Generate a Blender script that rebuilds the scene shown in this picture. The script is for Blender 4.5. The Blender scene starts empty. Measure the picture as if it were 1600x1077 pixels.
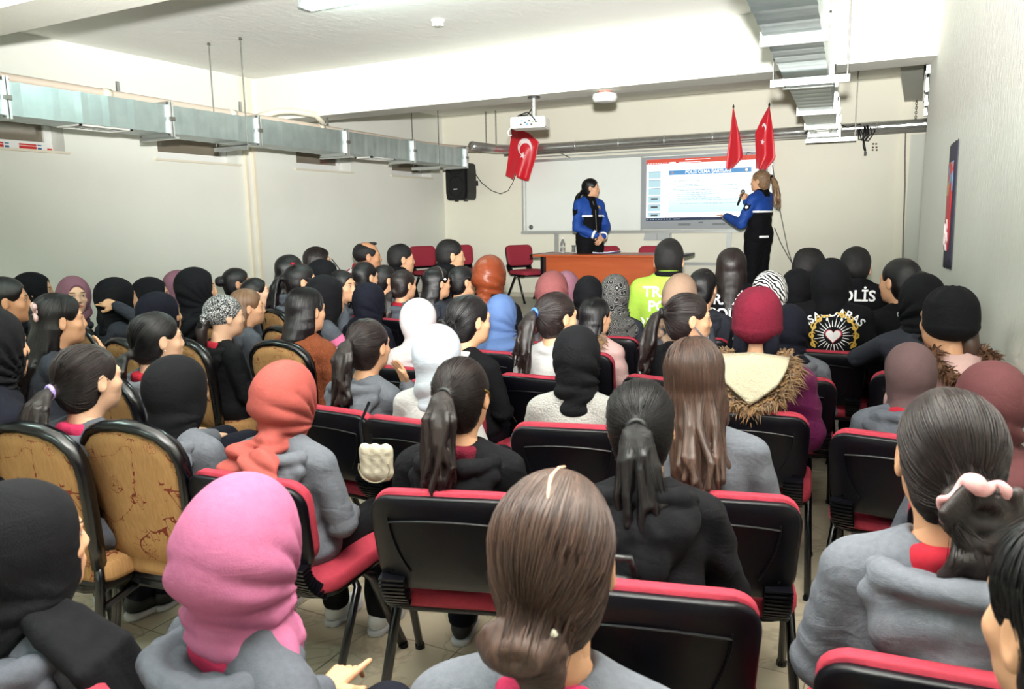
import bpy, bmesh, math, random
import numpy as np
from mathutils import Vector, Matrix, Euler
from mathutils.bvhtree import BVHTree

random.seed(7)
SC = bpy.context.scene
COL = SC.collection
PI = math.pi

# ------------------------------------------------------------------ camera
CAM = Vector((6.7495, -10.6849, 1.6))
YAW, PIT, ROL, FPX = math.radians(27.5388), math.radians(9.2150), math.radians(-0.9606), 1207.2
_r = Vector((math.cos(YAW), math.sin(YAW), 0))
FW = Vector((-math.sin(YAW) * math.cos(PIT), math.cos(YAW) * math.cos(PIT), -math.sin(PIT)))
_u = _r.cross(FW)
RT = _r * math.cos(ROL) + _u * math.sin(ROL)
UP = _u * math.cos(ROL) - _r * math.sin(ROL)
cd = bpy.data.cameras.new('camera')
cam = bpy.data.objects.new('camera', cd)
COL.objects.link(cam)
cam.matrix_world = Matrix(((RT.x, UP.x, -FW.x, CAM.x), (RT.y, UP.y, -FW.y, CAM.y), (RT.z, UP.z, -FW.z, CAM.z), (0, 0, 0, 1)))
cd.sensor_width = 36.0
cd.lens = FPX / 1600 * 36
cd.clip_start = 0.05
cd.dof.use_dof = True
cd.dof.focus_distance = 5.0
cd.dof.aperture_fstop = 8.0
SC.camera = cam

# ------------------------------------------------------------------ world, flash, exposure
w = bpy.data.worlds.new('world')
SC.world = w
w.use_nodes = True
w.node_tree.nodes['Background'].inputs[0].default_value = (0.9, 0.95, 1.0, 1)
w.node_tree.nodes['Background'].inputs[1].default_value = 0.02
SC.view_settings.view_transform = 'Standard'
SC.view_settings.look = 'None'
SC.view_settings.gamma = 1.0
SC.view_settings.use_curve_mapping = False
SC.view_settings.exposure = 0.0
SC.cycles.max_bounces = 6
SC.cycles.diffuse_bounces = 4
SC.cycles.glossy_bounces = 2
SC.cycles.transmission_bounces = 4
SC.cycles.sample_clamp_indirect = 6.0
SC.cycles.caustics_reflective = False
SC.cycles.caustics_refractive = False

# the photographer's flash: on the camera, head tilted up at the ceiling
fl = bpy.data.lights.new('camera_flash', 'SPOT')
fl.energy = 4450
fl.color = (1.0, 0.99, 0.965)
fl.spot_size = math.radians(98)
fl.spot_blend = 0.6
fl.shadow_soft_size = 0.05
flo = bpy.data.objects.new('camera_flash', fl)
COL.objects.link(flo)
flo.location = CAM + UP * 0.24 - FW * 0.02
_dir = Vector((-0.375, 0.78, 0.53)).normalized()
flo.rotation_euler = _dir.to_track_quat('-Z', 'Y').to_euler()


def ray(x, y):
    return (FW * FPX + RT * (x - 800) + UP * (538.5 - y)).normalized()


def at(x, y, d):
    return CAM + ray(x, y) * d


def atY(x, y, Y):
    r = ray(x, y)
    return CAM + r * ((Y - CAM.y) / r.y)


# ------------------------------------------------------------------ helpers
def lin(c):
    out = []
    for v in c[:3]:
        v = v / 255.0
        out.append(v / 12.92 if v <= 0.04045 else ((v + 0.055) / 1.055) ** 2.4)
    return (out[0], out[1], out[2], 1.0)


MATS = {}


def mat(name, col, rough=0.6, metal=0.0, bump=0.0, bscale=40.0, col2=None, cscale=6.0, cmix=0.5, stretch=(1, 1, 1),
        sheen=0.0, spec=0.5, emit=0.0, alpha=None, coat=0.0, detail=3.0, trans=0.0):
    if name in MATS:
        return MATS[name]
    m = bpy.data.materials.new(name)
    m.use_nodes = True
    nt = m.node_tree
    b = nt.nodes['Principled BSDF']
    b.inputs['Base Color'].default_value = lin(col)
    b.inputs['Roughness'].default_value = rough
    b.inputs['Metallic'].default_value = metal
    b.inputs['Specular IOR Level'].default_value = spec
    if sheen:
        b.inputs['Sheen Weight'].default_value = sheen
        b.inputs['Sheen Roughness'].default_value = 0.5
    if coat:
        b.inputs['Coat Weight'].default_value = coat
    if trans:
        b.inputs['Transmission Weight'].default_value = trans
    if emit:
        b.inputs['Emission Color'].default_value = lin(col)
        b.inputs['Emission Strength'].default_value = emit
    if bump or col2 is not None:
        tc = nt.nodes.new('ShaderNodeTexCoord')
        mp = nt.nodes.new('ShaderNodeMapping')
        mp.inputs['Scale'].default_value = stretch
        nt.links.new(tc.outputs['Object'], mp.inputs['Vector'])
        if col2 is not None:
            n = nt.nodes.new('ShaderNodeTexNoise')
            n.inputs['Scale'].default_value = cscale
            n.inputs['Detail'].default_value = detail
            nt.links.new(mp.outputs[0], n.inputs['Vector'])
            rp = nt.nodes.new('ShaderNodeValToRGB')
            rp.color_ramp.elements[0].position = 0.5 - cmix * 0.5
            rp.color_ramp.elements[1].position = 0.5 + cmix * 0.5
            rp.color_ramp.elements[0].color = lin(col)
            rp.color_ramp.elements[1].color = lin(col2)
            nt.links.new(n.outputs['Fac'], rp.inputs['Fac'])
            nt.links.new(rp.outputs['Color'], b.inputs['Base Color'])
        if bump:
            n = nt.nodes.new('ShaderNodeTexNoise')
            n.inputs['Scale'].default_value = bscale
            n.inputs['Detail'].default_value = 4
            nt.links.new(mp.outputs[0], n.inputs['Vector'])
            bp = nt.nodes.new('ShaderNodeBump')
            bp.inputs['Strength'].default_value = bump
            bp.inputs['Distance'].default_value = 0.01
            nt.links.new(n.outputs['Fac'], bp.inputs['Height'])
            nt.links.new(bp.outputs[0], b.inputs['Normal'])
    MATS[name] = m
    return m


def nodes_of(m):
    return m.node_tree, m.node_tree.nodes['Principled BSDF']


class MB:
    """collects shapes into one mesh"""

    def __init__(self):
        self.v, self.f, self.mi = [], [], []
        self.cur = 0

    def add(self, vs, fs):
        o = len(self.v)
        self.v += [tuple(p) for p in vs]
        self.f += [tuple(i + o for i in f) for f in fs]
        self.mi += [self.cur] * len(fs)
        return self

    def box(self, c, s, R=None):
        c = Vector(c)
        vs = []
        for z in (-1, 1):
            for x, y in ((-1, -1), (1, -1), (1, 1), (-1, 1)):
                p = Vector((x * s[0] / 2, y * s[1] / 2, z * s[2] / 2))
                if R is not None:
                    p = R @ p
                vs.append(c + p)
        return self.add(vs, [(3, 2, 1, 0), (4, 5, 6, 7), (0, 1, 5, 4), (1, 2, 6, 5), (2, 3, 7, 6), (3, 0, 4, 7)])

    def bx(self, x0, x1, y0, y1, z0, z1):
        return self.box(((x0 + x1) / 2, (y0 + y1) / 2, (z0 + z1) / 2), (x1 - x0, y1 - y0, z1 - z0))

    def tube(self, pts, r, n=8, caps=True, sx=1.0, closed=False):
        pts = [Vector(p) for p in pts]
        if not isinstance(r, (list, tuple)):
            r = [r] * len(pts)
        rings = []
        L = len(pts)
        up = None
        for i, p in enumerate(pts):
            if closed:
                t = (pts[(i + 1) % L] - pts[i - 1]).normalized()
            else:
                t = (pts[min(i + 1, L - 1)] - pts[max(i - 1, 0)]).normalized()
            if up is None:
                up = Vector((0, 0, 1)) if abs(t.z) < 0.9 else Vector((0, 1, 0))
            a = t.cross(up)
            if a.length < 1e-6:
                a = t.orthogonal()
            a.normalize()
            b = a.cross(t).normalized()
            up = b
            rings.append([p + a * (math.cos(2 * PI * k / n) * r[i] * sx) + b * (math.sin(2 * PI * k / n) * r[i]) for k in range(n)])
        vs = [q for ring in rings for q in ring]
        fs = []
        for i in range(L if closed else L - 1):
            for k in range(n):
                a0, a1 = i * n + k, i * n + (k + 1) % n
                j = (i + 1) % L
                fs.append((a0, a1, j * n + (k + 1) % n, j * n + k))
        if caps and not closed:
            fs.append(tuple(range(n - 1, -1, -1)))
            fs.append(tuple((L - 1) * n + k for k in range(n)))
        return self.add(vs, fs)

    def lathe(self, prof, n=20, c=(0, 0, 0), R=None):
        c = Vector(c)
        vs = []
        for r, z in prof:
            for k in range(n):
                p = Vector((r * math.cos(2 * PI * k / n), r * math.sin(2 * PI * k / n), z))
                if R is not None:
                    p = R @ p
                vs.append(c + p)
        fs = []
        for i in range(len(prof) - 1):
            for k in range(n):
                fs.append((i * n + k, i * n + (k + 1) % n, (i + 1) * n + (k + 1) % n, (i + 1) * n + k))
        fs.append(tuple(range(n - 1, -1, -1)))
        fs.append(tuple((len(prof) - 1) * n + k for k in range(n)))
        return self.add(vs, fs)

    def prism(self, poly, t0, t1, fn):
        """poly: 2d points; fn(u,v,t)->xyz"""
        n = len(poly)
        vs = [fn(u, v, t0) for u, v in poly] + [fn(u, v, t1) for u, v in poly]
        fs = [tuple(range(n - 1, -1, -1)), tuple(range(n, 2 * n))]
        for i in range(n):
            fs.append((i, (i + 1) % n, n + (i + 1) % n, n + i))
        return self.add(vs, fs)

    def mesh(self, name, smooth=False):
        me = bpy.data.meshes.new(name)
        me.from_pydata(self.v, [], self.f)
        me.polygons.foreach_set('material_index', self.mi)
        if smooth:
            me.polygons.foreach_set('use_smooth', [True] * len(self.f))
        me.update()
        return me


def link(name, me, parent=None, m=None, loc=None, rot=None):
    o = bpy.data.objects.new(name, me)
    COL.objects.link(o)
    if parent is not None:
        o.parent = parent
    if loc is not None:
        o.location = loc
    if rot is not None:
        o.rotation_euler = rot
    if m is not None and me is not None:
        ms = m if isinstance(m, (list, tuple)) else [m]
        for k, mm in enumerate(ms):
            if len(me.materials) <= k:
                me.materials.append(mm)
            elif me.materials[k] is not mm:
                o.material_slots[k].link = 'OBJECT'
                o.material_slots[k].material = mm
    return o


def put(name, mb, m, parent=None, loc=None, rot=None, smooth=False, bevel=0.0):
    me = mb.mesh(name, smooth)
    if bevel:
        bm = bmesh.new()
        bm.from_mesh(me)
        ed = [e for e in bm.edges if len(e.link_faces) == 2 and e.calc_face_angle(0) > 0.7]
        bmesh.ops.bevel(bm, geom=ed, offset=bevel, segments=2, affect='EDGES', clamp_overlap=True)
        bm.to_mesh(me)
        bm.free()
    return link(name, me, parent, m, loc, rot)


def tag(o, label=None, cat=None, group=None, kind=None):
    if label:
        o['label'] = label
    if cat:
        o['category'] = cat
    if group:
        o['group'] = group
    if kind:
        o['kind'] = kind
    return o


def empty(name, loc=(0, 0, 0), rz=0.0):
    o = bpy.data.objects.new(name, None)
    COL.objects.link(o)
    o.location = loc
    o.rotation_euler = (0, 0, rz)
    o.empty_display_size = 0.1
    return o


def copy_tree(o, parent=None):
    c = o.copy()
    COL.objects.link(c)
    c.parent = parent
    for ch in list(o.children):
        copy_tree(ch, c)
    return c


def struct(name, mb, m, parent=None, label=None, smooth=False):
    o = put(name, mb, m, parent, smooth=smooth)
    if parent is None:
        o['kind'] = 'structure'
        if label:
            o['label'] = label
    return o


def rrect(w_, h_, r, n=5):
    """rounded rectangle outline"""
    out = []
    for cx, cy, a0 in ((w_ / 2 - r, h_ / 2 - r, 0), (-w_ / 2 + r, h_ / 2 - r, 90), (-w_ / 2 + r, -h_ / 2 + r, 180), (w_ / 2 - r, -h_ / 2 + r, 270)):
        for k in range(n + 1):
            a = math.radians(a0 + 90 * k / n)
            out.append((cx + r * math.cos(a), cy + r * math.sin(a)))
    return out


def text_mesh(s, size, align='CENTER', extrude=0.0008, bold=0.0):
    cu = bpy.data.curves.new('text_tmp', 'FONT')
    cu.body = s
    cu.size = size
    cu.align_x = align
    cu.align_y = 'CENTER'
    cu.extrude = extrude
    cu.offset = bold
    cu.resolution_u = 3
    o = bpy.data.objects.new('text_tmp', cu)
    COL.objects.link(o)
    me = bpy.data.meshes.new_from_object(o)
    bpy.data.objects.remove(o)
    bpy.data.curves.remove(cu)
    return me

# ================================================================== the room
def plaster(name, c1, c2, bump, bscale, stretch=(1, 1, 1)):
    return mat(name, c1, 0.85, 0, bump, bscale, c2, 1.6, 0.7, stretch, spec=0.25, detail=6)


M_WALL = plaster('wall_paint', (226, 227, 218), (219, 220, 211), 0.12, 60)
M_WALLB = plaster('wall_paint_cream', (232, 229, 212), (226, 223, 206), 0.08, 60)
M_WALLR = plaster('wall_rough_plaster', (240, 240, 232), (228, 228, 219), 0.35, 60, (1, 1, 0.2))
M_CEIL = plaster('ceiling_plaster', (246, 246, 241), (240, 240, 234), 0.45, 22, (1, 0.35, 1))
M_BEAM = plaster('beam_plaster', (232, 231, 222), (224, 223, 214), 0.25, 50)
M_GROUT = mat('grout', (120, 112, 98), 0.9)
M_STAGE = mat('stage_floor', (196, 192, 178), 0.5, 0, 0, 10, (182, 178, 165), 5)

CEIL, BEAMZ, STG = 3.21, 2.742, 0.41


def wallx(Y):
    return 6.81 + 0.125 * (-3.935 - Y)


floor = struct('floor', MB().bx(-0.3, 8.2, -12.4, 0.2, -0.2, -0.004), M_GROUT, label='tiled basement floor')
# marble look tiles, joints run with the walls
mt = mat('floor_tile', (196, 184, 162), 0.32, 0, 0, 10, (172, 158, 136), 5.0, 0.6, detail=8)
nt, b = nodes_of(mt)
vn = nt.nodes.new('ShaderNodeTexNoise'); vn.inputs['Scale'].default_value = 3.2; vn.inputs['Detail'].default_value = 9; vn.inputs['Distortion'].default_value = 1.6
ge = nt.nodes.new('ShaderNodeNewGeometry'); nt.links.new(ge.outputs['Position'], vn.inputs['Vector'])
rp = nt.nodes.new('ShaderNodeValToRGB')
for k, (p, c) in enumerate(((0.46, (0, 0, 0, 1)), (0.5, (1, 1, 1, 1)), (0.54, (0, 0, 0, 1)))):
    e = rp.color_ramp.elements[k] if k < 2 else rp.color_ramp.elements.new(p)
    e.position = p; e.color = c
mx = nt.nodes.new('ShaderNodeMix'); mx.data_type = 'RGBA'
old = b.inputs['Base Color'].links[0].from_socket
cn = [n for n in nt.nodes if n.type == 'TEX_NOISE' and n is not vn][0]
nt.links.new(ge.outputs['Position'], cn.inputs['Vector'])
nt.links.new(vn.outputs['Fac'], rp.inputs['Fac'])
fm = nt.nodes.new('ShaderNodeMath'); fm.operation = 'MULTIPLY'; fm.inputs[1].default_value = 0.45
nt.links.new(rp.outputs['Color'], fm.inputs[0]); nt.links.new(fm.outputs[0], mx.inputs[0])
nt.links.new(old, mx.inputs[6]); mx.inputs[7].default_value = lin((122, 106, 86))
nt.links.new(mx.outputs[2], b.inputs['Base Color'])
T = 0.396
tm = MB().box((0, 0, -0.004), (T - 0.005, T - 0.005, 0.008)).mesh('tile')
nti = 0
rest = MB()
for i in range(-14, 6):
    for j in range(-5, 22):
        x, y = 5.31 + (i + 0.5) * T, -8.42 + (j + 0.5) * T
        if x < 0.1 or x > wallx(y) - 0.1 or y < -12 or y > -2.9:
            continue
        if x > 2.6 and y < -4.6 and nti < 300:
            nti += 1
            o = link('tile', tm, floor, mt, (x, y, random.uniform(-0.0008, 0.0008)))
        else:
            rest.box((x, y, -0.004), (T - 0.005, T - 0.005, 0.008))
o = put('tiles_beyond', rest, mt, floor)
o['kind'] = 'stuff'
struct('stage_floor', MB().bx(0, 7.5, -2.9, 0.0, 0, STG), M_STAGE, label='low raised stage before the back wall')
struct('baseboard_back', MB().bx(0, 6.5, -0.025, 0.0, STG, STG + 0.07), mat('skirting', (188, 182, 165), 0.6))

# left wall with four window openings
wins = [(-7.25, -6.25), (-5.29, -4.26), (-3.33, -2.30), (-1.38, -0.36)]
wz0, wz1 = 2.256, 2.66
mb = MB()
mb.bx(-0.3, 0, -12.4, 0.2, -0.2, wz0).bx(-0.3, 0, -12.4, 0.2, wz1, CEIL + 0.2)
ys = [-12.4] + [v for wv in wins for v in wv] + [0.2]
for k in range(0, len(ys), 2):
    mb.bx(-0.3, 0, ys[k], ys[k + 1], wz0, wz1)
struct('wall_left', mb, M_WALL, label='cream painted left wall with high basement windows')
M_PVC = mat('white_pvc', (232, 232, 228), 0.35)
M_FILM = mat('printed_film', (228, 230, 232), 0.4)
M_RED = mat('print_red', (200, 44, 40), 0.5)
M_BLUE = mat('print_blue', (60, 96, 140), 0.5)
M_PANE = mat('window_pane', (120, 112, 98), 0.08, 0, spec=0.8)
M_SILL = mat('sill_stone', (214, 208, 190), 0.6)
for k, (y0, y1) in enumerate(wins):
    wroot = empty('window_%d' % (k + 1), (-0.2, (y0 + y1) / 2, wz0))
    wroot['kind'] = 'structure'
    wroot['label'] = ['high window with red and blue printed film on its frame', 'high window below the second duct section',
                      'high window beside the wall conduit', 'high window nearest the loudspeaker'][k]
    h, wd = wz1 - wz0, y1 - y0
    fr = MB()
    for (a0, a1, b0, b1) in ((-wd / 2, wd / 2, 0, 0.085), (-wd / 2, wd / 2, h - 0.07, h), (-wd / 2, -wd / 2 + 0.07, 0.085, h - 0.07), (wd / 2 - 0.07, wd / 2, 0.085, h - 0.07)):
        fr.bx(-0.03, 0.03, a0, a1, b0, b1)
    put('window_frame', fr, M_PVC, wroot, bevel=0.006)
    put('window_pane', MB().bx(-0.01, 0.0, -wd / 2 + 0.07, wd / 2 - 0.07, 0.085, h - 0.07), M_PANE, wroot)
    sl = MB().bx(-0.1, 0.235, -wd / 2 - 0.05, wd / 2 + 0.03, -0.022, 0.0)
    put('window_sill', sl, M_SILL, wroot, bevel=0.004)
    if k == 0:
        p = MB()
        for yy in (-0.36, -0.08, 0.2):
            p.bx(0.0305, 0.032, yy, yy + 0.15, 0.048, 0.062).bx(0.0305, 0.032, yy, yy + 0.15, 0.014, 0.043)
        p.bx(0.0305, 0.032, wd / 2 - 0.055, wd / 2 - 0.018, 0.27, 0.33).bx(0.0305, 0.032, wd / 2 - 0.055, wd / 2 - 0.012, 0.014, 0.034)
        put('printed_film', p, M_RED, wroot)
        p = MB()
        for yy in (-0.2, 0.08, 0.36):
            p.bx(0.0305, 0.032, yy, yy + 0.035, 0.018, 0.036).bx(0.0305, 0.032, yy, yy + 0.035, 0.05, 0.06)
        put('printed_film', p, M_BLUE, wroot)

struct('wall_back', MB().bx(-0.3, 8.2, 0, 0.25, -0.2, CEIL + 0.2), M_WALLB, label='cream painted back wall')
struct('wall_right', MB().prism([(wallx(-3.62), -3.62), (wallx(-12.4), -12.4), (wallx(-12.4) + 0.3, -12.4), (wallx(-3.62) + 0.3, -3.62)], -0.2, CEIL + 0.2, lambda u, v, t: (u, v, t)),
       M_WALLR, label='rough plastered right wall')
struct('wall_recess', MB().bx(7.6, 7.8, -3.7, 0.0, -0.2, CEIL + 0.2), M_WALL)
struct('wall_rear', MB().bx(-0.3, 8.4, -12.5, -12.3, -0.2, CEIL + 0.2), M_WALL)
struct('ceiling', MB().bx(-0.3, 8.4, -12.5, 0.25, CEIL, CEIL + 0.2), M_CEIL, label='white plastered ceiling')
struct('beam_near', MB().bx(0, wallx(-7.9), -8.1, -7.75, BEAMZ, CEIL), M_BEAM, label='ceiling beam nearest the camera')
struct('beam_far', MB().bx(0, 7.6, -3.935, -3.571, BEAMZ, CEIL), M_BEAM, label='ceiling beam before the stage')
struct('beam_side', MB().bx(6.53, 6.72, -3.571, 0, 2.9, CEIL), M_BEAM)
struct('trim_1', MB().bx(6.50, 6.62, -0.045, 0, STG, 2.9), mat('pilaster', (236, 232, 212), 0.8), label='pale wall strip beside the recess')
M_RECESS = mat('recess_paint', (205, 208, 196), 0.8)
struct('trim_2', MB().bx(6.62, 7.6, -0.03, 0, STG, 2.52), M_RECESS, label='grey green panel in the recess')

# ---------------------------------------------------------------- left wall pipes
M_PIPE = mat('cream_pipe', (226, 218, 198), 0.45)
for k, (yy, lab) in enumerate(((-4.16, 'cream vertical wall conduit, left one of the pair'), (-4.04, 'cream vertical wall conduit, right one of the pair'))):
    o = put('wall_conduit', MB().bx(0, 0.035, yy - 0.022, yy + 0.022, 0.02, 3.2), M_PIPE, bevel=0.004)
    tag(o, lab, 'pipe', 'wall conduits')
tag(put('skirting_cable', MB().tube([(0.012, y_, 0.52 + 0.015 * math.sin(y_ * 3)) for y_ in np.linspace(-4.0, -0.1, 20)], 0.008, 6), mat('cable_grey', (120, 116, 105), 0.6)),
    'thin grey cable running low along the left wall', 'cable')
# beige pipe above the left duct with fittings
pr = empty('heating_pipe', (0.9, -7, 2.62))
tag(pr, 'beige pipe running just above the left air duct', 'pipe')
M_BEIGE = mat('beige_pipe', (206, 190, 174), 0.4)
put('pipe_run', MB().tube([(0.0, y_, 0.045 - 0.012 * (y_ + 1)) for y_ in (-4.5, -2.0, 0.5, 3.0, 5.0)] + [(0.05, 5.6, -0.03), (0.25, 6.2, -0.03)], 0.038, 12), M_BEIGE, pr, smooth=True)
for yy in (-0.75, 0.55, 1.85, 3.1):
    put('coupling', MB().tube([(0, yy - 0.035, 0.045 - 0.012 * (yy + 1)), (0, yy + 0.035, 0.045 - 0.012 * (yy + 1))], 0.045, 12), M_PIPE, pr, smooth=True)
    put('pipe_clip', MB().bx(-0.008, 0.008, yy + 0.1, yy + 0.125, 0.05, 0.14), mat('steel', (170, 172, 172), 0.35, 0.9), pr)
put('pipe_elbow', MB().tube([(-0.2, 2.35, 0.05), (-0.02, 2.5, 0.11), (0.05, 2.62, 0.12), (0.1, 2.9, 0.11), (0.12, 3.0, 0.03)], 0.03, 10), M_PIPE, pr, smooth=True)

# ---------------------------------------------------------------- air ducts
M_GALV = mat('galvanised_sheet', (176, 188, 187), 0.36, 0.78, 0.05, 6, (146, 158, 159), 9, 0.8, detail=5)
M_GALVD = mat('galvanised_flange', (206, 210, 208), 0.3, 0.85)
M_ROD = mat('threaded_rod', (120, 118, 112), 0.4, 0.8)
M_GRILL = mat('vent_grille', (222, 222, 216), 0.4, 0.2)


def duct(name, label, P0, P1, wd, hts, fl_t, vents, ribs=6):
    """P0->P1 floor-plan line of the duct's centre; hts=(bottom0,top0,bottom1,top1); fl_t: flange positions 0..1"""
    P0, P1 = Vector((P0[0], P0[1], 0)), Vector((P1[0], P1[1], 0))
    L = (P1 - P0).length
    dirv = (P1 - P0) / L
    ang = math.atan2(-dirv.x, dirv.y)
    root = empty(name, (P0.x, P0.y, hts[0]), ang)
    zb = lambda s: (hts[2] - hts[0]) * s / L
    zt = lambda s: hts[1] - hts[0] + (hts[3] - hts[1]) * s / L
    cuts = [t * L for t in fl_t]
    for a, c in zip(cuts[:-1], cuts[1:]):
        mb = MB()
        h2 = wd / 2
        n = ribs
        S = [a + (c - a) * k / (4 * n) for k in range(4 * n + 1)]
        loop = []
        for k, s in enumerate(S):
            e = 0.003 if k % 4 == 2 and 0 < k < 4 * n else 0.0
            loop.append([(-h2 - e, s, zb(s) - e), (h2 + e, s, zb(s) - e), (h2 + e, s, zt(s) + e), (-h2 - e, s, zt(s) + e)])
        vs = [p for q in loop for p in q]
        fs = []
        for k in range(len(loop) - 1):
            for m_ in range(4):
                fs.append((k * 4 + m_, k * 4 + (m_ + 1) % 4, (k + 1) * 4 + (m_ + 1) % 4, (k + 1) * 4 + m_))
        fs += [(3, 2, 1, 0), tuple(len(vs) - 4 + q for q in range(4))]
        put('duct_section', mb.add(vs, fs), M_GALV, root)
    for s in cuts:
        mb = MB()
        z0, z1, h2, e = zb(s), zt(s), wd / 2, 0.028
        for dy in (-0.012, 0.012):
            mb.bx(-h2 - e, h2 + e, s + dy - 0.008, s + dy + 0.008, z0 - e, z0).bx(-h2 - e, h2 + e, s + dy - 0.008, s + dy + 0.008, z1, z1 + e)
            mb.bx(-h2 - e, -h2, s + dy - 0.008, s + dy + 0.008, z0, z1).bx(h2, h2 + e, s + dy - 0.008, s + dy + 0.008, z0, z1)
        fo = put('duct_flange', mb, M_GALVD, root)
        bl = MB()
        for sx_ in (-1, 1):
            for zz in (z0 - 0.012, z1 + 0.012):
                bl.tube([(sx_ * (h2 + 0.012), s - 0.03, zz), (sx_ * (h2 + 0.012), s + 0.03, zz)], 0.008, 6)
            bl.box((sx_ * (h2 + 0.03), s, (z0 + z1) / 2), (0.02, 0.05, 0.03))
        put('flange_bolt', bl, M_ROD, fo)['kind'] = 'stuff'
    for s, w2, l2 in vents:
        vr = MB()
        z0 = zb(s) - 0.012
        for (x0, x1, y0, y1) in ((-w2, w2, -l2, -l2 + 0.025), (-w2, w2, l2 - 0.025, l2), (-w2, -w2 + 0.025, -l2, l2), (w2 - 0.025, w2, -l2, l2)):
            vr.bx(x0, x1, s + y0, s + y1, z0, z0 + 0.014)
        vo = put('vent_grille', vr, M_GRILL, root)
        n = 9
        for q in range(n):
            yy = s - l2 + 0.035 + (2 * l2 - 0.07) * q / (n - 1)
            put('vent_slat', MB().box((0, yy, z0 + 0.008), (2 * w2 - 0.05, 0.012, 0.003), Matrix.Rotation(0.6, 3, 'X')), M_GRILL, vo)
        put('vent_throat', MB().bx(-w2 + 0.03, w2 - 0.03, s - l2 + 0.03, s + l2 - 0.03, z0 + 0.0115, z0 + 0.0135), mat('vent_dark', (40, 40, 42), 0.8), vo)
    tag(root, label, 'air duct')
    return root, zb, zt


def hanger(root, s, wd, z, ztop, ext=0.05, rods=True, wide=0.0):
    h2 = wd / 2 + ext
    br = MB().bx(-h2, h2 + wide, s - 0.02, s + 0.02, z - 0.006, z).bx(-h2, h2 + wide, s - 0.02, s - 0.016, z - 0.045, z)
    bo = put('hanger_channel', br, M_GALVD, root)
    n = 8
    slots = MB()
    for q in range(n):
        x = -h2 + 0.04 + (2 * h2 + wide - 0.08) * q / (n - 1)
        slots.bx(x - 0.012, x + 0.012, s - 0.0175, s - 0.0155, z - 0.03, z - 0.018)
    put('channel_slot', slots, mat('slot_dark', (50, 50, 52), 0.7), bo)['kind'] = 'stuff'
    for x in (-h2 + 0.015, h2 + wide - 0.015):
        put('hanger_rod', MB().tube([(x, s, z - 0.04), (x, s, ztop)], 0.005, 6), M_ROD, root)
        put('rod_anchor', MB().lathe([(0.018, ztop - 0.02), (0.012, ztop - 0.012), (0.012, ztop)], 8, (x, s, 0)), M_ROD, root)


ld, zb, zt = duct('ventilation_duct', 'long galvanised air duct along the left wall', (1.20, -8.9), (1.20, -1.58), 0.32, (2.345, 2.56, 2.305, 2.53),
                  [(y_ + 8.9) / 7.32 for y_ in (-8.9, -7.52, -6.24, -5.29, -4.05, -2.82, -1.60)],
                  [(2.12, 0.13, 0.22), (5.55, 0.12, 0.22)])
for y_, top in ((-5.46, CEIL), (-6.2, CEIL), (-2.3, CEIL), (-4.0, CEIL)):
    s = y_ + 8.9
    if y_ in (-5.46, -2.3):
        hanger(ld, s, 0.32, zb(s) - 0.03, top - 2.345, 0.05)
    else:
        put('hanger_channel', MB().bx(-0.22, 0.21, s - 0.04, s - 0.0, zb(s) - 0.045, zb(s) - 0.03), M_GALVD, ld)
a0 = lambda Y: 5.57 - 0.072 * (Y + 0.36) + 0.135
rd, zb, zt = duct('ventilation_duct', 'galvanised air duct on the right hanging near the flags', (a0(-8.4), -8.4), (a0(-0.5), -0.5), 0.27, (2.485, 2.73, 2.485, 2.73),
                  [(y_ + 8.4) / 7.9 for y_ in (-8.4, -6.36, -4.85, -3.27, -2.0, -1.15, -0.5)], [(6.85, 0.085, 0.14)], 8)
hanger(rd, 3.12, 0.27, -0.03, CEIL - 2.485, 0.07, True, 0.06)
hanger(rd, 7.45, 0.27, -0.03, CEIL - 2.485, 0.06, True, 0.14)
# little duct peeking from the recess
sd, zb, zt = duct('ventilation_duct', 'short grey duct peeking from the recess at the right wall', (7.02, -3.45), (7.02, -0.4), 0.5, (2.72, 3.0, 2.72, 3.0), [0, 0.35, 0.7, 1.0], [], 4)

# ---------------------------------------------------------------- insulated pipe along the back wall
M_FOIL = mat('foil_wrap', (210, 210, 206), 0.22, 0.82, 0.25, 14, (164, 164, 162), 11, 0.7, (1, 6, 6))
bp = empty('insulated_pipe', (0.6, -0.16, 2.62))
tag(bp, 'foil wrapped pipe running along the whole back wall', 'pipe')
pts = [(0.55, -0.9, 0.0), (0.6, -0.35, 0.0), (0.75, -0.08, 0.0), (0.95, 0.0, 0.0)] + [(x, 0, 0) for x in np.linspace(1.2, 6.75, 12)]
put('pipe_sleeve', MB().tube(pts, 0.066, 16), M_FOIL, bp, smooth=True)
for x in np.linspace(1.1, 6.3, 9):
    put('pipe_band', MB().tube([(x - 0.012, 0, 0), (x + 0.012, 0, 0)], 0.069, 16), M_GALVD, bp, smooth=True)
put('thin_pipe', MB().tube([(0.6, -0.03, -0.078), (6.75, -0.03, -0.078)], 0.013, 8), mat('grey_conduit', (150, 148, 140), 0.4, 0.4), bp, smooth=True)
put('thin_pipe', MB().tube([(0.6, -0.045, -0.052), (6.75, -0.045, -0.052)], 0.011, 8), MATS['grey_conduit'], bp, smooth=True)
for x, l in ((1.5, 0.09), (3.95, 0.1), (4.35, 0.09), (5.1, 0.1)):
    put('wall_bracket', MB().tube([(x, -0.02, -0.08), (x + 0.1, 0.12, -0.15)], 0.008, 6), MATS['grey_conduit'], bp)
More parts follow.
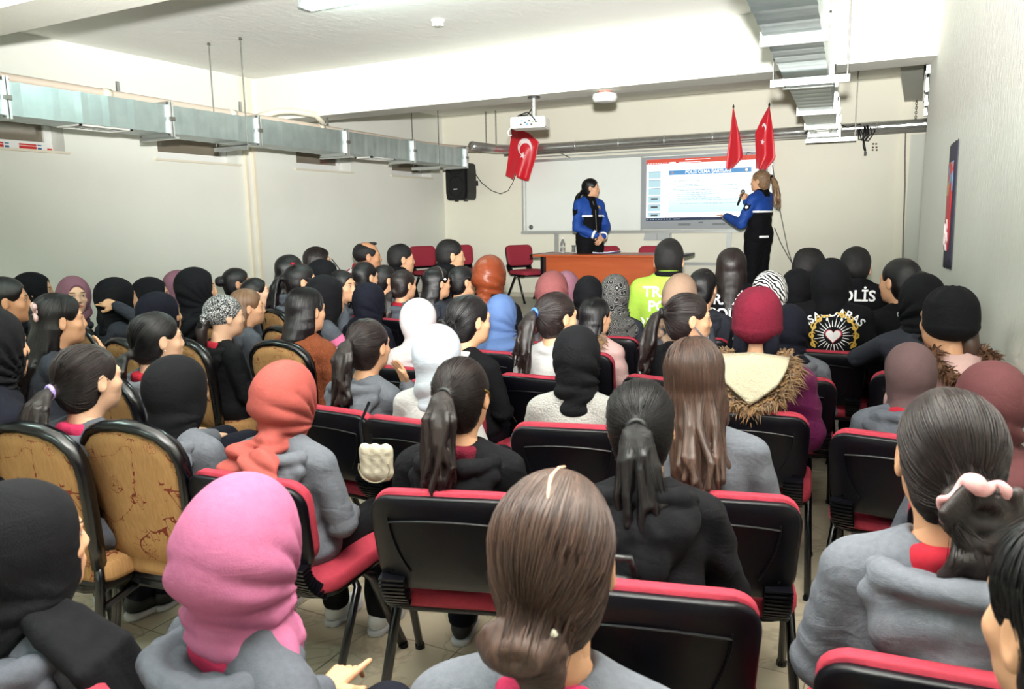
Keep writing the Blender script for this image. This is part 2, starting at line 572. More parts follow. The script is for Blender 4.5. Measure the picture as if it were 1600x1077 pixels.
for x, lab in ((0.88, 'thin steel chain holding the pipe, left of two near the loudspeaker'), (1.05, 'thin steel chain holding the pipe, right of two near the loudspeaker'),
               (6.66, 'thin steel chain holding the pipe by the recess')):
    mb = MB()
    z = 2.68
    k = 0
    while z < (CEIL if x < 6 else 3.0):
        r = 0.011
        pts = [(x + (r * math.cos(a) if k % 2 else 0), -0.16 + (0 if k % 2 else r * math.cos(a)), z + 0.017 * math.sin(a)) for a in np.linspace(0, 2 * PI, 8, endpoint=False)]
        mb.tube(pts, 0.003, 4, closed=True)
        z += 0.026
        k += 1
    tag(put('hanging_chain', mb, mat('chain', (74, 70, 64), 0.5, 0.7)), lab, 'chain', 'chains holding the pipe')

# ---------------------------------------------------------------- whiteboard and interactive board
M_ALU = mat('aluminium', (190, 192, 190), 0.35, 0.6)
wb = empty('whiteboard', (1.41, -0.03, 1.38))
tag(wb, 'wide white board with aluminium frame behind the officers', 'whiteboard')
put('writing_panel', MB().bx(0.03, 1.87, 0.0, 0.02, 0.04, 1.06), mat('enamel', (232, 236, 230), 0.25), wb)
put('writing_panel', MB().bx(1.9, 3.62, 0.0, 0.02, 0.04, 1.06), MATS['enamel'], wb)
for nm, bxs in (('board_frame', (0, 3.64, -0.02, 0.025, 1.05, 1.09)), ('board_frame', (0, 0.035, -0.02, 0.025, 0, 1.06)), ('board_frame', (3.61, 3.645, -0.02, 0.025, 0, 1.06)),
                ('board_frame', (0.055, 0.075, -0.012, 0.025, 0.04, 1.06)), ('board_frame', (1.868, 1.9, -0.02, 0.025, 0, 1.06)), ('pen_ledge', (0, 3.645, -0.06, 0.025, -0.005, 0.035)), ('guide_rail', (0, 3.645, -0.03, 0.025, 1.12, 1.135))):
    put(nm, MB().bx(*bxs), M_ALU, wb, bevel=0.005)
put('magnet', MB().lathe([(0.034, 0), (0.034, 0.01), (0.012, 0.022)], 14, (0.145, 0.0, 0.095), Matrix.Rotation(PI / 2, 3, 'X')), mat('magnet', (120, 122, 120), 0.3, 0.6), wb, smooth=True)
for x in (0.56, 2.28, 3.1):
    put('board_leg', MB().bx(x - 0.03, x + 0.03, -0.005, 0.03, -0.97, -0.005), M_ALU, wb)
put('cross_bar', MB().bx(2.28, 3.1, 0.0, 0.028, -0.45, -0.41), M_ALU, wb)
tray = put('eraser_tray', MB().prism([(0, 0), (0.36, 0), (0.33, -0.1), (-0.02, -0.1)], -0.06, 0.0, lambda u, v, t: (1.95 + u, t, v - 0.005)), mat('tray_grey', (176, 178, 178), 0.4), wb)
put('tray_seam', MB().bx(2.125, 2.13, -0.062, -0.06, -0.1, -0.01), mat('seam', (120, 122, 122), 0.5), tray)

ib = empty('interactive_board', (3.31, -0.12, 1.43))
tag(ib, 'large grey interactive screen showing a slide in front of the officer with microphone', 'screen')
M_BEZ = mat('bezel', (150, 154, 158), 0.35)
put('bezel', MB().prism([(x + 0.84, y + 0.49) for x, y in rrect(1.68, 0.98, 0.03)], 0, 0.07, lambda u, v, t: (u, t, v)), M_BEZ, ib, bevel=0.006)
SX0, SZ0, SWd, SHt = 0.075, 0.115, 1.50, 0.83


def em(name, c, s=1.0):
    m = mat(name, c, 0.3, emit=s)
    m.node_tree.nodes['Principled BSDF'].inputs['Base Color'].default_value = (0.01, 0.01, 0.01, 1)
    return m


scr = put('display', MB().bx(SX0, SX0 + SWd, -0.004, 0.0, SZ0, SZ0 + SHt), em('lcd_white', (246, 250, 252), 1.5), ib)


def sr(name, u0, u1, v0, v1, m, lvl=1, parent=None):
    return put(name, MB().bx(SX0 + u0 * SWd, SX0 + u1 * SWd, -0.004 - 0.0006 * lvl, -0.004, SZ0 + (1 - v1) * SHt, SZ0 + (1 - v0) * SHt), m, parent or scr)


sr('ribbon', 0, 1, 0, 0.078, em('lcd_red', (226, 84, 62)))
tb_ = MB()
for k in range(9):
    tb_.bx(SX0 + (0.012 + 0.024 * k) * SWd, SX0 + (0.026 + 0.024 * k) * SWd, -0.0055, -0.0045, SZ0 + 0.932 * SHt, SZ0 + 0.94 * SHt)
tb_.bx(SX0 + 0.36 * SWd, SX0 + 0.58 * SWd, -0.0055, -0.0045, SZ0 + 0.968 * SHt, SZ0 + 0.976 * SHt)
tb_.bx(SX0 + 0.218 * SWd, SX0 + 0.272 * SWd, -0.0055, -0.0045, SZ0 + 0.92 * SHt, SZ0 + 0.945 * SHt)
tb_.bx(SX0 + 0.3 * SWd, SX0 + 0.5 * SWd, -0.0055, -0.0045, SZ0 + 0.932 * SHt, SZ0 + 0.939 * SHt)
put('ribbon_text', tb_, em('lcd_white', (246, 250, 252)), scr)
sm = em('lcd_slide', (226, 248, 250), 1.35)
nt, b = nodes_of(sm)
tc = nt.nodes.new('ShaderNodeTexCoord'); sx = nt.nodes.new('ShaderNodeSeparateXYZ'); rp = nt.nodes.new('ShaderNodeValToRGB')
nt.links.new(tc.outputs['Generated'], sx.inputs[0]); nt.links.new(sx.outputs['Z'], rp.inputs['Fac'])
rp.color_ramp.elements[0].color = lin((190, 236, 244)); rp.color_ramp.elements[1].color = lin((250, 254, 254)); rp.color_ramp.elements[1].position = 0.8
nt.links.new(rp.outputs['Color'], b.inputs['Emission Color'])
sr('slide', 0.21, 0.94, 0.19, 0.87, sm)
bar = sr('title_bar', 0.21, 0.94, 0.19, 0.262, em('lcd_blue', (92, 158, 214)), 2)
sr('thumbnail', 0.0, 1.0, 0.952, 1.0, em('lcd_taskbar', (34, 52, 84), 0.8))
tk = MB()
for k in range(9):
    u = 0.012 + 0.026 * k
    tk.bx(SX0 + u * SWd, SX0 + (u + 0.011) * SWd, -0.0056, -0.0045, SZ0 + 0.016 * SHt, SZ0 + 0.032 * SHt)
tk.bx(SX0 + 0.26 * SWd, SX0 + 0.32 * SWd, -0.0056, -0.0045, SZ0 + 0.018 * SHt, SZ0 + 0.03 * SHt)
put('taskbar_icon', tk, em('lcd_icons', (200, 220, 236), 0.8), scr)
th = em('lcd_thumb', (196, 232, 240), 1.0)
for k, (v0, v1) in enumerate(((0.195, 0.31), (0.335, 0.445), (0.465, 0.575), (0.6, 0.705), (0.735, 0.84), (0.872, 0.935))):
    t_ = sr('thumbnail', 0.02, 0.135, v0, v1, th)
    put('thumbnail_line', MB().bx(SX0 + 0.02 * SWd, SX0 + 0.135 * SWd, -0.0055, -0.0045, SZ0 + (1 - v0 - 0.008) * SHt, SZ0 + (1 - v0) * SHt), em('lcd_line', (120, 170, 196), 0.9), t_)
    if k > 2:
        put('thumbnail_picture', MB().bx(SX0 + 0.045 * SWd, SX0 + 0.11 * SWd, -0.0058, -0.0045, SZ0 + (1 - v0 - 0.055) * SHt, SZ0 + (1 - v0 - 0.025) * SHt), em('lcd_dark', (96, 100, 104), 0.8), t_)


def scr_text(s, u, v, size, m, align='LEFT'):
    me = text_mesh(s, size, align, 0.0)
    o = link('slide_text', me, scr, m, (SX0 + u * SWd, -0.0062, SZ0 + (1 - v) * SHt), (PI / 2, 0, 0))
    return o


me_t = text_mesh('POLİS OLMA ŞARTLARI', 0.058, 'CENTER', 0.0, 0.0012)
link('slide_text', me_t, scr, em('lcd_white', (246, 250, 252)), (SX0 + 0.565 * SWd, -0.0066, SZ0 + (1 - 0.226) * SHt), (PI / 2, 0, 0))
scr_text('POLİS AMİRLERİ EĞİTİM MERKEZİ', 0.25, 0.365, 0.027, em('lcd_text', (110, 124, 130), 0.7))
ln = MB()
random.seed(3)
for v, u0, u1 in ((0.43, 0.29, 0.48), (0.452, 0.29, 0.84), (0.5, 0.25, 0.42), (0.517, 0.29, 0.83), (0.555, 0.29, 0.6), (0.585, 0.29, 0.63), (0.618, 0.29, 0.55), (0.648, 0.29, 0.68), (0.675, 0.29, 0.9), (0.735, 0.31, 0.82)):
    u = u0
    while u < u1:
        l = random.uniform(0.012, 0.05)
        ln.bx(SX0 + u * SWd, SX0 + min(u + l, u1) * SWd, -0.0058, -0.0045, SZ0 + (1 - v) * SHt, SZ0 + (1 - v + 0.007) * SHt)
        u += l + 0.008
put('slide_lines', ln, em('lcd_lines', (170, 196, 200), 0.8), scr)['kind'] = 'stuff'
emb = put('slide_emblem', MB().lathe([(0.026, 0), (0.026, 0.001)], 20, (SX0 + 0.9 * SWd, -0.0056, SZ0 + 0.774 * SHt), Matrix.Rotation(PI / 2, 3, 'X')), em('lcd_dark', (96, 100, 104)), scr)
put('emblem_ring', MB().lathe([(0.019, 0), (0.019, 0.001)], 20, (SX0 + 0.9 * SWd, -0.0066, SZ0 + 0.774 * SHt), Matrix.Rotation(PI / 2, 3, 'X')), em('lcd_white', (246, 250, 252)), emb)
put('slide_badge', MB().lathe([(0.016, 0), (0.016, 0.001)], 14, (SX0 + 0.245 * SWd, -0.0056, SZ0 + 0.774 * SHt), Matrix.Rotation(PI / 2, 3, 'X')), em('lcd_badge', (196, 150, 150)), scr)
for u in (0.53, 1.0):
    sg = put('speaker_grille', MB().bx(u, u + 0.17, -0.002, 0.0, 0.045, 0.075), mat('bezel_dark', (112, 116, 120), 0.5), ib)
put('maker_badge', MB().bx(0.81, 0.87, -0.002, 0.0, 0.083, 0.092), mat('badge_dark', (70, 72, 76), 0.4), ib)

# ---------------------------------------------------------------- loudspeaker
sp = empty('loudspeaker', (0.53, -0.34, 1.9), math.radians(-12))
tag(sp, 'black loudspeaker hung in the back left corner', 'loudspeaker')
M_BLK = mat('black_plastic', (12, 12, 16), 0.45)
M_BLKR = mat('black_grille', (14, 14, 18), 0.7, 0, 0.3, 160)
prof = [(-0.21, 0.02), (-0.16, -0.0), (0.16, 0.0), (0.21, 0.02), (0.225, 0.12), (0.225, 0.44), (0.21, 0.52), (0.17, 0.55), (-0.17, 0.55), (-0.21, 0.52), (-0.225, 0.44), (-0.225, 0.12)]
put('cabinet', MB().prism(prof, -0.12, 0.16, lambda u, v, t: (u * (1 - 0.25 * max(t, 0) / 0.16), t, v)), M_BLK, sp, bevel=0.012)
put('front_grille', MB().prism([(u * 0.9, 0.02 + v * 0.93) for u, v in prof], -0.135, -0.12, lambda u, v, t: (u, t, v)), M_BLKR, sp, bevel=0.006)
put('woofer_ring', MB().tube([(0.15 * math.cos(a), -0.137, 0.2 + 0.15 * math.sin(a)) for a in np.linspace(0, 2 * PI, 24, endpoint=False)], 0.006, 6, closed=True), M_BLK, sp)
put('horn_ring', MB().tube([(0.12 * math.cos(a), -0.137, 0.44 + 0.06 * math.sin(a)) for a in np.linspace(0, 2 * PI, 24, endpoint=False)], 0.005, 6, closed=True), M_BLK, sp)
put('maker_badge', MB().bx(-0.04, 0.04, -0.139, -0.135, 0.155, 0.172), mat('badge_silver', (200, 200, 204), 0.3, 0.4), sp)
for x in (-0.09, 0.1):
    put('foot', MB().box((x, -0.02, -0.008), (0.05, 0.04, 0.018)), M_BLK, sp)
put('wall_mount', MB().bx(-0.04, 0.04, 0.15, 0.34, 0.22, 0.3), M_BLK, sp)
cp = [atY(743, 272, -0.28), atY(752, 285, -0.2), atY(768, 298, -0.1), atY(782, 303, -0.08), atY(794, 298, -0.08), atY(801, 286, -0.1), atY(806, 272, -0.15)]
M_CABLE = mat('black_cable', (16, 16, 18), 0.5)
tag(put('speaker_cable', MB().tube(cp, 0.0055, 6), M_CABLE), 'black cable sagging from the loudspeaker to the left flag', 'cable')

# ---------------------------------------------------------------- flags
M_FLAG = mat('flag_red', (206, 18, 38), 0.42, sheen=0.3)
M_FLAGW = mat('flag_white', (240, 226, 226), 0.5)


def flag(label, outline_l, outline_r, Y, folds, emblem=None, pole=None, ph=0.0, hem=None):
    """outline_l / outline_r: pixel polylines of the two side edges from top to bottom; cloth hung near the back wall"""
    n, m_ = 26, 22

    def interp(pl, t):
        k = t * (len(pl) - 1)
        i = min(int(k), len(pl) - 2)
        f = k - i
        return (pl[i][0] * (1 - f) + pl[i + 1][0] * f, pl[i][1] * (1 - f) + pl[i + 1][1] * f)
    vs = []
    for i in range(n + 1):
        t = i / n
        a, c = interp(outline_l, t), interp(outline_r, t)
        for j in range(m_ + 1):
            s = j / m_
            x, y = a[0] * (1 - s) + c[0] * s, a[1] * (1 - s) + c[1] * s
            if hem:
                y += np.interp(s, [q[0] for q in hem], [q[1] for q in hem]) * max(0, t - .55) / .45
            dy = 0.035 * (0.25 + t) * math.sin(s * folds * 2 * PI + 1.2 * t + ph)
            vs.append(atY(x, y, Y + dy))
    off = sum(vs, Vector()) / len(vs)
    fs = [(i * (m_ + 1) + j, i * (m_ + 1) + j + 1, (i + 1) * (m_ + 1) + j + 1, (i + 1) * (m_ + 1) + j) for i in range(n) for j in range(m_)]
    root = empty('flag', off)
    tag(root, label, 'flag', 'small flags on the back wall')
    cl = put('cloth', MB().add([p - off for p in vs], fs), M_FLAG, root, smooth=True)
    sl = cl.modifiers.new('solid', 'SOLIDIFY')
    sl.thickness = 0.004
    bvh = BVHTree.FromPolygons(vs, fs)

    def decal(name, polys):
        mb = MB()
        for poly, tris in polys:
            pv = []
            for x, y in poly:
                r = ray(x, y)
                h = bvh.ray_cast(CAM, r)[0]
                if h is None:
                    h = atY(x, y, Y - 0.03)
                pv.append(h - r * 0.006 - off)
            mb.add(pv, tris)
        put(name, mb, M_FLAGW, cl)
    if emblem:
        for nm, pol in emblem:
            decal(nm, pol)
    if pole:
        put('pole', MB().tube([atY(*pole[0], Y - 0.01) - off, atY(*pole[1], -0.015) - off], 0.007, 8), mat('flag_pole', (90, 70, 50), 0.5), root)
        put('finial', MB().lathe([(0.004, -0.02), (0.014, 0), (0.004, 0.03)], 8, atY(*pole[0], Y - 0.01) - off), mat('finial', (60, 56, 50), 0.4, 0.5), root, smooth=True)
    return root


def star(cx, cy, r, rot=0.0, sx=1.0):
    pts = [(cx, cy)]
    for k in range(10):
        a = rot + k * PI / 5
        rr = r if k % 2 == 0 else r * 0.4
        pts.append((cx + sx * rr * math.sin(a), cy - rr * math.cos(a)))
    return (pts, [(0, k, k % 10 + 1) for k in range(1, 11)])


def crescent(cx, cy, r, r2, off, rot, sx=1.0, n=18):
    # outer arc minus inner disc
    pts = []
    inter = (r * r - r2 * r2 + off * off) / (2 * off)
    a0 = math.acos(inter / r)
    hgt = math.sqrt(max(r * r - inter * inter, 0))
    b0 = math.atan2(hgt, inter - off)
    out, inn = [], []
    for k in range(n + 1):
        a = a0 + (2 * PI - 2 * a0) * k / n
        out.append((r * math.cos(a), r * math.sin(a)))
        bb = b0 + (2 * PI - 2 * b0) * k / n
        inn.append((off + r2 * math.cos(bb), r2 * math.sin(bb)))
    tris = []
    for k in range(n):
        tris.append((k, k + 1, n + 1 + k + 1, n + 1 + k))
    c, s = math.cos(rot), math.sin(rot)
    pts = [(cx + sx * (x * c - y * s), cy + x * s + y * c) for x, y in out + inn]
    return (pts, tris)


flag('red flag with white crescent and star hanging below the projector', [(800, 203), (797, 225), (793, 255), (790, 277), (797, 281)], [(812, 202), (826, 208), (842, 222), (838, 244), (826, 283)], -0.36, 1.15,
     [('crescent', [crescent(820, 230, 14, 11.3, 5, 1.35, 0.78)]), ('star', [star(816.5, 243, 6.2, 0.3, 0.85)])], ((799, 200), (804, 260)), 0.6, [(0, -4), (.16, 0), (.30, -13), (.36, -5), (.8, 0), (1, 0)])
flag('red flag folded to a narrow strip, left of the pair over the screen', [(1145, 169), (1141, 205), (1136, 240), (1134, 262), (1138, 266)], [(1146, 168), (1152, 195), (1158, 222), (1161, 246), (1146, 262)], -0.36, 0.8, None, ((1146, 167), (1150, 248)), 0.2)
flag('red flag with two white marks, right of the pair over the screen', [(1201, 166), (1190, 186), (1180, 208), (1181, 240), (1181, 264)], [(1202, 166), (1206, 190), (1209, 215), (1212, 247), (1196, 266)], -0.36, 1.0,
     [('star', [star(1191.5, 222, 5.6, 0.2, 0.62)]), ('crescent', [crescent(1194, 199, 6.5, 4.6, 3.2, 2.2, 0.5)])], ((1202, 164), (1208, 262)), 1.0)
# cables hanging at the right of the board
for pl, lab in (([(1176, 240), (1168, 238), (1164, 246), (1166, 256), (1172, 264), (1178, 268)], 'black cable looping between the two right flags'),
                ([(1207, 258), (1213, 300), (1222, 345), (1231, 390), (1240, 418)], 'long black cable hanging beside the ponytailed officer, upper one'),
                ([(1210, 356), (1220, 380), (1232, 402), (1243, 420), (1255, 450), (1264, 474), (1266, 482)], 'black cable slanting down behind the ponytailed officer, lower one')):
    tag(put('hanging_cable', MB().tube([atY(x, y, -0.12) for x, y in pl], 0.005, 6), M_CABLE), lab, 'cable')

# ---------------------------------------------------------------- cable bundle on the pipe, dots, vertical cable
cb = empty('cable_bundle', atY(1350, 210, -0.24))
tag(cb, 'coiled black cable bundle hooked over the foil pipe', 'cable')
o_ = cb.location.copy()
for k, (x0, y0, x1, y1) in enumerate(((1341, 193, 1347, 218), (1343, 192, 1353, 219), (1350, 193, 1349, 217), (1367, 191, 1351, 220), (1345, 195, 1357, 212))):
    c = [atY(x0, y0, -0.12), atY(x0, (y0 + y1) / 2, -0.25), atY((x0 + x1) / 2 - 2, y1, -0.26), atY(x1, y1, -0.26), atY(x1 + 5, (y0 + y1) / 2 + 6, -0.25), atY(x1 + 3, y0 + 4, -0.25)]
    put('cable_loop', MB().tube([p - o_ for p in c], 0.007, 6), M_CABLE, cb, smooth=True)
put('cable_end', MB().tube([atY(1349, 217, -0.26) - o_, atY(1350, 228, -0.25) - o_, atY(1352, 236, -0.25) - o_], [0.008, 0.016, 0.012], 8), M_CABLE, cb, smooth=True)
put('plug', MB().box(atY(1352, 240, -0.25) - o_, (0.03, 0.025, 0.05)), M_CABLE, cb, bevel=0.004)
put('feed_cable', MB().tube([atY(1308, 194, -0.3) - o_, atY(1325, 199, -0.28) - o_, atY(1345, 194, -0.25) - o_], 0.006, 6), M_CABLE, cb)
for k, (x, y) in enumerate(((1364.5, 225), (1369, 225), (1364, 230.5), (1369.5, 230.5), (1363.5, 234.5), (1370, 234.5))):
    tag(put('wall_plug_hole', MB().lathe([(0.012, 0), (0.012, 0.006)], 8, atY(x, y, -0.0), Matrix.Rotation(PI / 2, 3, 'X')), mat('rust_hole', (80, 60, 44), 0.8)),
        'small dark drilled wall hole, ' + ('left', 'right')[k % 2] + ' one of the ' + ('top', 'middle', 'bottom')[k // 2] + ' pair', 'hole', 'drilled holes on the back wall')
tag(put('wall_cable', MB().tube([atY(x, y, -0.06) for x, y in ((1415, 208), (1414, 240), (1414, 290), (1412, 340), (1411, 380), (1410, 418))], 0.008, 6), mat('brown_cable', (96, 84, 76), 0.5)),
    'dark vertical cable on the back wall beside the recess', 'cable')

# ---------------------------------------------------------------- projector, access point, detector, lamp
pj = empty('projector', (3.42, -3.86, 2.447), math.radians(14))
tag(pj, 'white projector hung on a short pole from the beam', 'projector')
M_WHT = mat('white_plastic', (236, 236, 230), 0.35)
put('body', MB().prism(rrect(0.34, 0.26, 0.03), 0.0, 0.1, lambda u, v, t: (u, v + 0.02, t)), M_WHT, pj, bevel=0.01)
put('rear_panel', MB().bx(-0.09, 0.13, -0.114, -0.109, 0.018, 0.082), mat('port_panel', (214, 216, 212), 0.4), pj)
for k, (x, z, c) in enumerate(((-0.05, 0.06, 0), (-0.02, 0.045, 1), (0.02, 0.06, 1), (0.055, 0.05, 2), (-0.06, 0.03, 1), (0.0, 0.03, 0), (0.04, 0.028, 1), (0.085, 0.05, 1))):
    put('port', MB().box((x, -0.117, z), (0.018, 0.008, 0.014)), mat('port%d' % c, ((70, 130, 170), (30, 30, 34), (110, 150, 90))[c], 0.4), pj)
put('side_grille', MB().lathe([(0.026, 0), (0.026, 0.005)], 14, (-0.135, -0.108, 0.05), Matrix.Rotation(PI / 2, 3, 'X')), mat('grille_grey', (196, 198, 192), 0.6), pj)
put('lens', MB().lathe([(0.035, 0), (0.035, 0.03), (0.028, 0.03)], 16, (0.08, 0.145, 0.05), Matrix.Rotation(-PI / 2, 3, 'X')), M_BLK, pj)
put('pole', MB().lathe([(0.024, 0.1), (0.024, 0.2), (0.02, 0.2), (0.02, 0.293)], 14, (0.04, 0.02, 0)), mat('pole_steel', (214, 214, 210), 0.25, 0.8), pj, smooth=False)
put('ceiling_plate', MB().lathe([(0.06, 0.283), (0.06, 0.295)], 18, (0.04, 0.02, 0)), mat('plate_dark', (60, 60, 60), 0.4, 0.5), pj)
put('power_cable', MB().tube([(0.08, -0.12, 0.06), (0.05, -0.13, 0.1), (0.0, -0.1, 0.14), (-0.06, -0.06, 0.13), (-0.11, -0.02, 0.12), (-0.02, 0, 0.13), (0.05, 0.02, 0.22)], 0.007, 6), M_CABLE, pj, smooth=True)
put('loose_cable', MB().tube([(-0.16, -0.09, 0.01), (-0.19, -0.1, -0.03), (-0.18, -0.1, -0.07), (-0.155, -0.09, -0.06)], 0.005, 6), M_WHT, pj, smooth=True)

ap = empty('access_point', (4.14, -3.76, 2.70))
tag(ap, 'round white ceiling device under the far beam', 'access point')
put('housing', MB().lathe([(0.06, -0.055), (0.1, -0.05), (0.115, -0.02), (0.11, 0.015), (0.07, 0.025)], 28), M_WHT, ap, smooth=True)
put('mounting_base', MB().lathe([(0.06, 0.02), (0.06, 0.045)], 20), mat('base_red', (190, 120, 110), 0.5), ap)
put('status_light', MB().box((0.0, -0.07, -0.053), (0.03, 0.012, 0.006)), mat('grey_led', (150, 150, 146), 0.4), ap)

sd_ = empty('smoke_detector', (3.19, -5.07, CEIL))
tag(sd_, 'small white smoke detector on the ceiling', 'smoke detector')
put('base', MB().lathe([(0.045, -0.028), (0.055, -0.012), (0.055, 0)], 24), M_WHT, sd_, smooth=True)
put('chamber', MB().lathe([(0.02, -0.05), (0.03, -0.045), (0.032, -0.028)], 20), mat('chamber_grey', (206, 206, 200), 0.5), sd_, smooth=True)
for k in range(8):
    a = k * PI / 4
    put('vent_fin', MB().box((0.038 * math.cos(a), 0.038 * math.sin(a), -0.036), (0.018, 0.004, 0.016), Matrix.Rotation(a, 3, 'Z')), M_WHT, sd_)

# fluorescent battens on the ceiling: one shows at the top edge, two unseen ones are added to brighten the room
M_TUBE = mat('fluorescent_tube', (206, 240, 232), 0.4, emit=125.0)
for k, (x, y, rz, lab) in enumerate(((3.3, -6.05, 0.0, 'white fluorescent ceiling batten at the top edge of the picture'), (2.3, -9.0, 0.0, 'unseen fluorescent batten added to brighten the room, left one'),
                                     (4.6, -11.3, 0.0, 'unseen fluorescent batten added to brighten the room, right one'))):
    lr = empty('fluorescent_light', (x, y, CEIL), rz)
    tag(lr, lab, 'ceiling light', 'fluorescent ceiling battens')
    put('housing', MB().bx(-0.62, 0.62, -0.06, 0.06, -0.045, 0), M_WHT, lr, bevel=0.006)
    for s in (-1, 1):
        put('end_cap', MB().prism(rrect(0.13, 0.06, 0.012), -0.012, 0.012, lambda u, v, t, s=s: (s * 0.632 + t, u, v - 0.035)), mat('cap_grey', (150, 156, 154), 0.4), lr)
    put('lamp_tube', MB().tube([(-0.6, -0.025, -0.06), (0.6, -0.025, -0.06)], 0.014, 10), M_TUBE, lr, smooth=True)
    put('lamp_tube', MB().tube([(-0.6, 0.025, -0.06), (0.6, 0.025, -0.06)], 0.014, 10), M_TUBE, lr, smooth=True)

# ---------------------------------------------------------------- poster on the right wall
def wall_pt(x, y):
    r = ray(x, y)
    # plane of the right wall: X + 0.125 Y = c
    c = 6.81 - 0.125 * 3.935
    t = (c - CAM.x - 0.125 * CAM.y) / (r.x + 0.125 * r.y)
    return CAM + r * t


nrm = Vector((-1, -0.125, 0)).normalized()
quad = [wall_pt(1486.5, 229), wall_pt(1500, 217), wall_pt(1487.5, 421), wall_pt(1475, 416)]
p_o = sum(quad, Vector()) / 4
po = empty('poster', p_o)
tag(po, 'torn dark poster with red picture on the right wall', 'poster')
nn = 10


def pquad(u, v, lift):
    a = quad[0].lerp(quad[1], u)
    c = quad[3].lerp(quad[2], u)
    return a.lerp(c, v) - p_o + nrm * (lift + 0.012 * math.sin(PI * u) * (0.4 + 0.6 * v))


def pgrid(name, u0, u1, v0, v1, lift, m, parent, jag=0.0):
    vs, fs = [], []
    for i in range(nn + 1):
        for j in range(nn + 1):
            u = u0 + (u1 - u0) * j / nn
            v = v0 + (v1 - v0) * i / nn
            if jag and i in (0, nn):
                v += jag * math.sin(j * 2.3 + i) * 0.5
            vs.append(pquad(u, v, lift))
    for i in range(nn):
        for j in range(nn):
            a = i * (nn + 1) + j
            fs.append((a, a + 1, a + nn + 2, a + nn + 1))
    o = put(name, MB().add(vs, fs), m, parent, smooth=True)
    s_ = o.modifiers.new('solid', 'SOLIDIFY')
    s_.thickness = 0.0015
    return o


bk = pgrid('backing_card', 0, 1, 0, 1, 0.006, mat('dark_card', (58, 58, 78), 0.7), po, 0.012)
pic = mat('poster_print', (206, 34, 50), 0.45)
nt, b = nodes_of(pic)
tc = nt.nodes.new('ShaderNodeTexCoord'); sx = nt.nodes.new('ShaderNodeSeparateXYZ'); nt.links.new(tc.outputs['Generated'], sx.inputs[0])
vo = nt.nodes.new('ShaderNodeTexVoronoi'); vo.inputs['Scale'].default_value = 7.5
mp_ = nt.nodes.new('ShaderNodeMapping'); mp_.inputs['Scale'].default_value = (0.0, 0.5, 1.2)
nt.links.new(tc.outputs['Generated'], mp_.inputs[0]); nt.links.new(mp_.outputs[0], vo.inputs['Vector'])
rv = nt.nodes.new('ShaderNodeValToRGB'); rv.color_ramp.interpolation = 'CONSTANT'
for k, (p, c) in enumerate(((0.0, (206, 34, 50)), (0.3, (226, 170, 40)), (0.48, (214, 40, 44)), (0.68, (120, 150, 190)), (0.82, (240, 230, 214)))):
    e = rv.color_ramp.elements[k] if k < 2 else rv.color_ramp.elements.new(p)
    e.position = p; e.color = lin(c)
nt.links.new(vo.outputs['Color'], rv.inputs['Fac'])
st = nt.nodes.new('ShaderNodeMath'); st.operation = 'GREATER_THAN'; st.inputs[1].default_value = 0.62
nt.links.new(sx.outputs['Z'], st.inputs[0])
mx = nt.nodes.new('ShaderNodeMix'); mx.data_type = 'RGBA'; mx.inputs[6].default_value = lin((206, 34, 50))
nt.links.new(st.outputs[0], mx.inputs[0]); nt.links.new(rv.outputs['Color'], mx.inputs[7]); nt.links.new(mx.outputs[2], b.inputs['Base Color'])
pgrid('picture', 0.02, 0.75, 0.15, 0.86, 0.009, pic, po)
random.seed(11)
for k in range(7):
    u, v = 0.12 + 0.08 * k + random.uniform(-0.03, 0.03), 0.62 + 0.2 * random.random()
    pts = [pquad(u, v - 0.07, 0.0125), pquad(u + 0.07, v, 0.0125), pquad(u - 0.02, v + 0.03, 0.0125), pquad(u + 0.05, v + 0.08, 0.0125)]
    put('white_scribble', MB().tube(pts, 0.004, 5), M_FLAGW, po)

# small dark tripod thing in the far right corner
kp = empty('corner_bracket', atY(1440, 436, -3.60))
tag(kp, 'small dark metal bracket sticking out at the end of the right wall', 'bracket')
put('arm', MB().tube([(0, 0, -0.1), (0.02, 0, 0.0), (0.03, 0, 0.07)], 0.008, 6), M_CABLE, kp)
put('arm', MB().tube([(-0.04, 0, -0.09), (0.0, 0, -0.02), (0.03, 0, 0.03)], 0.007, 6), M_CABLE, kp)
put('head', MB().box((0.01, 0, 0.05), (0.05, 0.03, 0.03)), mat('bracket_grey', (150, 150, 150), 0.5), kp)

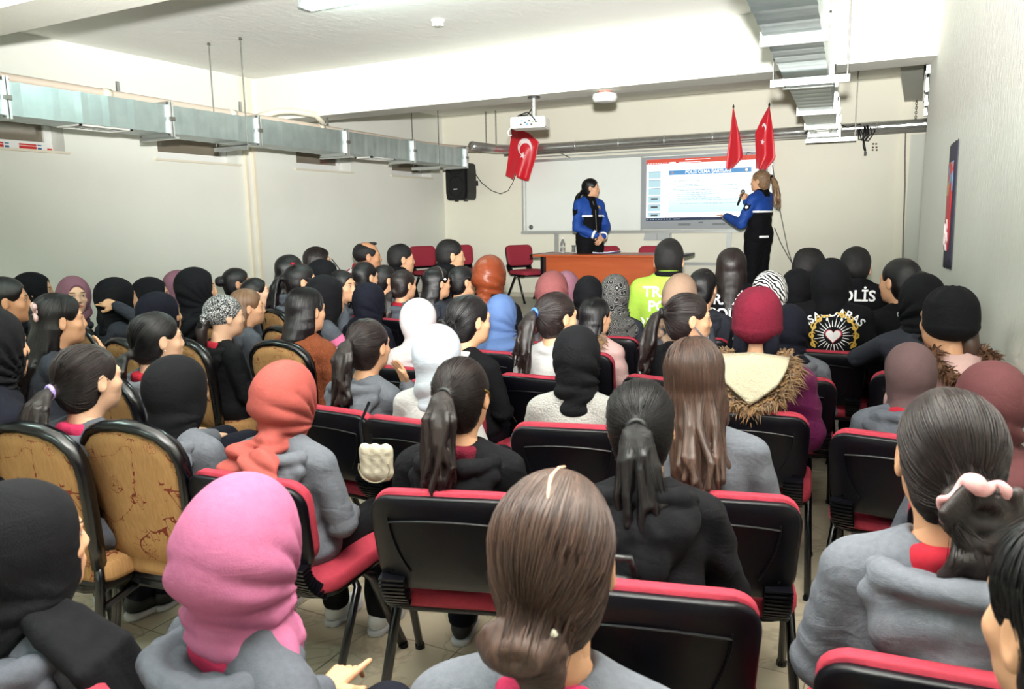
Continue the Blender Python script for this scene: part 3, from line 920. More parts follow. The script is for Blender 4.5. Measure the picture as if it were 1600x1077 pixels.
# ================================================================== chairs and table
def pad(mb, outline, thick, fn, rings=4, edge=0.3, puff=0.3):
    """a cushion-like plate over a 2d outline; fn(u,v,t) -> xyz with t from -thick/2 (back) to +thick/2 (front)"""
    n = len(outline)
    cx = sum(p[0] for p in outline) / n
    cy = sum(p[1] for p in outline) / n
    lay = []
    prof = [(0.0, -1.0)] + [(k / rings, -1.0 + (0.0 if k < rings else 0.0)) for k in range(1, rings)]
    prof += [(1 - 0.25 * edge * 0.2, -0.9), (1.0, -0.5), (1.0, 0.4), (1 - 0.02, 0.75)]
    prof += [(0.96, 0.92)] + [(k / rings, 1.0) for k in range(rings - 1, 0, -1)] + [(0.0, 1.0)]
    vs, fs, rid = [], [], []
    for s, t in prof:
        tt = t * thick / 2
        if t > 0:
            tt += puff * thick * (1 - s * s) * t
        if s == 0:
            rid.append([len(vs)])
            vs.append(fn(cx, cy, tt))
        else:
            rid.append(list(range(len(vs), len(vs) + n)))
            for u, v in outline:
                vs.append(fn(cx + (u - cx) * s, cy + (v - cy) * s, tt))
    for a, c in zip(rid[:-1], rid[1:]):
        for k in range(n):
            k2 = (k + 1) % n
            if len(a) == 1:
                fs.append((a[0], c[k], c[k2]))
            elif len(c) == 1:
                fs.append((a[k2], a[k], c[0]))
            else:
                fs.append((a[k], c[k], c[k2], a[k2]))
    return mb.add(vs, fs)


M_CHR = mat('chair_red', (156, 48, 64), 0.8, 0, 0.15, 350, (145, 42, 57), 60, spec=0.25)
M_CHB = mat('chair_black', (5, 5, 11), 0.36, 0, 0.05, 200, spec=0.28)
M_CHS = mat('chair_steel', (5, 5, 9), 0.25)
M_TAN = mat('tan_fabric', (172, 132, 88), 0.85, 0, 0.25, 260, (136, 98, 60), 120, 0.9, (1, 1, 0.12), spec=0.2)
nt, b = nodes_of(M_TAN)
tc = nt.nodes.new('ShaderNodeTexCoord')
base = b.inputs['Base Color'].links[0].from_socket


def contour(scale, seed, width, dist=0.0):
    mp = nt.nodes.new('ShaderNodeMapping')
    mp.inputs['Location'].default_value = (seed, seed * 1.7, seed * 0.3)
    mp.inputs['Scale'].default_value = (1, 0.4, 1)
    nt.links.new(tc.outputs['Object'], mp.inputs[0])
    n = nt.nodes.new('ShaderNodeTexNoise')
    n.inputs['Scale'].default_value = scale
    n.inputs['Detail'].default_value = 0.6
    n.inputs['Distortion'].default_value = dist
    nt.links.new(mp.outputs[0], n.inputs['Vector'])
    a = nt.nodes.new('ShaderNodeMath'); a.operation = 'SUBTRACT'; a.inputs[1].default_value = 0.5
    nt.links.new(n.outputs['Fac'], a.inputs[0])
    c = nt.nodes.new('ShaderNodeMath'); c.operation = 'ABSOLUTE'; nt.links.new(a.outputs[0], c.inputs[0])
    d = nt.nodes.new('ShaderNodeMath'); d.operation = 'LESS_THAN'; d.inputs[1].default_value = width
    nt.links.new(c.outputs[0], d.inputs[0])
    return d.outputs[0]


def maxn(a, c):
    m = nt.nodes.new('ShaderNodeMath'); m.operation = 'MAXIMUM'
    nt.links.new(a, m.inputs[0]); nt.links.new(c, m.inputs[1])
    return m.outputs[0]


def muln(a, c):
    m = nt.nodes.new('ShaderNodeMath'); m.operation = 'MULTIPLY'
    nt.links.new(a, m.inputs[0]); nt.links.new(c, m.inputs[1])
    return m.outputs[0]


# scattered little flowers: rings around voronoi points
vo = nt.nodes.new('ShaderNodeTexVoronoi'); vo.inputs['Scale'].default_value = 12.0; vo.inputs['Randomness'].default_value = 0.9
mpv = nt.nodes.new('ShaderNodeMapping'); mpv.inputs['Scale'].default_value = (1, 0.3, 1)
nt.links.new(tc.outputs['Object'], mpv.inputs[0])
nz = nt.nodes.new('ShaderNodeTexNoise'); nz.inputs['Scale'].default_value = 30
nt.links.new(tc.outputs['Object'], nz.inputs['Vector'])
md = nt.nodes.new('ShaderNodeMix'); md.data_type = 'VECTOR'; md.inputs[0].default_value = 0.06
nt.links.new(mpv.outputs[0], md.inputs[4]); nt.links.new(nz.outputs['Color'], md.inputs[5]); nt.links.new(md.outputs[1], vo.inputs['Vector'])
rings = None
for lo, hi in ((0.30, 0.322), (0.18, 0.20), (0.05, 0.075)):
    g = nt.nodes.new('ShaderNodeMath'); g.operation = 'GREATER_THAN'; g.inputs[1].default_value = lo
    l = nt.nodes.new('ShaderNodeMath'); l.operation = 'LESS_THAN'; l.inputs[1].default_value = hi
    nt.links.new(vo.outputs['Distance'], g.inputs[0]); nt.links.new(vo.outputs['Distance'], l.inputs[0])
    r_ = muln(g.outputs[0], l.outputs[0])
    rings = r_ if rings is None else maxn(rings, r_)
sel = nt.nodes.new('ShaderNodeSeparateColor'); nt.links.new(vo.outputs['Color'], sel.inputs[0])
gs = nt.nodes.new('ShaderNodeMath'); gs.operation = 'GREATER_THAN'; gs.inputs[1].default_value = 0.5
nt.links.new(sel.outputs[0], gs.inputs[0])
pattern = maxn(muln(rings, gs.outputs[0]), contour(5.0, 3.1, 0.0030, 0.8))
leaf = muln(contour(22, 9.0, 0.02, 0.5), contour(5.0, 3.1, 0.03, 0.8))
pattern = maxn(pattern, leaf)
mx = nt.nodes.new('ShaderNodeMix'); mx.data_type = 'RGBA'
nt.links.new(pattern, mx.inputs[0]); nt.links.new(base, mx.inputs[6]); mx.inputs[7].default_value = lin((104, 40, 26))
nt.links.new(mx.outputs[2], b.inputs['Base Color'])


def make_red_chair():
    r = empty('office_chair')
    # back, leaning 10 degrees, hollow towards the sitter
    tl = math.tan(math.radians(11))

    def bk(u, v, t, y0):
        return (u, y0 - (v - 0.46) * tl + 0.55 * u * u + t, v)
    out = [(u * (0.93 + 0.07 * (v + 0.1575) / 0.315), v + 0.645) for u, v in rrect(0.47, 0.315, 0.075, 6)]
    sh = put('back_shell', pad(MB(), out, 0.03, lambda u, v, t: bk(u, v, -t, -0.245), 4, puff=0.02), M_CHB, r, smooth=True)
    out2 = [(u * (0.94 + 0.06 * (v + 0.1575) / 0.315) * 0.985, v + 0.664) for u, v in rrect(0.47, 0.30, 0.075, 6)]
    put('back_cushion', pad(MB(), out2, 0.045, lambda u, v, t: bk(u, v, t, -0.212), 4, puff=0.2), M_CHR, r, smooth=True)
    rib = MB()
    rib.tube([bk(u, 0.735 - 0.10 * (u / 0.17) ** 2 * 0.15, 0, -0.264) for u in np.linspace(-0.17, 0.17, 9)], 0.0035, 5)
    put('shell_rib', rib, M_CHB, sh)
    for s in (-1, 1):
        put('shell_rib', MB().tube([bk(s * (0.17 - 0.055 * k ** 2), 0.735 - 0.18 * k, 0, -0.2635) for k in np.linspace(0, 1, 7)], 0.003, 5), M_CHB, sh)
        put('shell_screw', MB().lathe([(0.005, 0), (0.004, 0.003)], 8, bk(s * 0.175, 0.55, 0, -0.2625), Matrix.Rotation(PI / 2, 3, 'X')), M_CHS, sh)
    for s in (-1, 1):
        bl = MB()
        for k in range(10):
            a = k / 9
            ang = math.radians(12 + 55 * a * a)
            p = (s * 0.175, -0.262 + 0.10 * a * a, 0.53 - 0.13 * a)
            bl.box(p, (0.078, 0.044, 0.007), Matrix.Rotation(ang * 0.8, 3, 'X'))
            bl.box((p[0], p[1] + 0.002, p[2] - 0.006), (0.062, 0.030, 0.010), Matrix.Rotation(ang * 0.8, 3, 'X'))
        put('bellows', bl, M_CHB, r)
    put('seat_cushion', pad(MB(), [(u, v + 0.02) for u, v in rrect(0.49, 0.45, 0.09, 6)], 0.055, lambda u, v, t: (u, v, 0.43 + t - 0.25 * max(v - 0.1, 0) ** 2), 4, puff=0.3), M_CHR, r, smooth=True)
    put('seat_shell', pad(MB(), [(u, v + 0.02) for u, v in rrect(0.47, 0.43, 0.09, 6)], 0.03, lambda u, v, t: (u, v, 0.395 - t), 3, puff=0.1), M_CHB, r, smooth=True)
    for s in (-1, 1):
        for f in (-1, 1):
            put('leg', MB().tube([(s * 0.12, f * 0.02 + 0.02, 0.375), (s * 0.2, f * 0.025 + 0.02, 0.385), (s * 0.235, f * 0.045 + 0.02, 0.36), (s * 0.25, f * 0.23 + 0.0, 0.012)], 0.0195, 8, sx=0.75), M_CHS, r, smooth=True)
            put('foot_cap', MB().tube([(s * 0.2497, f * 0.2275, 0.018), (s * 0.2503, f * 0.2325, 0.0)], 0.019, 8), M_CHB, r)
    put('cross_bar', MB().tube([(-0.2, 0.02, 0.375), (0.2, 0.02, 0.375)], 0.014, 8), M_CHS, r)
    return r


def make_tan_chair():
    r = empty('banquet_chair')
    tl = 0.16

    def bk(u, v, t, y0=-0.215):
        return (u, y0 - (v - 0.46) * tl + 0.35 * u * u + t, v)
    half = [(0.165, 0.45), (0.178, 0.55), (0.194, 0.68), (0.205, 0.79), (0.203, 0.84), (0.185, 0.885), (0.14, 0.925), (0.08, 0.945), (0.0, 0.953)]
    out = half + [(-u, v) for u, v in half[-2::-1]]
    put('back_panel', pad(MB(), [(u * 0.95, 0.46 + (v - 0.46) * 0.965) for u, v in out], 0.05, lambda u, v, t: bk(u, v, t), 4, puff=0.35), M_TAN, r, smooth=True)
    put('back_frame', MB().tube([bk(u, v, 0) for u, v in out], 0.03, 8, sx=0.62), M_CHS, r, smooth=True)
    put('seat_cushion', pad(MB(), [(u * (1 + 0.25 * v), v + 0.0) for u, v in rrect(0.42, 0.43, 0.06, 5)], 0.075, lambda u, v, t: (u, v, 0.425 + t), 4, puff=0.25), M_TAN, r, smooth=True)
    put('seat_frame', MB().tube([(0.185, -0.2, 0.375), (0.2, 0.2, 0.375), (-0.2, 0.2, 0.375), (-0.185, -0.2, 0.375)], 0.015, 6, closed=True), M_CHS, r)
    for s in (-1, 1):
        put('leg', MB().tube([bk(s * 0.165, 0.46, 0), (s * 0.168, -0.21, 0.40), (s * 0.185, -0.27, 0.0)], 0.017, 8), M_CHS, r, smooth=True)
        put('leg', MB().tube([(s * 0.195, 0.17, 0.375), (s * 0.2, 0.2, 0.0)], 0.017, 8), M_CHS, r, smooth=True)
        put('side_brace', MB().tube([(s * 0.172, -0.215, 0.30), (s * 0.186, -0.08, 0.33), (s * 0.19, 0.05, 0.37)], 0.013, 6), M_CHS, r)
    put('rear_brace', MB().tube([(-0.17, -0.205, 0.37), (-0.08, -0.2, 0.35), (0.08, -0.2, 0.35), (0.17, -0.205, 0.37)], 0.015, 6), M_CHS, r)
    return r


red0, tan0 = make_red_chair(), make_tan_chair()
_used = {'red': False, 'tan': False}


def chair(kind, loc, rz, label, group=None):
    p = red0 if kind == 'red' else tan0
    if _used[kind]:
        p = copy_tree(p)
    _used[kind] = True
    p.location = loc
    p.rotation_euler = (0, 0, rz)
    tag(p, label, 'chair', group)
    return p


# table on the stage
tb = empty('office_table', (3.42, -1.62, STG))
tag(tb, 'long cherry wood table with black edges on the stage', 'table')
M_WOOD = mat('cherry_wood', (186, 92, 50), 0.38, 0, 0.03, 30, (164, 74, 38), 5, 0.8, (0.6, 6, 6), detail=6)
put('table_top', MB().prism(rrect(1.86, 0.72, 0.05), 0.725, 0.75, lambda u, v, t: (u, v, t)), M_WOOD, tb, bevel=0.006)
for s in (-1, 1):
    put('edge_band', MB().prism([(0, -0.36), (0.03, -0.33), (0.045, 0), (0.03, 0.33), (0, 0.36)], 0.722, 0.753, lambda u, v, t, s=s: (s * (0.925 + u), v, t)), M_CHB, tb)
    put('side_panel', MB().bx(s * 0.80 - 0.02, s * 0.80 + 0.02, -0.3, 0.28, 0.0, 0.725), M_CHB, tb)
put('front_panel', MB().bx(-0.78, 0.78, -0.22, -0.2, 0.2, 0.725), M_WOOD, tb)
# things on the table
M_GLASS = mat('clear_glass', (235, 240, 240), 0.05, spec=0.5, trans=0.85)
g = empty('water_bottle', (2.72, -1.5, STG + 0.75))
tag(g, 'clear plastic water bottle at the left end of the table', 'bottle')
put('bottle_body', MB().lathe([(0.03, 0), (0.032, 0.02), (0.032, 0.05), (0.029, 0.06), (0.032, 0.07), (0.032, 0.12), (0.013, 0.165), (0.013, 0.18)], 16), M_GLASS, g, smooth=True)
put('bottle_cap', MB().lathe([(0.015, 0.178), (0.015, 0.2)], 12), M_WHT, g)
g = empty('tea_glass', (2.88, -1.52, STG + 0.75))
tag(g, 'small glass of dark tea beside the water bottle', 'glass')
put('glass', MB().lathe([(0.02, 0), (0.026, 0.02), (0.019, 0.05), (0.027, 0.1)], 16), M_GLASS, g, smooth=True)
put('tea', MB().lathe([(0.017, 0.004), (0.023, 0.02), (0.0165, 0.05), (0.022, 0.085)], 16), mat('dark_tea', (40, 12, 8), 0.1), g, smooth=True)
put('saucer', MB().lathe([(0.03, -0.001), (0.05, 0.004), (0.05, 0.007)], 18), M_WHT, g, smooth=True)
g = empty('open_notebook', (3.25, -1.45, STG + 0.752))
tag(g, 'open blue covered notebook lying on the table', 'notebook')
for s in (-1, 1):
    put('page', MB().box((s * 0.1, 0, 0.012), (0.19, 0.26, 0.008), Matrix.Rotation(s * -0.1, 3, 'Y')), mat('page', (220, 222, 232), 0.7), g)
    put('cover', MB().box((s * 0.102, 0, 0.004), (0.2, 0.27, 0.004), Matrix.Rotation(s * -0.08, 3, 'Y')), mat('blue_cover', (60, 60, 150), 0.5), g)
# stage chairs: two behind the table, two on the left, one by the wall corner
chair('red', (3.0, -1.02, STG), PI, 'red chair behind the table in front of the standing officer', 'red chairs on the stage')
chair('red', (3.72, -1.0, STG), PI, 'red chair behind the table nearest the large screen', 'red chairs on the stage')
chair('red', (1.78, -0.58, STG), math.radians(-118), 'empty red chair at the left end of the table, turned sideways', 'red chairs on the stage')
chair('red', (0.72, -0.62, STG), math.radians(-128), 'empty red chair near the left corner, right one of two', 'red chairs on the stage')
chair('red', (0.40, -1.02, STG), math.radians(-112), 'empty red chair against the left wall behind a seated man', 'red chairs on the stage')

# ================================================================== smooth solids (for people and cloth)
F32 = np.float32


class Sdf:
    def __init__(self, lo, hi, h):
        self.lo, self.h = np.array(lo, F32), h
        self.n = [int(math.ceil((b_ - a_) / h)) + 1 for a_, b_ in zip(lo, hi)]
        self.ax = [self.lo[k] + h * np.arange(self.n[k], dtype=F32) for k in range(3)]
        self.D = np.full(self.n, 0.5, F32)

    def _win(self, lo, hi):
        s = []
        for k in range(3):
            a = max(0, int(math.floor((lo[k] - self.lo[k]) / self.h)))
            c = min(self.n[k], int(math.ceil((hi[k] - self.lo[k]) / self.h)) + 1)
            if c - a < 1:
                return None, None
            s.append(slice(a, c))
        g = (self.ax[0][s[0]][:, None, None], self.ax[1][s[1]][None, :, None], self.ax[2][s[2]][None, None, :])
        return tuple(s), g

    def _mix(self, s, d, k, op):
        A = self.D[s]
        if op == 'add':
            if k > 0:
                hh = np.clip(0.5 + 0.5 * (A - d) / k, 0, 1)
                self.D[s] = A * (1 - hh) + d * hh - k * hh * (1 - hh)
            else:
                self.D[s] = np.minimum(A, d)
        else:
            d = -d
            if k > 0:
                hh = np.clip(0.5 - 0.5 * (A - d) / k, 0, 1)
                self.D[s] = A * (1 - hh) + d * hh + k * hh * (1 - hh)
            else:
                self.D[s] = np.maximum(A, d)

    def cone(self, a, b_, r1, r2=None, k=0.02, op='add'):
        r2 = r1 if r2 is None else r2
        a, b_ = np.array(a, F32), np.array(b_, F32)
        m = max(r1, r2) + k + 2.5 * self.h
        s, g = self._win(np.minimum(a, b_) - m, np.maximum(a, b_) + m)
        if s is None:
            return self
        v = b_ - a
        L2 = float(v @ v) + 1e-9
        px, py, pz = g[0] - a[0], g[1] - a[1], g[2] - a[2]
        t = np.clip((px * v[0] + py * v[1] + pz * v[2]) / L2, 0, 1)
        d = np.sqrt((px - t * v[0]) ** 2 + (py - t * v[1]) ** 2 + (pz - t * v[2]) ** 2) - (r1 + (r2 - r1) * t)
        self._mix(s, d, k, op)
        return self

    def chain(self, pts, rs, k=0.012, op='add'):
        for p, q, r1, r2 in zip(pts[:-1], pts[1:], rs[:-1], rs[1:]):
            self.cone(p, q, r1, r2, k, op)
        return self

    def ell(self, c, r, k=0.02, op='add', R=None):
        c, r = np.array(c, F32), np.array(r, F32)
        m = float(r.max()) + k + 2.5 * self.h
        e = r + k + 2.5 * self.h if R is None else np.array([m] * 3)
        s, g = self._win(c - e, c + e)
        if s is None:
            return self
        x, y, z = g[0] - c[0], g[1] - c[1], g[2] - c[2]
        if R is not None:
            R = np.array(R, F32)
            x, y, z = (R[0, 0] * x + R[1, 0] * y + R[2, 0] * z, R[0, 1] * x + R[1, 1] * y + R[2, 1] * z, R[0, 2] * x + R[1, 2] * y + R[2, 2] * z)
        k0 = np.sqrt((x / r[0]) ** 2 + (y / r[1]) ** 2 + (z / r[2]) ** 2)
        k1 = np.sqrt((x / r[0] ** 2) ** 2 + (y / r[1] ** 2) ** 2 + (z / r[2] ** 2) ** 2) + 1e-6
        self._mix(s, k0 * (k0 - 1) / k1, k, op)
        return self

    def disp(self, fn):
        s, g = self._win(self.lo, self.lo + np.array(self.n) * self.h)
        X, Y, Z = np.broadcast_arrays(*g)
        msk = np.abs(self.D) < 0.035 + 2 * self.h
        self.D[msk] += fn(X[msk], Y[msk], Z[msk]).astype(F32)
        return self

    def mesh(self):
        D, h = self.D, self.h
        ins = D < 0
        c = ins[:-1, :-1, :-1].astype(np.int8)
        for i, j, k in ((1, 0, 0), (0, 1, 0), (0, 0, 1), (1, 1, 0), (1, 0, 1), (0, 1, 1), (1, 1, 1)):
            c = c + ins[i:D.shape[0] - 1 + i, j:D.shape[1] - 1 + j, k:D.shape[2] - 1 + k]
        act = (c > 0) & (c < 8)
        I, J, K = np.nonzero(act)
        idx = np.full(act.shape, -1, np.int32)
        idx[I, J, K] = np.arange(len(I))
        acc = np.zeros((len(I), 3), F32)
        cnt = np.zeros(len(I), F32)
        corners = [(0, 0, 0), (1, 0, 0), (0, 1, 0), (0, 0, 1), (1, 1, 0), (1, 0, 1), (0, 1, 1), (1, 1, 1)]
        val = {q: D[I + q[0], J + q[1], K + q[2]] for q in corners}
        for q in corners:
            for ax in range(3):
                if q[ax] == 0:
                    p = list(q)
                    p[ax] = 1
                    p = tuple(p)
                    a, b_ = val[q], val[p]
                    m = (a < 0) != (b_ < 0)
                    t = np.where(m, a / (a - b_ + 1e-12), 0)
                    for d in range(3):
                        acc[:, d] += np.where(m, q[d] + (t if d == ax else 0), 0)
                    cnt += m
        V = self.lo + h * (np.stack([I, J, K], 1) + acc / np.maximum(cnt, 1)[:, None])
        Q = []
        for ax in range(3):
            a = [slice(1, -1)] * 3
            lo_, hi_ = list(a), list(a)
            lo_[ax] = slice(0, -1)
            hi_[ax] = slice(1, None)
            A, B = ins[tuple(lo_)], ins[tuple(hi_)]
            P = np.argwhere(A != B)
            if len(P) == 0:
                continue
            fl_ = A[tuple(P.T)]
            off = np.array([1, 1, 1])
            off[ax] = 0
            P = P + off
            u, w_ = (ax + 1) % 3, (ax + 2) % 3
            eu, ew = np.zeros(3, int), np.zeros(3, int)
            eu[u] = 1
            ew[w_] = 1
            q = np.stack([idx[tuple((P - eu - ew).T)], idx[tuple((P - ew).T)], idx[tuple(P.T)], idx[tuple((P - eu).T)]], 1)
            q[~fl_] = q[~fl_][:, ::-1]
            Q.append(q)
        Q = np.concatenate(Q) if Q else np.zeros((0, 4), int)
        return V.astype(F32), Q


def relax(V, Q, it=1, f=0.5):
    for _ in range(it):
        S = np.zeros_like(V)
        C = np.zeros(len(V), F32)
        for a, c in ((0, 1), (1, 2), (2, 3), (3, 0)):
            np.add.at(S, Q[:, a], V[Q[:, c]])
            np.add.at(C, Q[:, a], 1)
        V = V * (1 - f) + f * S / np.maximum(C, 1)[:, None]
    return V


def np_mesh(name, V, Q, attrs=None, smooth=True):
    me = bpy.data.meshes.new(name)
    n, f = len(V), len(Q)
    me.vertices.add(n)
    me.vertices.foreach_set('co', np.ascontiguousarray(V, F32).ravel())
    me.loops.add(f * 4)
    me.loops.foreach_set('vertex_index', np.ascontiguousarray(Q, np.int32).ravel())
    me.polygons.add(f)
    me.polygons.foreach_set('loop_start', np.arange(0, f * 4, 4, dtype=np.int32))
    me.update(calc_edges=True)
    me.validate()
    if smooth:
        me.polygons.foreach_set('use_smooth', np.ones(len(me.polygons), bool))
    for k, A in (attrs or {}).items():
        at_ = me.attributes.new(k, 'FLOAT_VECTOR', 'POINT')
        at_.data.foreach_set('vector', np.ascontiguousarray(A, F32).ravel())
    return me


_rs = np.random.RandomState(5)
_wd = _rs.normal(size=(40, 3)).astype(F32)
_wd /= np.linalg.norm(_wd, axis=1)[:, None]
_wp = _rs.uniform(0, 6.28, 40).astype(F32)


def wob(X, Y, Z, freq, seed=0, n=5):
    """cheap smooth noise, about -1..1"""
    o = 0
    for i in range(n):
        k = (seed * 7 + i) % 40
        f = freq * (0.7 + 0.25 * i)
        o = o + np.sin(f * (X * _wd[k, 0] + Y * _wd[k, 1] + Z * _wd[k, 2]) + _wp[k])
    return o / n * 1.4


# ------------------------------------------------------------------ head
HC = np.array((0.0, -0.015, 1.108), F32)      # skull centre of a seated figure
HSC = 1.09
NP_ = np.array((0.0, -0.055, 1.0), F32)     # the point the head turns about


_cache = {}


def cached(fn):
    def g(*a):
        k = (fn.__name__,) + a
        if k not in _cache:
            _cache[k] = fn(*a)
        return _cache[k]
    return g


@cached
def head_arr(h):
    s = Sdf((-0.12, -0.14, -0.23), (0.12, 0.15, 0.14), h)
    s.ell((0, -0.014, 0.028), (0.075, 0.096, 0.084), 0)
    s.ell((0, 0.022, -0.035), (0.060, 0.070, 0.075), 0.03)
    s.ell((0, 0.035, -0.075), (0.046, 0.050, 0.040), 0.03)
    s.ell((0, 0.068, -0.098), (0.020, 0.018, 0.016), 0.02)
    s.cone((-0.036, 0.072, 0.018), (0.036, 0.072, 0.018), 0.014, 0.014, 0.02)
    s.cone((0, 0.085, 0.008), (0, 0.098, -0.030), 0.0075, 0.0115, 0.014)
    for q in (-1, 1):
        s.ell((q * 0.009, 0.092, -0.035), (0.010, 0.010, 0.008), 0.008)
        s.ell((q * 0.031, 0.092, 0.002), (0.017, 0.012, 0.011), 0.012, 'sub')
        s.ell((q * 0.031, 0.074, 0.001), (0.0125, 0.0125, 0.0125), 0.004)
        s.ell((q * 0.040, 0.056, -0.028), (0.022, 0.022, 0.020), 0.02)
        # ears
        s.ell((q * 0.077, -0.008, -0.008), (0.009, 0.019, 0.033), 0.006)
        s.ell((q * 0.086, -0.004, -0.004), (0.006, 0.011, 0.020), 0.005, 'sub')
    s.cone((-0.016, 0.086, -0.060), (0.016, 0.086, -0.060), 0.0075, 0.0075, 0.008)
    s.cone((-0.013, 0.084, -0.070), (0.013, 0.084, -0.070), 0.0075, 0.0075, 0.008)
    s.cone((0, -0.022, -0.07), (0, -0.040, -0.20), 0.050, 0.054, 0.03)
    V, Q = s.mesh()
    return V, Q


def headrot(yaw, pitch, roll=0.0):
    return np.array(Euler((math.radians(pitch), math.radians(roll), math.radians(yaw)), 'ZYX').to_matrix() if False else
                    (Matrix.Rotation(math.radians(yaw), 3, 'Z') @ Matrix.Rotation(math.radians(pitch), 3, 'X') @ Matrix.Rotation(math.radians(roll), 3, 'Y')), F32)


# ------------------------------------------------------------------ hands: wrist at the origin, fingers along +Y, palm down, thumb at -X (a right hand)
@cached
def hand_arr(kind, h):
    curl = {'relax': 24, 'grip': 62, 'open': 7, 'point': 40}[kind]
    s = Sdf((-0.09, -0.06, -0.10), (0.07, 0.22, 0.05), h)
    s.cone((0, -0.05, 0), (0, 0.015, 0), 0.024, 0.022, 0.01)
    for x in (-0.026, -0.009, 0.008, 0.024):
        s.cone((x * 0.6, 0.01, 0), (x, 0.082, 0.001), 0.0145, 0.0115, 0.01)
    for i, (x, l) in enumerate(((-0.028, 0.070), (-0.009, 0.079), (0.010, 0.073), (0.027, 0.058))):
        a = math.radians(curl * (0.55 + 0.12 * i))
        if kind == 'point' and i == 0:
            a = 0.05
        p = np.array((x, 0.080, 0.0))
        ang = a * 0.7
        r = 0.0092 if i < 3 else 0.008
        fx = (x + 0.002) * 0.12
        for q, f in enumerate((0.45, 0.32, 0.23)):
            d = np.array((fx, math.cos(ang), -math.sin(ang))) * l * f
            s.cone(p, p + d, r, r - 0.0008, 0.003)
            p = p + d
            r -= 0.0008
            ang += a
    tb_ = math.radians(curl)
    p0 = np.array((-0.02, 0.018, -0.004))
    p1 = p0 + np.array((-0.026, 0.026, -0.008))
    p2 = p1 + np.array((-0.012, 0.027, -0.010 - 0.012 * math.sin(tb_)))
    p3 = p2 + np.array((0.004 + 0.012 * math.sin(tb_), 0.023, -0.008 - 0.01 * math.sin(tb_)))
    s.chain([p0, p1, p2, p3], [0.015, 0.0125, 0.0105, 0.0085], 0.006)
    return s.mesh()


def basis(fwd, up):
    f = Vector(fwd).normalized()
    u = Vector(up)
    x = f.cross(u).normalized()
    z = x.cross(f)
    return np.array(((x.x, f.x, z.x), (x.y, f.y, z.y), (x.z, f.z, z.z)), F32)


# ------------------------------------------------------------------ poses (right = +X)
def mir(p):
    return (-p[0], p[1], p[2])


POSES = {
    'man': dict(r=((.168, -.07, .885), (.225, -.02, .645), (.115, .175, .600), (-.5, .8, -.15), (0, .2, 1)), hand='relax', drop=.055, lean=4),
    'lapf': dict(r=((.163, -.07, .875), (.215, .03, .655), (.115, .205, .60), (-.5, .8, -.15), (0, .2, 1)), hand='relax', lean=13),
    'lapff': dict(r=((.163, -.07, .875), (.22, .06, .67), (.115, .22, .63), (-.5, .8, -.15), (0, .2, 1)), hand='relax', lean=23),
    # shoulder, elbow, wrist, hand forward, hand up
    'lap': dict(r=((.163, -.07, .875), (.215, -.03, .645), (.115, .165, .600), (-.5, .8, -.15), (0, .2, 1)), hand='relax'),
    'cross': dict(r=((.163, -.07, .875), (.225, .03, .665), (-.02, .185, .705), (-1, .15, .1), (0, .5, 1)),
                  l=((-.163, -.07, .875), (-.225, .03, .665), (.03, .165, .665), (1, .2, 0), (0, .5, 1)), hand='relax'),
    'fwd': dict(r=((.163, -.07, .875), (.235, .10, .66), (.13, .30, .66), (-.4, .9, 0), (0, 0, 1)), hand='relax', lean=14),
    'chin': dict(r=((.163, -.07, .875), (.225, .13, .68), (.085, .165, .905), (-.35, -.15, .9), (.4, 1, 0)),
                 l=((-.163, -.07, .875), (-.22, .05, .65), (.05, .20, .64), (1, .3, 0), (0, .2, 1)), hand='relax', lean=6),
    'raise': dict(r=((.163, -.07, .885), (.33, .05, .93), (.135, -.09, 1.07), (-.8, -.5, .25), (.3, -.6, .6)),
                  l=((-.163, -.07, .875), (-.215, -.03, .645), (-.115, .165, .600), (.5, .8, -.15), (0, .2, 1)), hand='relax'),
    'point': dict(r=((.163, -.07, .875), (.225, -.02, .65), (.14, .20, .63), (.25, 1, .1), (0, 0, 1)), hand='point'),
    'sleep': dict(r=((.163, -.07, .875), (.25, .10, .78), (.0, .20, .79), (-1, .1, .05), (0, .3, 1)),
                  l=((-.163, -.07, .875), (-.29, .12, .80), (-.02, .22, .78), (1, .1, .05), (0, .3, 1)), hand='relax', lean=10),
}


def pose_pts(name):
    p = POSES[name]
    r = p['r']
    l = p.get('l')
    if l is None:
        l = tuple(mir(q) for q in r)
    a = math.radians(p.get('lean', 0))
    R = Matrix.Rotation(-a, 3, 'X')
    piv = Vector((0, -.05, .55))

    def tr(q):
        return tuple(R @ (Vector(q) - piv) + piv)
    out = []
    for s in (r, l):
        out.append((tr(s[0]), tr(s[1]), tr(s[2]), tuple(R @ Vector(s[3])), tuple(R @ Vector(s[4]))))
    return out, tr, p['hand']


def torso(s, tr, g, wide=1.0, belly=1.0):
    s.ell(tr((0, -.045, .555)), ((.168 + g) * wide, (.125 + g) * belly, .105 + g), 0.03)
    s.ell(tr((0, -.05, .66)), ((.148 + g) * wide, (.108 + g) * belly, .13 + g), 0.05)
    s.ell(tr((0, -.062, .78)), ((.155 + g) * wide, .108 + g, .13 + g), 0.05)
    s.cone(tr((-.128 * wide, -.072, .878)), tr((.128 * wide, -.072, .878)), .052 + g, .052 + g, 0.05)
    for q in (-1, 1):
        s.cone(tr((q * .10, -.07, .90)), tr((q * .035, -.062, .935)), .044 + g, .046 + g, 0.04)


def legs(s, g, flare=0.0):
    s.ell((0, -.045, .545), (.165 + g, .125 + g, .095 + g), 0.03)
    for q in (-1, 1):
        s.cone((q * .085, -.03, .515), (q * .105, .36, .515), .082 + g, .062 + g, 0.04)
        s.cone((q * .105, .36, .51), (q * .11, .345, .11), .060 + g, .042 + g + flare, 0.03)


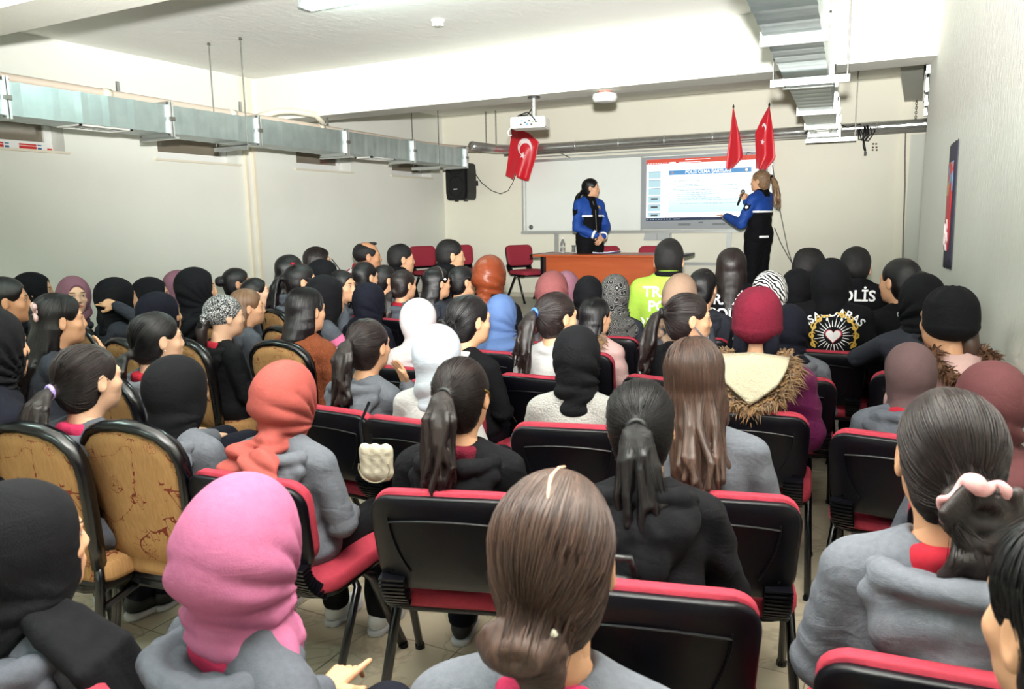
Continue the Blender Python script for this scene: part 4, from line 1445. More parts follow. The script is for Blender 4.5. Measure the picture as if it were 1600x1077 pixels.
@cached
def body_arr(pose):
    arms, tr, hand = pose_pts(pose)
    s = Sdf((-.42, -.30, .0), (.42, .60, 1.16), 0.018)
    torso(s, tr, -0.014)
    legs(s, -0.014)
    for sh, el, wr, hf, hu in arms:
        s.cone(sh, el, .042, .036, 0.03)
        s.cone(el, wr, .036, .026, 0.012)
    s.cone(tr((0, -.062, .90)), tr(NP_), .055, .05, 0.03)
    for q in (-1, 1):
        s.cone((q * .11, .345, .12), (q * .11, .35, .06), .036, .034, 0.02)
        s.cone((q * .11, .33, .05), (q * .11, .46, .035), .035, .03, 0.02)
    V, Q = s.mesh()
    return [V], [Q], arms, hand


def apply_parts(Vs, Qs):
    o = 0
    QQ = []
    for V, Q in zip(Vs, Qs):
        QQ.append(Q + o)
        o += len(V)
    return np.concatenate(Vs), np.concatenate(QQ)


@cached
def body_mesh(pose, yaw, pitch, lod):
    Vs, Qs, arms, hand = body_arr(pose)
    Vs, Qs = list(Vs), list(Qs)
    hps = [np.full((len(Vs[0]), 3), -9.0, F32)]
    for side, (sh, el, wr, hf, hu) in enumerate(arms):
        V, Q = hand_arr(hand, (0.0042, 0.006, 0.008)[lod])
        if side == 1:
            V = V * np.array((-1, 1, 1), F32)
            Q = Q[:, ::-1]
        B = basis(hf, hu)
        Vs.append(V @ B.T * 0.95 + np.array(wr, F32))
        Qs.append(Q)
        hps.append(np.full((len(V), 3), -9.0, F32))
    V, Q = head_arr((0.0045, 0.006, 0.008)[lod])
    R = headrot(yaw, pitch)
    _, tr, _h = pose_pts(pose)
    npv = np.array(tr(NP_), F32) - np.array((0, 0, POSES[pose].get('drop', 0)), F32)
    Vs.append((V * HSC + (HC - NP_)) @ R.T + npv)
    Qs.append(Q)
    hps.append(V)
    VV, QQ = apply_parts(Vs, Qs)
    return np_mesh('body', VV, QQ, {'hp': np.concatenate(hps)})


def cloth_folds(seed, amp):
    def f(X, Y, Z):
        n1 = wob(X, Y, Z, 9, seed)
        n2 = wob(X, Y, Z, 13, seed + 1)
        dia = np.sin(62 * (Z * 0.8 + 0.55 * np.abs(X) + 0.25 * Y) + 4.0 * n1)      # folds running down to the waist
        hor = np.sin(85 * (Z - 0.25 * np.abs(X)) + 4 * n2)
        low = np.clip((0.80 - Z) * 5, 0, 1)
        arm = np.clip((np.abs(X) - 0.15) * 14, 0, 1)
        sharp = lambda q: np.abs(q) ** 0.7 * np.sign(q)
        return amp * (0.42 * sharp(dia) * np.clip(0.35 + 0.8 * wob(X, Y, Z, 7, seed + 3), 0, 1) + 0.40 * sharp(hor) * np.maximum(low, 0.6 * arm) * np.clip(0.5 + wob(X, Y, Z, 8, seed + 5), 0, 1))
    return f


@cached
def top_mesh(style, pose, lod, seed, wide):
    arms, tr, hand = pose_pts(pose)
    h = (0.0095, 0.013, 0.018)[lod]
    g = {'hoodie': 0.010, 'sweater': 0.004, 'puffer': 0.024, 'jacket': 0.014, 'teddy': 0.020}[style]
    s = Sdf((-.45, -.33, .40), (.45, .42, 1.14), h)
    torso(s, tr, g, wide)
    s.ell(tr((0, -.045, .55)), ((.186 + g) * wide, .142 + g, .10), 0.03)
    for sh, el, wr, hf, hu in arms:
        e, w_ = np.array(el), np.array(wr)
        cuff = e + (w_ - e) * 0.97
        s.cone(sh, el, .050 + g, .047 + g * 0.8, 0.022)
        s.cone(el, cuff, .047 + g * 0.8, .034 + g * 0.6, 0.012)
        if style in ('hoodie', 'sweater'):
            c0 = e + (w_ - e) * 0.84
            s.cone(c0, cuff, .036 + g * 0.3, .033, 0.004)
    if style == 'hoodie':
        s.ell(tr((0, -.065, 1.0)), (.070, .062, .09), 0.01, 'sub')
    elif style == 'jacket':
        for zc_ in (.935, .962):
            rim = [tr((.071 * math.sin(a), -.062 + .066 * math.cos(a), zc_ + 0.012 * math.cos(a + PI))) for a in np.linspace(0, 2 * PI, 15)]
            s.chain(rim, [0.021] * 15, 0.012)
        s.ell(tr((0, -.06, 1.02)), (.055, .052, .08), 0.008, 'sub')
    elif style in ('puffer', 'teddy'):
        s.ell(tr((0, -.165, .85)), (.125, .05, .10), 0.03)
        rim = [tr((.095 * math.sin(a), -.06 + .085 * math.cos(a), .925)) for a in np.linspace(0, 2 * PI, 15)]
        s.chain(rim, [0.03] * 15, 0.02)
        s.ell(tr((0, -.065, 1.0)), (.066, .058, .07), 0.01, 'sub')
    else:
        rim = [tr((.075 * math.sin(a), -.062 + .068 * math.cos(a), .935)) for a in np.linspace(0, 2 * PI, 15)]
        s.chain(rim, [0.016] * 15, 0.01)
    if style == 'puffer':
        s.disp(lambda X, Y, Z: -0.010 * np.abs(np.sin(Z * 30 + 0.4 * np.abs(X))) + 0.006 + 0.003 * wob(X, Y, Z, 40, seed))
    elif style == 'teddy':
        s.disp(lambda X, Y, Z: 0.004 * wob(X, Y, Z, 90, seed) + 0.003 * wob(X, Y, Z, 35, seed))
    else:
        s.disp(cloth_folds(seed, 0.0085))
    V, Q = s.mesh()
    if lod < 2:
        V = relax(V, Q, 1, 0.4)
    return np_mesh('top', V, Q)


@cached
def hood_mesh(pose, lod, seed):
    """the hood of a sweatshirt, lying open on the upper back"""
    arms, tr, hand = pose_pts(pose)
    s = Sdf((-.24, -.36, .58), (.24, .20, 1.12), (0.0075, 0.010, 0.014)[lod])
    s.ell(tr((0, -.150, .868)), (.162, .062, .062), 0)
    s.ell(tr((0, -.176, .810)), (.130, .052, .088), 0.03)
    s.ell(tr((0, -.186, .730)), (.064, .036, .075), 0.035)
    rim = []
    for a in np.linspace(0, 2 * PI, 21):
        b_ = 0.5 - 0.5 * math.cos(a)          # 0 at the front, 1 at the back
        rim.append(tr((.104 * math.sin(a) * (1 + 0.34 * b_), -.056 + .080 * math.cos(a) - 0.074 * b_, .888 + 0.046 * b_ * (1 - 0.45 * b_))))
    s.chain(rim, [0.027 + 0.005 * math.sin(2.1 * q + seed) for q in range(21)], 0.008)
    s.ell(tr((0, -.094, 0.995)), (.082, .100, .100), 0.010, 'sub')

    def f(X, Y, Z):
        ang = np.arctan2(X, -(Y + .06))
        n = wob(X, Y, Z, 11, seed)
        return (0.0042 * np.sin(9 * ang + 16 * (Z - .9) + 3.5 * n) + 0.0036 * np.sin(70 * (Z + .45 * np.abs(X)) + 4 * n)) * np.clip((.95 - Z) * 12, .25, 1)
    s.disp(f)
    V, Q = s.mesh()
    return np_mesh('hood', V, Q)


@cached
def collar_mesh(pose, lod):
    arms, tr, hand = pose_pts(pose)
    s = Sdf((-.14, -.24, .82), (.14, .12, 1.08), (0.006, 0.008, 0.011)[lod])
    rim = []
    for a in np.linspace(0, 2 * PI, 17):
        b_ = 0.5 - 0.5 * math.cos(a)
        rim.append(tr((.066 * math.sin(a), -.062 + .062 * math.cos(a) - 0.010 * b_, .926 + 0.020 * b_)))
    s.chain(rim, [0.017] * 17, 0.012)
    s.ell(tr((0, -.118, .918)), (.07, .03, .035), 0.02)
    s.disp(lambda X, Y, Z: 0.003 * wob(X, Y, Z, 60, 3))
    V, Q = s.mesh()
    return np_mesh('collar', V, Q)


@cached
def trouser_mesh(pose, lod, seed):
    s = Sdf((-.28, -.25, .07), (.28, .50, .68), (0.012, 0.016, 0.022)[lod])
    legs(s, 0.006, 0.008)
    s.disp(lambda X, Y, Z: 0.004 * wob(X, Y, Z, 30, seed) + 0.003 * np.sin(60 * Z + 3 * wob(X, Y, Z, 12, seed)) * (Z < 0.45))
    V, Q = s.mesh()
    return np_mesh('trousers', V, Q)


@cached
def shoe_mesh(part, lod):
    h = (0.006, 0.010, 0.014)[lod]
    s = Sdf((-.07, -.12, -.01), (.07, .20, .16), h)
    if part == 'upper':
        s.ell((0, -0.03, 0.055), (0.040, 0.065, 0.045), 0)
        s.ell((0, 0.07, 0.040), (0.043, 0.085, 0.034), 0.03)
        s.cone((0, -0.035, 0.07), (0, -0.035, 0.11), 0.040, 0.038, 0.02)
        s.ell((0, -0.035, 0.15), (0.031, 0.033, 0.06), 0.006, 'sub')
    else:
        s.cone((0, -0.055, 0.012), (0, 0.0, 0.012), 0.040, 0.038, 0.01)
        s.cone((0, 0.0, 0.012), (0, 0.10, 0.012), 0.038, 0.043, 0.01)
        s.ell((0, 0.0, -0.04), (0.2, 0.3, 0.04), 0.004, 'sub')
        s.ell((0, 0.0, 0.075), (0.2, 0.4, 0.05), 0.004, 'sub')
    V, Q = s.mesh()
    return np_mesh('shoe_' + part, V, Q)


# ------------------------------------------------------------------ head scarves (in head space)
@cached
def scarf_mesh(style, lod, seed):
    h = (0.006, 0.0085, 0.012)[lod]
    s = Sdf((-.24, -.31, -.40), (.24, .16, .16), h)
    s.ell((0, -.022, .020), (.094, .119, .107), 0)
    s.ell((0, -.045, -.025), (.080, .086, .080), 0.03)
    s.ell((0, .014, -.050), (.070, .080, .078), 0.03)
    s.cone((0, -.018, -.08), (0, -.035, -.17), .062, .064, 0.03)
    if style == 'round':        # wound round the neck, one end hanging
        s.ell((0, -.058, -.010), (.098, .100, .100), 0.03)
        s.cone((0, -.025, -.10), (0, -.04, -.15), .068, .070, 0.03)
        for j in range(4):
            rim = [((.066 + .004 * j) * math.sin(a), -.028 + (.074 + .003 * j) * math.cos(a), -.100 - .020 * j + (.030 + .006 * j) * math.cos(a + 0.9 + .25 * j)) for a in np.linspace(0, 2 * PI, 17)]
            s.chain(rim, [0.0165] * 17, 0.004)
        s.chain([(.045, -.045, -.125), (.085, -.060, -.150), (.112, -.085, -.172)], [.028, .022, .010], 0.02)
    elif style == 'tail':       # wound, with wide ends falling over the back
        s.ell((0, -.06, -.005), (.092, .096, .106), 0.03)
        s.cone((0, -.03, -.10), (0, -.045, -.15), .066, .068, 0.03)
        RX = np.array(Matrix.Rotation(math.radians(-24), 3, 'X') @ Matrix.Rotation(math.radians(-14), 3, 'Y'))
        s.ell((.012, -.125, -.140), (.045, .040, .05), 0.02)
        s.ell((.030, -.205, -.175), (.060, .040, .045), 0.03)
        s.ell((.052, -.248, -.240), (.084, .022, .095), 0.03, 'add', RX)
        RY = np.array(Matrix.Rotation(math.radians(38), 3, 'Y') @ Matrix.Rotation(math.radians(-14), 3, 'X'))
        s.ell((-.085, -.170, -.185), (.044, .030, .085), 0.03, 'add', RY)
    elif style == 'drape':      # falls loose over the shoulders
        s.cone((0, -.030, -.09), (0, -.050, -.16), .062, .070, 0.05)
        s.ell((0, -.070, -.215), (.180, .122, .070), 0.05)
        s.ell((0, -.100, -.275), (.150, .118, .100), 0.05)
        rim = [(.060 * math.sin(a), -.02 + .070 * math.cos(a), -.135 + .03 * math.cos(a)) for a in np.linspace(0, 2 * PI, 17)]
        s.chain(rim, [0.018] * 17, 0.02)
    elif style == 'tucked':     # tucked into the collar
        s.cone((0, -.030, -.09), (0, -.045, -.19), .073, .078, 0.04)
        s.ell((0, -.072, -.12), (.066, .055, .065), 0.03)
    elif style == 'long':       # straight fall down the back like a veil
        s.cone((0, -.04, -.08), (0, -.070, -.19), .066, .080, 0.05)
        s.ell((0, -.105, -.25), (.145, .105, .13), 0.05)
        s.cone((0, -.02, -.10), (0, -.03, -.17), .066, .070, 0.03)
    s.ell((0, .118, -.014), (.056, .086, .090), 0.012, 'sub')

    def folds(X, Y, Z):
        ang = np.arctan2(Z + 0.115, -(Y - 0.075))
        n = wob(X, Y, Z, 8, seed)
        low = np.clip((0.05 - Z) * 10, 0.0, 1.0)
        side = np.clip(np.abs(X) * 12 + 0.15, 0.5, 1.0)
        rd = 1 - 2 * np.abs(np.sin(10 * ang + 2.2 * n + 3 * X))            # ridges fanning out from under the chin
        rd = rd * np.clip(0.6 + 0.9 * wob(X, Y, Z, 11, seed + 3), 0, 1)
        hz = 1 - 2 * np.abs(np.sin(33 * (Z + 0.35 * X * (1 if seed % 2 else -1) + 0.25 * Y) + 2.5 * n))
        return 0.0110 * rd * low * side + 0.0070 * hz * np.clip((-0.05 - Z) * 10, 0, 1) + 0.0028 * wob(X, Y, Z, 15, seed + 4)
    s.disp(folds)
    V, Q = s.mesh()
    V = relax(V, Q, 1, 0.25)
    return np_mesh('headscarf', V, Q)


@cached
def hat_mesh(style, lod, seed):
    h = (0.006, 0.008, 0.011)[lod]
    s = Sdf((-.16, -.18, -.17), (.16, .16, .19), h)
    if style == 'beanie':
        s.ell((0, -.020, .040), (.091, .111, .100), 0)
        s.ell((0, -.026, -.010), (.089, .105, .07), 0.03)
        s.ell((0, -.005, -.150), (.15, .2, .085), 0.006, 'sub')
        s.disp(lambda X, Y, Z: -0.005 * np.clip((-.012 - Z) * 160, 0, 1) + 0.004 * np.sin(5 * np.arctan2(X, Y + .02) + 2 * wob(X, Y, Z, 10, seed)) * np.clip((Z - .05) * 12, 0, 1) + 0.003 * wob(X, Y, Z, 22, seed))
    elif style == 'bandana':
        s.ell((0, -.016, .030), (.085, .106, .094), 0)
        s.ell((0, .09, -.06), (.11, .10, .10), 0.006, 'sub')
        s.ell((0, -.02, -.13), (.15, .2, .09), 0.006, 'sub')
        s.ell((0, -.125, -.015), (.035, .02, .035), 0.01)
        s.disp(lambda X, Y, Z: 0.002 * wob(X, Y, Z, 30, seed))
    V, Q = s.mesh()
    return np_mesh(style, V, Q)


# ------------------------------------------------------------------ hair (in head space); 'flow' runs with the strands
def hair_flow(V, tie, kind):
    c = np.array((0, -.014, .03), F32)
    ax = np.array(tie, F32) - c
    ax /= np.linalg.norm(ax)
    e1 = np.cross(ax, (1, 0, 0.001))
    e1 /= np.linalg.norm(e1)
    e2 = np.cross(ax, e1)
    P = V - c
    r = np.linalg.norm(P, axis=1) + 1e-6
    u = np.arctan2(P @ e1, P @ e2)
    v = np.arccos(np.clip(P @ ax / r, -1, 1))
    out = np.stack([u * 1.3, v * 0.13, r * 0.3], 1)
    if kind == 'long':
        az = np.arctan2(V[:, 0], -(V[:, 1] - 0.005))
        out[:, 0] = az * 1.5
        out[:, 1] = V[:, 2] * 0.8
    if kind in ('pony',):
        low = (V[:, 2] < tie[2] - 0.03) & (np.linalg.norm(V - np.array((0, -.0, .03), F32), axis=1) > 0.105) if kind == 'pony' else V[:, 2] < -0.01
        az = np.arctan2(V[:, 0], -(V[:, 1] - 0.02))
        out[low, 0] = az[low] * 1.6 + 9
        out[low, 1] = V[low, 2]
    return out.astype(F32)


def hair_cap(s, grow=0.0, line=0.0, nape=True):
    s.ell((0, -.018, .033), (.082 + grow, .104 + grow, .090 + grow), 0)
    if nape:
        s.ell((0, -.045, -.03), (.070 + grow * .6, .068 + grow * .6, .085), 0.03)
    # keep the face and the ears free
    s.ell((0, .118 + line, -.045), (.085, .098, .118), 0.012, 'sub')
    for q in (-1, 1):
        s.ell((q * .088, .012, -.035), (.028, .036, .055), 0.010, 'sub')


def strands(V, Q, F_, tie, kind, ns, seg, rs, locks):
    """thin strands laid on the hair so that it reads as hair, loose ends included"""
    bvh = BVHTree.FromPolygons([tuple(p) for p in V.tolist()], Q.tolist())
    c = np.array((0, -.014, .03))
    ax = np.array(tie) - c
    ax /= np.linalg.norm(ax)
    e1 = np.cross(ax, (1, 0, 0.001))
    e1 /= np.linalg.norm(e1)
    e2 = np.cross(ax, e1)
    paths = []
    for k in range(ns):
        u = rs.uniform(-PI, PI)
        v0, v1 = rs.uniform(0.15, 0.5), rs.uniform(1.0, 2.6)
        pts = []
        lift = rs.uniform(0.0, 0.0035) + (0.0025 if rs.rand() < 0.06 else 0)
        du = rs.uniform(-0.10, 0.10)
        for t in np.linspace(0, 1, seg + 1):
            v = v0 + (v1 - v0) * t
            uu = u + du * math.sin(3 * t)
            d = ax * math.cos(v) + (e1 * math.sin(uu) + e2 * math.cos(uu)) * math.sin(v)
            hit = bvh.ray_cast(Vector(c), Vector(d))
            if hit[0] is None or hit[1].dot(Vector(d)) < 0.45:
                break
            pts.append(np.array(hit[0]) + d * (lift * math.sin(PI * min(t + 0.15, 1)) + 0.0002))
        if len(pts) > 2:
            paths.append((pts, u * 1.3))
    for pts, rr in locks:
        P = np.array(pts)
        for q in range(max(4, ns // 50)):
            o = rs.normal(size=3) * 0.75
            nn = seg
            tt = np.linspace(0, len(pts) - 1, nn + 1)
            i = np.minimum(tt.astype(int), len(pts) - 2)
            f = (tt - i)[:, None]
            C = P[i] * (1 - f) + P[i + 1] * f
            R_ = np.array(rr)[i] * (1 - f[:, 0]) + np.array(rr)[i + 1] * f[:, 0]
            wv = rs.uniform(-.006, .006, 3)
            C = C + o / np.linalg.norm(o) * (R_ * rs.uniform(0.8, 1.15))[:, None] + np.sin(tt * 1.7)[:, None] * wv
            C[-1, 2] -= rs.uniform(0, .02)
            paths.append((list(C), rs.uniform(-4, 4)))
    vs, qs, fl_ = [], [], []
    o0 = len(V)
    for pts, u in paths:
        P = np.array(pts)
        T = np.gradient(P, axis=0)
        A = np.cross(T, (0.3, 0.5, 0.8))
        A /= np.linalg.norm(A, axis=1)[:, None] + 1e-9
        B = np.cross(T, A)
        B /= np.linalg.norm(B, axis=1)[:, None] + 1e-9
        m = len(P)
        w_ = 0.00095 * np.sin(np.linspace(0.5, PI - 0.12, m))[:, None]
        st_ = o0 + len(vs) * 1
        ring = [P + A * w_, P - A * w_ * .5 + B * w_ * .87, P - A * w_ * .5 - B * w_ * .87]
        base = o0 + sum(len(x) for x in vs)
        vs.append(np.stack(ring, 1).reshape(-1, 3))
        fl_.append(np.stack([np.full(m * 3, u), np.repeat(np.linspace(0, .3, m), 3), np.zeros(m * 3)], 1))
        for i in range(m - 1):
            for j in range(3):
                a, c2 = base + i * 3 + j, base + i * 3 + (j + 1) % 3
                qs.append((a, c2, c2 + 3, a + 3))
    if not vs:
        return V, Q, F_
    return np.concatenate([V] + vs).astype(F32), np.concatenate([Q, np.array(qs)]), np.concatenate([F_] + fl_).astype(F32)


@cached
def hair_mesh(style, lod, seed):
    h = (0.005, 0.0075, 0.0105)[lod]
    rs = np.random.RandomState(seed + 11)
    s = Sdf((-.24, -.30, -.50), (.24, .15, .20), h)
    locks = []
    tie = (0, -.12, 0.03)
    kind = style
    if style in ('pony', 'ponylow', 'ponyhigh', 'ponyshort', 'ponycurl'):
        hair_cap(s)
        tz = {'pony': .03, 'ponylow': -.055, 'ponyhigh': .075, 'ponyshort': -.02, 'ponycurl': .03}[style]
        ty = {'pony': -.126, 'ponylow': -.115, 'ponyhigh': -.115, 'ponyshort': -.125, 'ponycurl': -.126}[style]
        tie = (0, ty, tz)
        Lt = {'pony': .30, 'ponylow': .26, 'ponyhigh': .30, 'ponyshort': .17, 'ponycurl': .34}[style]
        s.cone((0, ty + .03, tz), (0, ty - .012, tz), .030, .017, 0.02)
        nl = 24
        cur = {'ponycurl': .024, 'pony': .017}.get(style, .010)
        for i in range(nl):
            a = 2 * PI * i * 0.381966
            rr = 0.027 * math.sqrt((i + .5) / nl)
            ox, oy = rr * math.cos(a), rr * math.sin(a)
            wv = rs.uniform(-1, 1, 8) * cur
            l = Lt * rs.uniform(0.68, 1.10)
            pts = [(ox * .4, ty - .008, tz + oy * .4),
                   (ox * 1.0, ty - .038 + oy * .6, tz - .010 + oy * .3),
                   (ox * 1.7 + wv[0] * .4, ty - .060 + oy * 1.0, tz - .25 * l),
                   (ox * 2.1 + wv[1] * .8, ty - .072 + oy * 1.2 + wv[2] * .5, tz - .52 * l),
                   (ox * 2.0 + wv[3], ty - .085 + oy * 1.2 + wv[4] * .6, tz - .78 * l),
                   (ox * 1.7 + wv[3] * .4 + wv[5], ty - .092 + oy * .9 + wv[6], tz - l)]
            s.chain(pts, [.008, .0105, .0105, .0095, .0075, .002], 0.004)
            locks.append((pts, [.008, .0105, .0105, .0095, .0075, .002]))
        kind = 'pony'
    elif style in ('long', 'longstraight', 'bob', 'half'):
        hair_cap(s, 0.002, 0.0)
        L_ = {'long': .37, 'longstraight': .24, 'bob': .17, 'half': .33}[style]
        st = style in ('longstraight', 'bob')
        nl = 34
        for i in range(nl):
            a = -1.6 + 3.2 * (i + rs.uniform(-.3, .3)) / (nl - 1)
            wv = rs.uniform(-1, 1, 6) * (0.004 if st else 0.020)
            inn = 1.0 if i % 2 else 0.82
            x0, y0 = .072 * math.sin(a) * inn, -.025 - .075 * math.cos(a) * inn
            l = L_ * (rs.uniform(0.9, 1.03) if st else rs.uniform(0.62, 1.1))
            sp = 1.02 + 0.08 * rs.rand()
            na = .86 if st else .80
            bk = max(0.0, math.cos(a)) if not st else 0.35 * max(0.0, math.cos(a))
            pts = [(x0 * .45, y0 * .5 - .004, .108), (x0 * .98, y0 * .98, .045), (x0 * 1.08, y0 * 1.06 - .006, -.035), (x0 * sp + wv[0] * .5, y0 * 1.05 - .014 - .035 * bk, -.035 - .3 * l),
                   (x0 * sp * (1 + na) / 2 + wv[1], y0 - .02 - .085 * bk + wv[2] * .6, -.035 - .62 * l), (x0 * sp * na + wv[3], y0 - .022 - .115 * bk + wv[4] * .6, -.035 - .85 * l), (x0 * sp * na * .9 + wv[5], y0 - .02 - .125 * bk, -.035 - l)]
            rr_ = [.004, .008, .0115, .0115 if not st else .0125, .0100 if not st else .012, .008, .002]
            s.chain(pts, rr_, 0.004 if not st else .007)
            locks.append((pts, rr_))
        tie = (0, .02, .13)
        kind = 'long'
    elif style in ('bun', 'bunlow', 'bunmess'):
        hair_cap(s)
        tx, tz, ty = {'bun': (0, .02, -.122), 'bunlow': (-.022, -.070, -.108), 'bunmess': (.006, -.045, -.120)}[style]
        tie = (tx, ty, tz)
        s.cone((tx * .6, ty + .03, tz), (tx, ty, tz), .034, .024, 0.02)
        R0 = {'bun': .030, 'bunlow': .026, 'bunmess': .036}[style]
        sxx = {'bun': 1.15, 'bunlow': 1.75, 'bunmess': 1.2}[style]
        for j in range(3):
            rim = [(tx + (R0 - .006 * j) * math.sin(a) * sxx, ty - .012 - .011 * j, tz + (R0 - .007 * j) * math.cos(a)) for a in np.linspace(0, 2 * PI, 13)]
            s.chain(rim, [.014] * 13, 0.004)
        s.ell((tx, ty - .020, tz), (R0 * .8 * sxx, .018, R0 * .7), 0.006)
        if style == 'bunlow':
            for i in range(6):
                p_ = [(tx + .010 * i, ty - .02, tz - .022), (tx + .012 + .006 * i, ty - .026, tz - .065), (tx + .012 + .004 * i - .02, ty - .03, tz - .105 - .012 * (i % 3))]
                s.chain(p_, [.009, .006, .002], 0.004)
                locks.append((p_, [.009, .006, .002]))
        if style == 'bunmess':
            for i in range(12):
                a = rs.uniform(0, 6.28)
                b2 = a + rs.uniform(.8, 1.8)
                p_ = [(tx + R0 * .7 * math.cos(a), ty - .02, tz + R0 * .7 * math.sin(a)), (tx + R0 * 1.5 * math.cos(a), ty - .040, tz + R0 * 1.4 * math.sin(a)),
                      (tx + R0 * 1.6 * math.cos(b2), ty - .045, tz + R0 * 1.5 * math.sin(b2)), (tx + R0 * .8 * math.cos(b2), ty - .03, tz + R0 * .8 * math.sin(b2))]
                s.chain(p_, [.009, .0095, .009, .006], 0.003)
                locks.append((p_, [.009, .0095, .009, .006]))
            for i in range(9):
                a = rs.uniform(-1, 1)
                p_ = [(tx + .03 * a, ty - .015, tz - .035), (tx + .045 * a, ty - .045, tz - .075), (tx + .05 * a + rs.uniform(-.02, .02), ty - .035, tz - .11), (tx + .03 * a + rs.uniform(-.03, .03), ty - .025, tz - .14 - .02 * rs.rand())]
                s.chain(p_, [.012, .011, .009, .003], 0.004)
                locks.append((p_, [.012, .011, .009, .003]))
    elif style == 'short':      # a man's cut
        s.ell((0, -.018, .036), (.080, .101, .088), 0)
        s.ell((0, -.045, -.02), (.072, .068, .060), 0.03)
        s.ell((0, .118, -.030), (.090, .085, .095), 0.010, 'sub')
        for q in (-1, 1):
            s.ell((q * .088, .010, -.040), (.030, .040, .048), 0.008, 'sub')
    elif style == 'balding':
        s.ell((0, -.020, .028), (.079, .099, .084), 0)
        s.ell((0, .030, .085), (.066, .085, .055), 0.012, 'sub')
        s.ell((0, .12, -.02), (.090, .082, .11), 0.010, 'sub')
        s.ell((0, -.02, -.14), (.15, .2, .085), 0.01, 'sub')
        for q in (-1, 1):
            s.ell((q * .088, .006, -.030), (.028, .034, .042), 0.008, 'sub')
        s.ell((0, .035, .098), (.03, .04, .014), 0.01)
    amp = {'short': .0035, 'balding': .002, 'bunmess': .0035, 'ponycurl': .003}.get(style, .0018)
    s.disp(lambda X, Y, Z: amp * wob(X, Y, Z, 55, seed) - 0.0012 * np.abs(np.sin(26 * np.arctan2(X, -(Y - tie[1] - 0.02) + 1e-4) + 3 * wob(X, Y, Z, 20, seed))))
    V, Q = s.mesh()
    V = relax(V, Q, 1, 0.35)
    F_ = hair_flow(V, tie, kind)
    ns = (850, 240, 0)[lod]
    if ns and style not in ('short', 'balding'):
        V, Q, F_ = strands(V, Q, F_, tie, kind, ns, (9, 6, 4)[lod], rs, locks)
    return np_mesh('hair', V, Q, {'flow': F_}), tie

# ================================================================== people: materials
def skin_mat(name, col, lip, brow=(34, 24, 20)):
    m = mat(name, col, 0.5, 0, 0.05, 120, tuple(int(v * 0.95) for v in col), 9, 0.7, spec=0.4)
    nt, b = nodes_of(m)
    b.inputs['Subsurface Weight'].default_value = 0.0
    at_ = nt.nodes.new('ShaderNodeAttribute'); at_.attribute_name = 'hp'
    sx = nt.nodes.new('ShaderNodeSeparateXYZ'); nt.links.new(at_.outputs['Vector'], sx.inputs[0])
    ab = nt.nodes.new('ShaderNodeMath'); ab.operation = 'ABSOLUTE'; nt.links.new(sx.outputs['X'], ab.inputs[0])

    def M(op, a, c):
        n = nt.nodes.new('ShaderNodeMath'); n.operation = op
        for k, v in enumerate((a, c)):
            if isinstance(v, (int, float)):
                n.inputs[k].default_value = v
            elif v is not None:
                nt.links.new(v, n.inputs[k])
        return n.outputs[0]

    def oval(cx, cz, rx, rz, slope=0.0):
        dx = M('DIVIDE', M('SUBTRACT', ab.outputs[0], cx), rx)
        zz = sx.outputs['Z'] if not slope else M('SUBTRACT', sx.outputs['Z'], M('MULTIPLY', M('SUBTRACT', ab.outputs[0], cx), slope))
        dz = M('DIVIDE', M('SUBTRACT', zz, cz), rz)
        r = M('ADD', M('MULTIPLY', dx, dx), M('MULTIPLY', dz, dz))
        return M('MULTIPLY', M('LESS_THAN', r, 1.0), M('GREATER_THAN', sx.outputs['Y'], 0.045))
    cur = b.inputs['Base Color'].links[0].from_socket
    for mask, c in ((oval(0.0, -0.064, 0.023, 0.0085), lip), (oval(0.031, 0.0235, 0.019, 0.0034, 0.05), brow), (oval(0.031, 0.001, 0.0145, 0.0062), (40, 26, 24)),
                    (oval(0.031, 0.0005, 0.0125, 0.0046), (226, 220, 214)), (oval(0.031, 0.0005, 0.0052, 0.0048), (36, 24, 18))):
        mx = nt.nodes.new('ShaderNodeMix'); mx.data_type = 'RGBA'
        nt.links.new(mask, mx.inputs[0]); nt.links.new(cur, mx.inputs[6]); mx.inputs[7].default_value = lin(c)
        cur = mx.outputs[2]
    nt.links.new(cur, b.inputs['Base Color'])
    return m


SKINS = [skin_mat('skin_light', (226, 180, 150), (176, 96, 88)), skin_mat('skin_medium', (206, 156, 122), (160, 88, 78)), skin_mat('skin_tan', (186, 134, 100), (146, 80, 68))]


def hair_mat(name, dark, light):
    if name in MATS:
        return MATS[name]
    m = mat(name, dark, 0.36, spec=0.38)
    nt, b = nodes_of(m)
    at_ = nt.nodes.new('ShaderNodeAttribute'); at_.attribute_name = 'flow'
    mp = nt.nodes.new('ShaderNodeMapping'); mp.inputs['Scale'].default_value = (26, 5, 12)
    nt.links.new(at_.outputs['Vector'], mp.inputs[0])
    n = nt.nodes.new('ShaderNodeTexNoise'); n.inputs['Scale'].default_value = 1.0; n.inputs['Detail'].default_value = 5; n.inputs['Roughness'].default_value = 0.7
    nt.links.new(mp.outputs[0], n.inputs['Vector'])
    rp = nt.nodes.new('ShaderNodeValToRGB')
    rp.color_ramp.elements[0].position = 0.35; rp.color_ramp.elements[0].color = lin(dark)
    rp.color_ramp.elements[1].position = 0.72; rp.color_ramp.elements[1].color = lin(light)
    nt.links.new(n.outputs['Fac'], rp.inputs['Fac']); nt.links.new(rp.outputs['Color'], b.inputs['Base Color'])
    bp = nt.nodes.new('ShaderNodeBump'); bp.inputs['Strength'].default_value = 0.55; bp.inputs['Distance'].default_value = 0.004
    nt.links.new(n.outputs['Fac'], bp.inputs['Height']); nt.links.new(bp.outputs[0], b.inputs['Normal'])
    b.inputs['Anisotropic'].default_value = 0.4
    return m


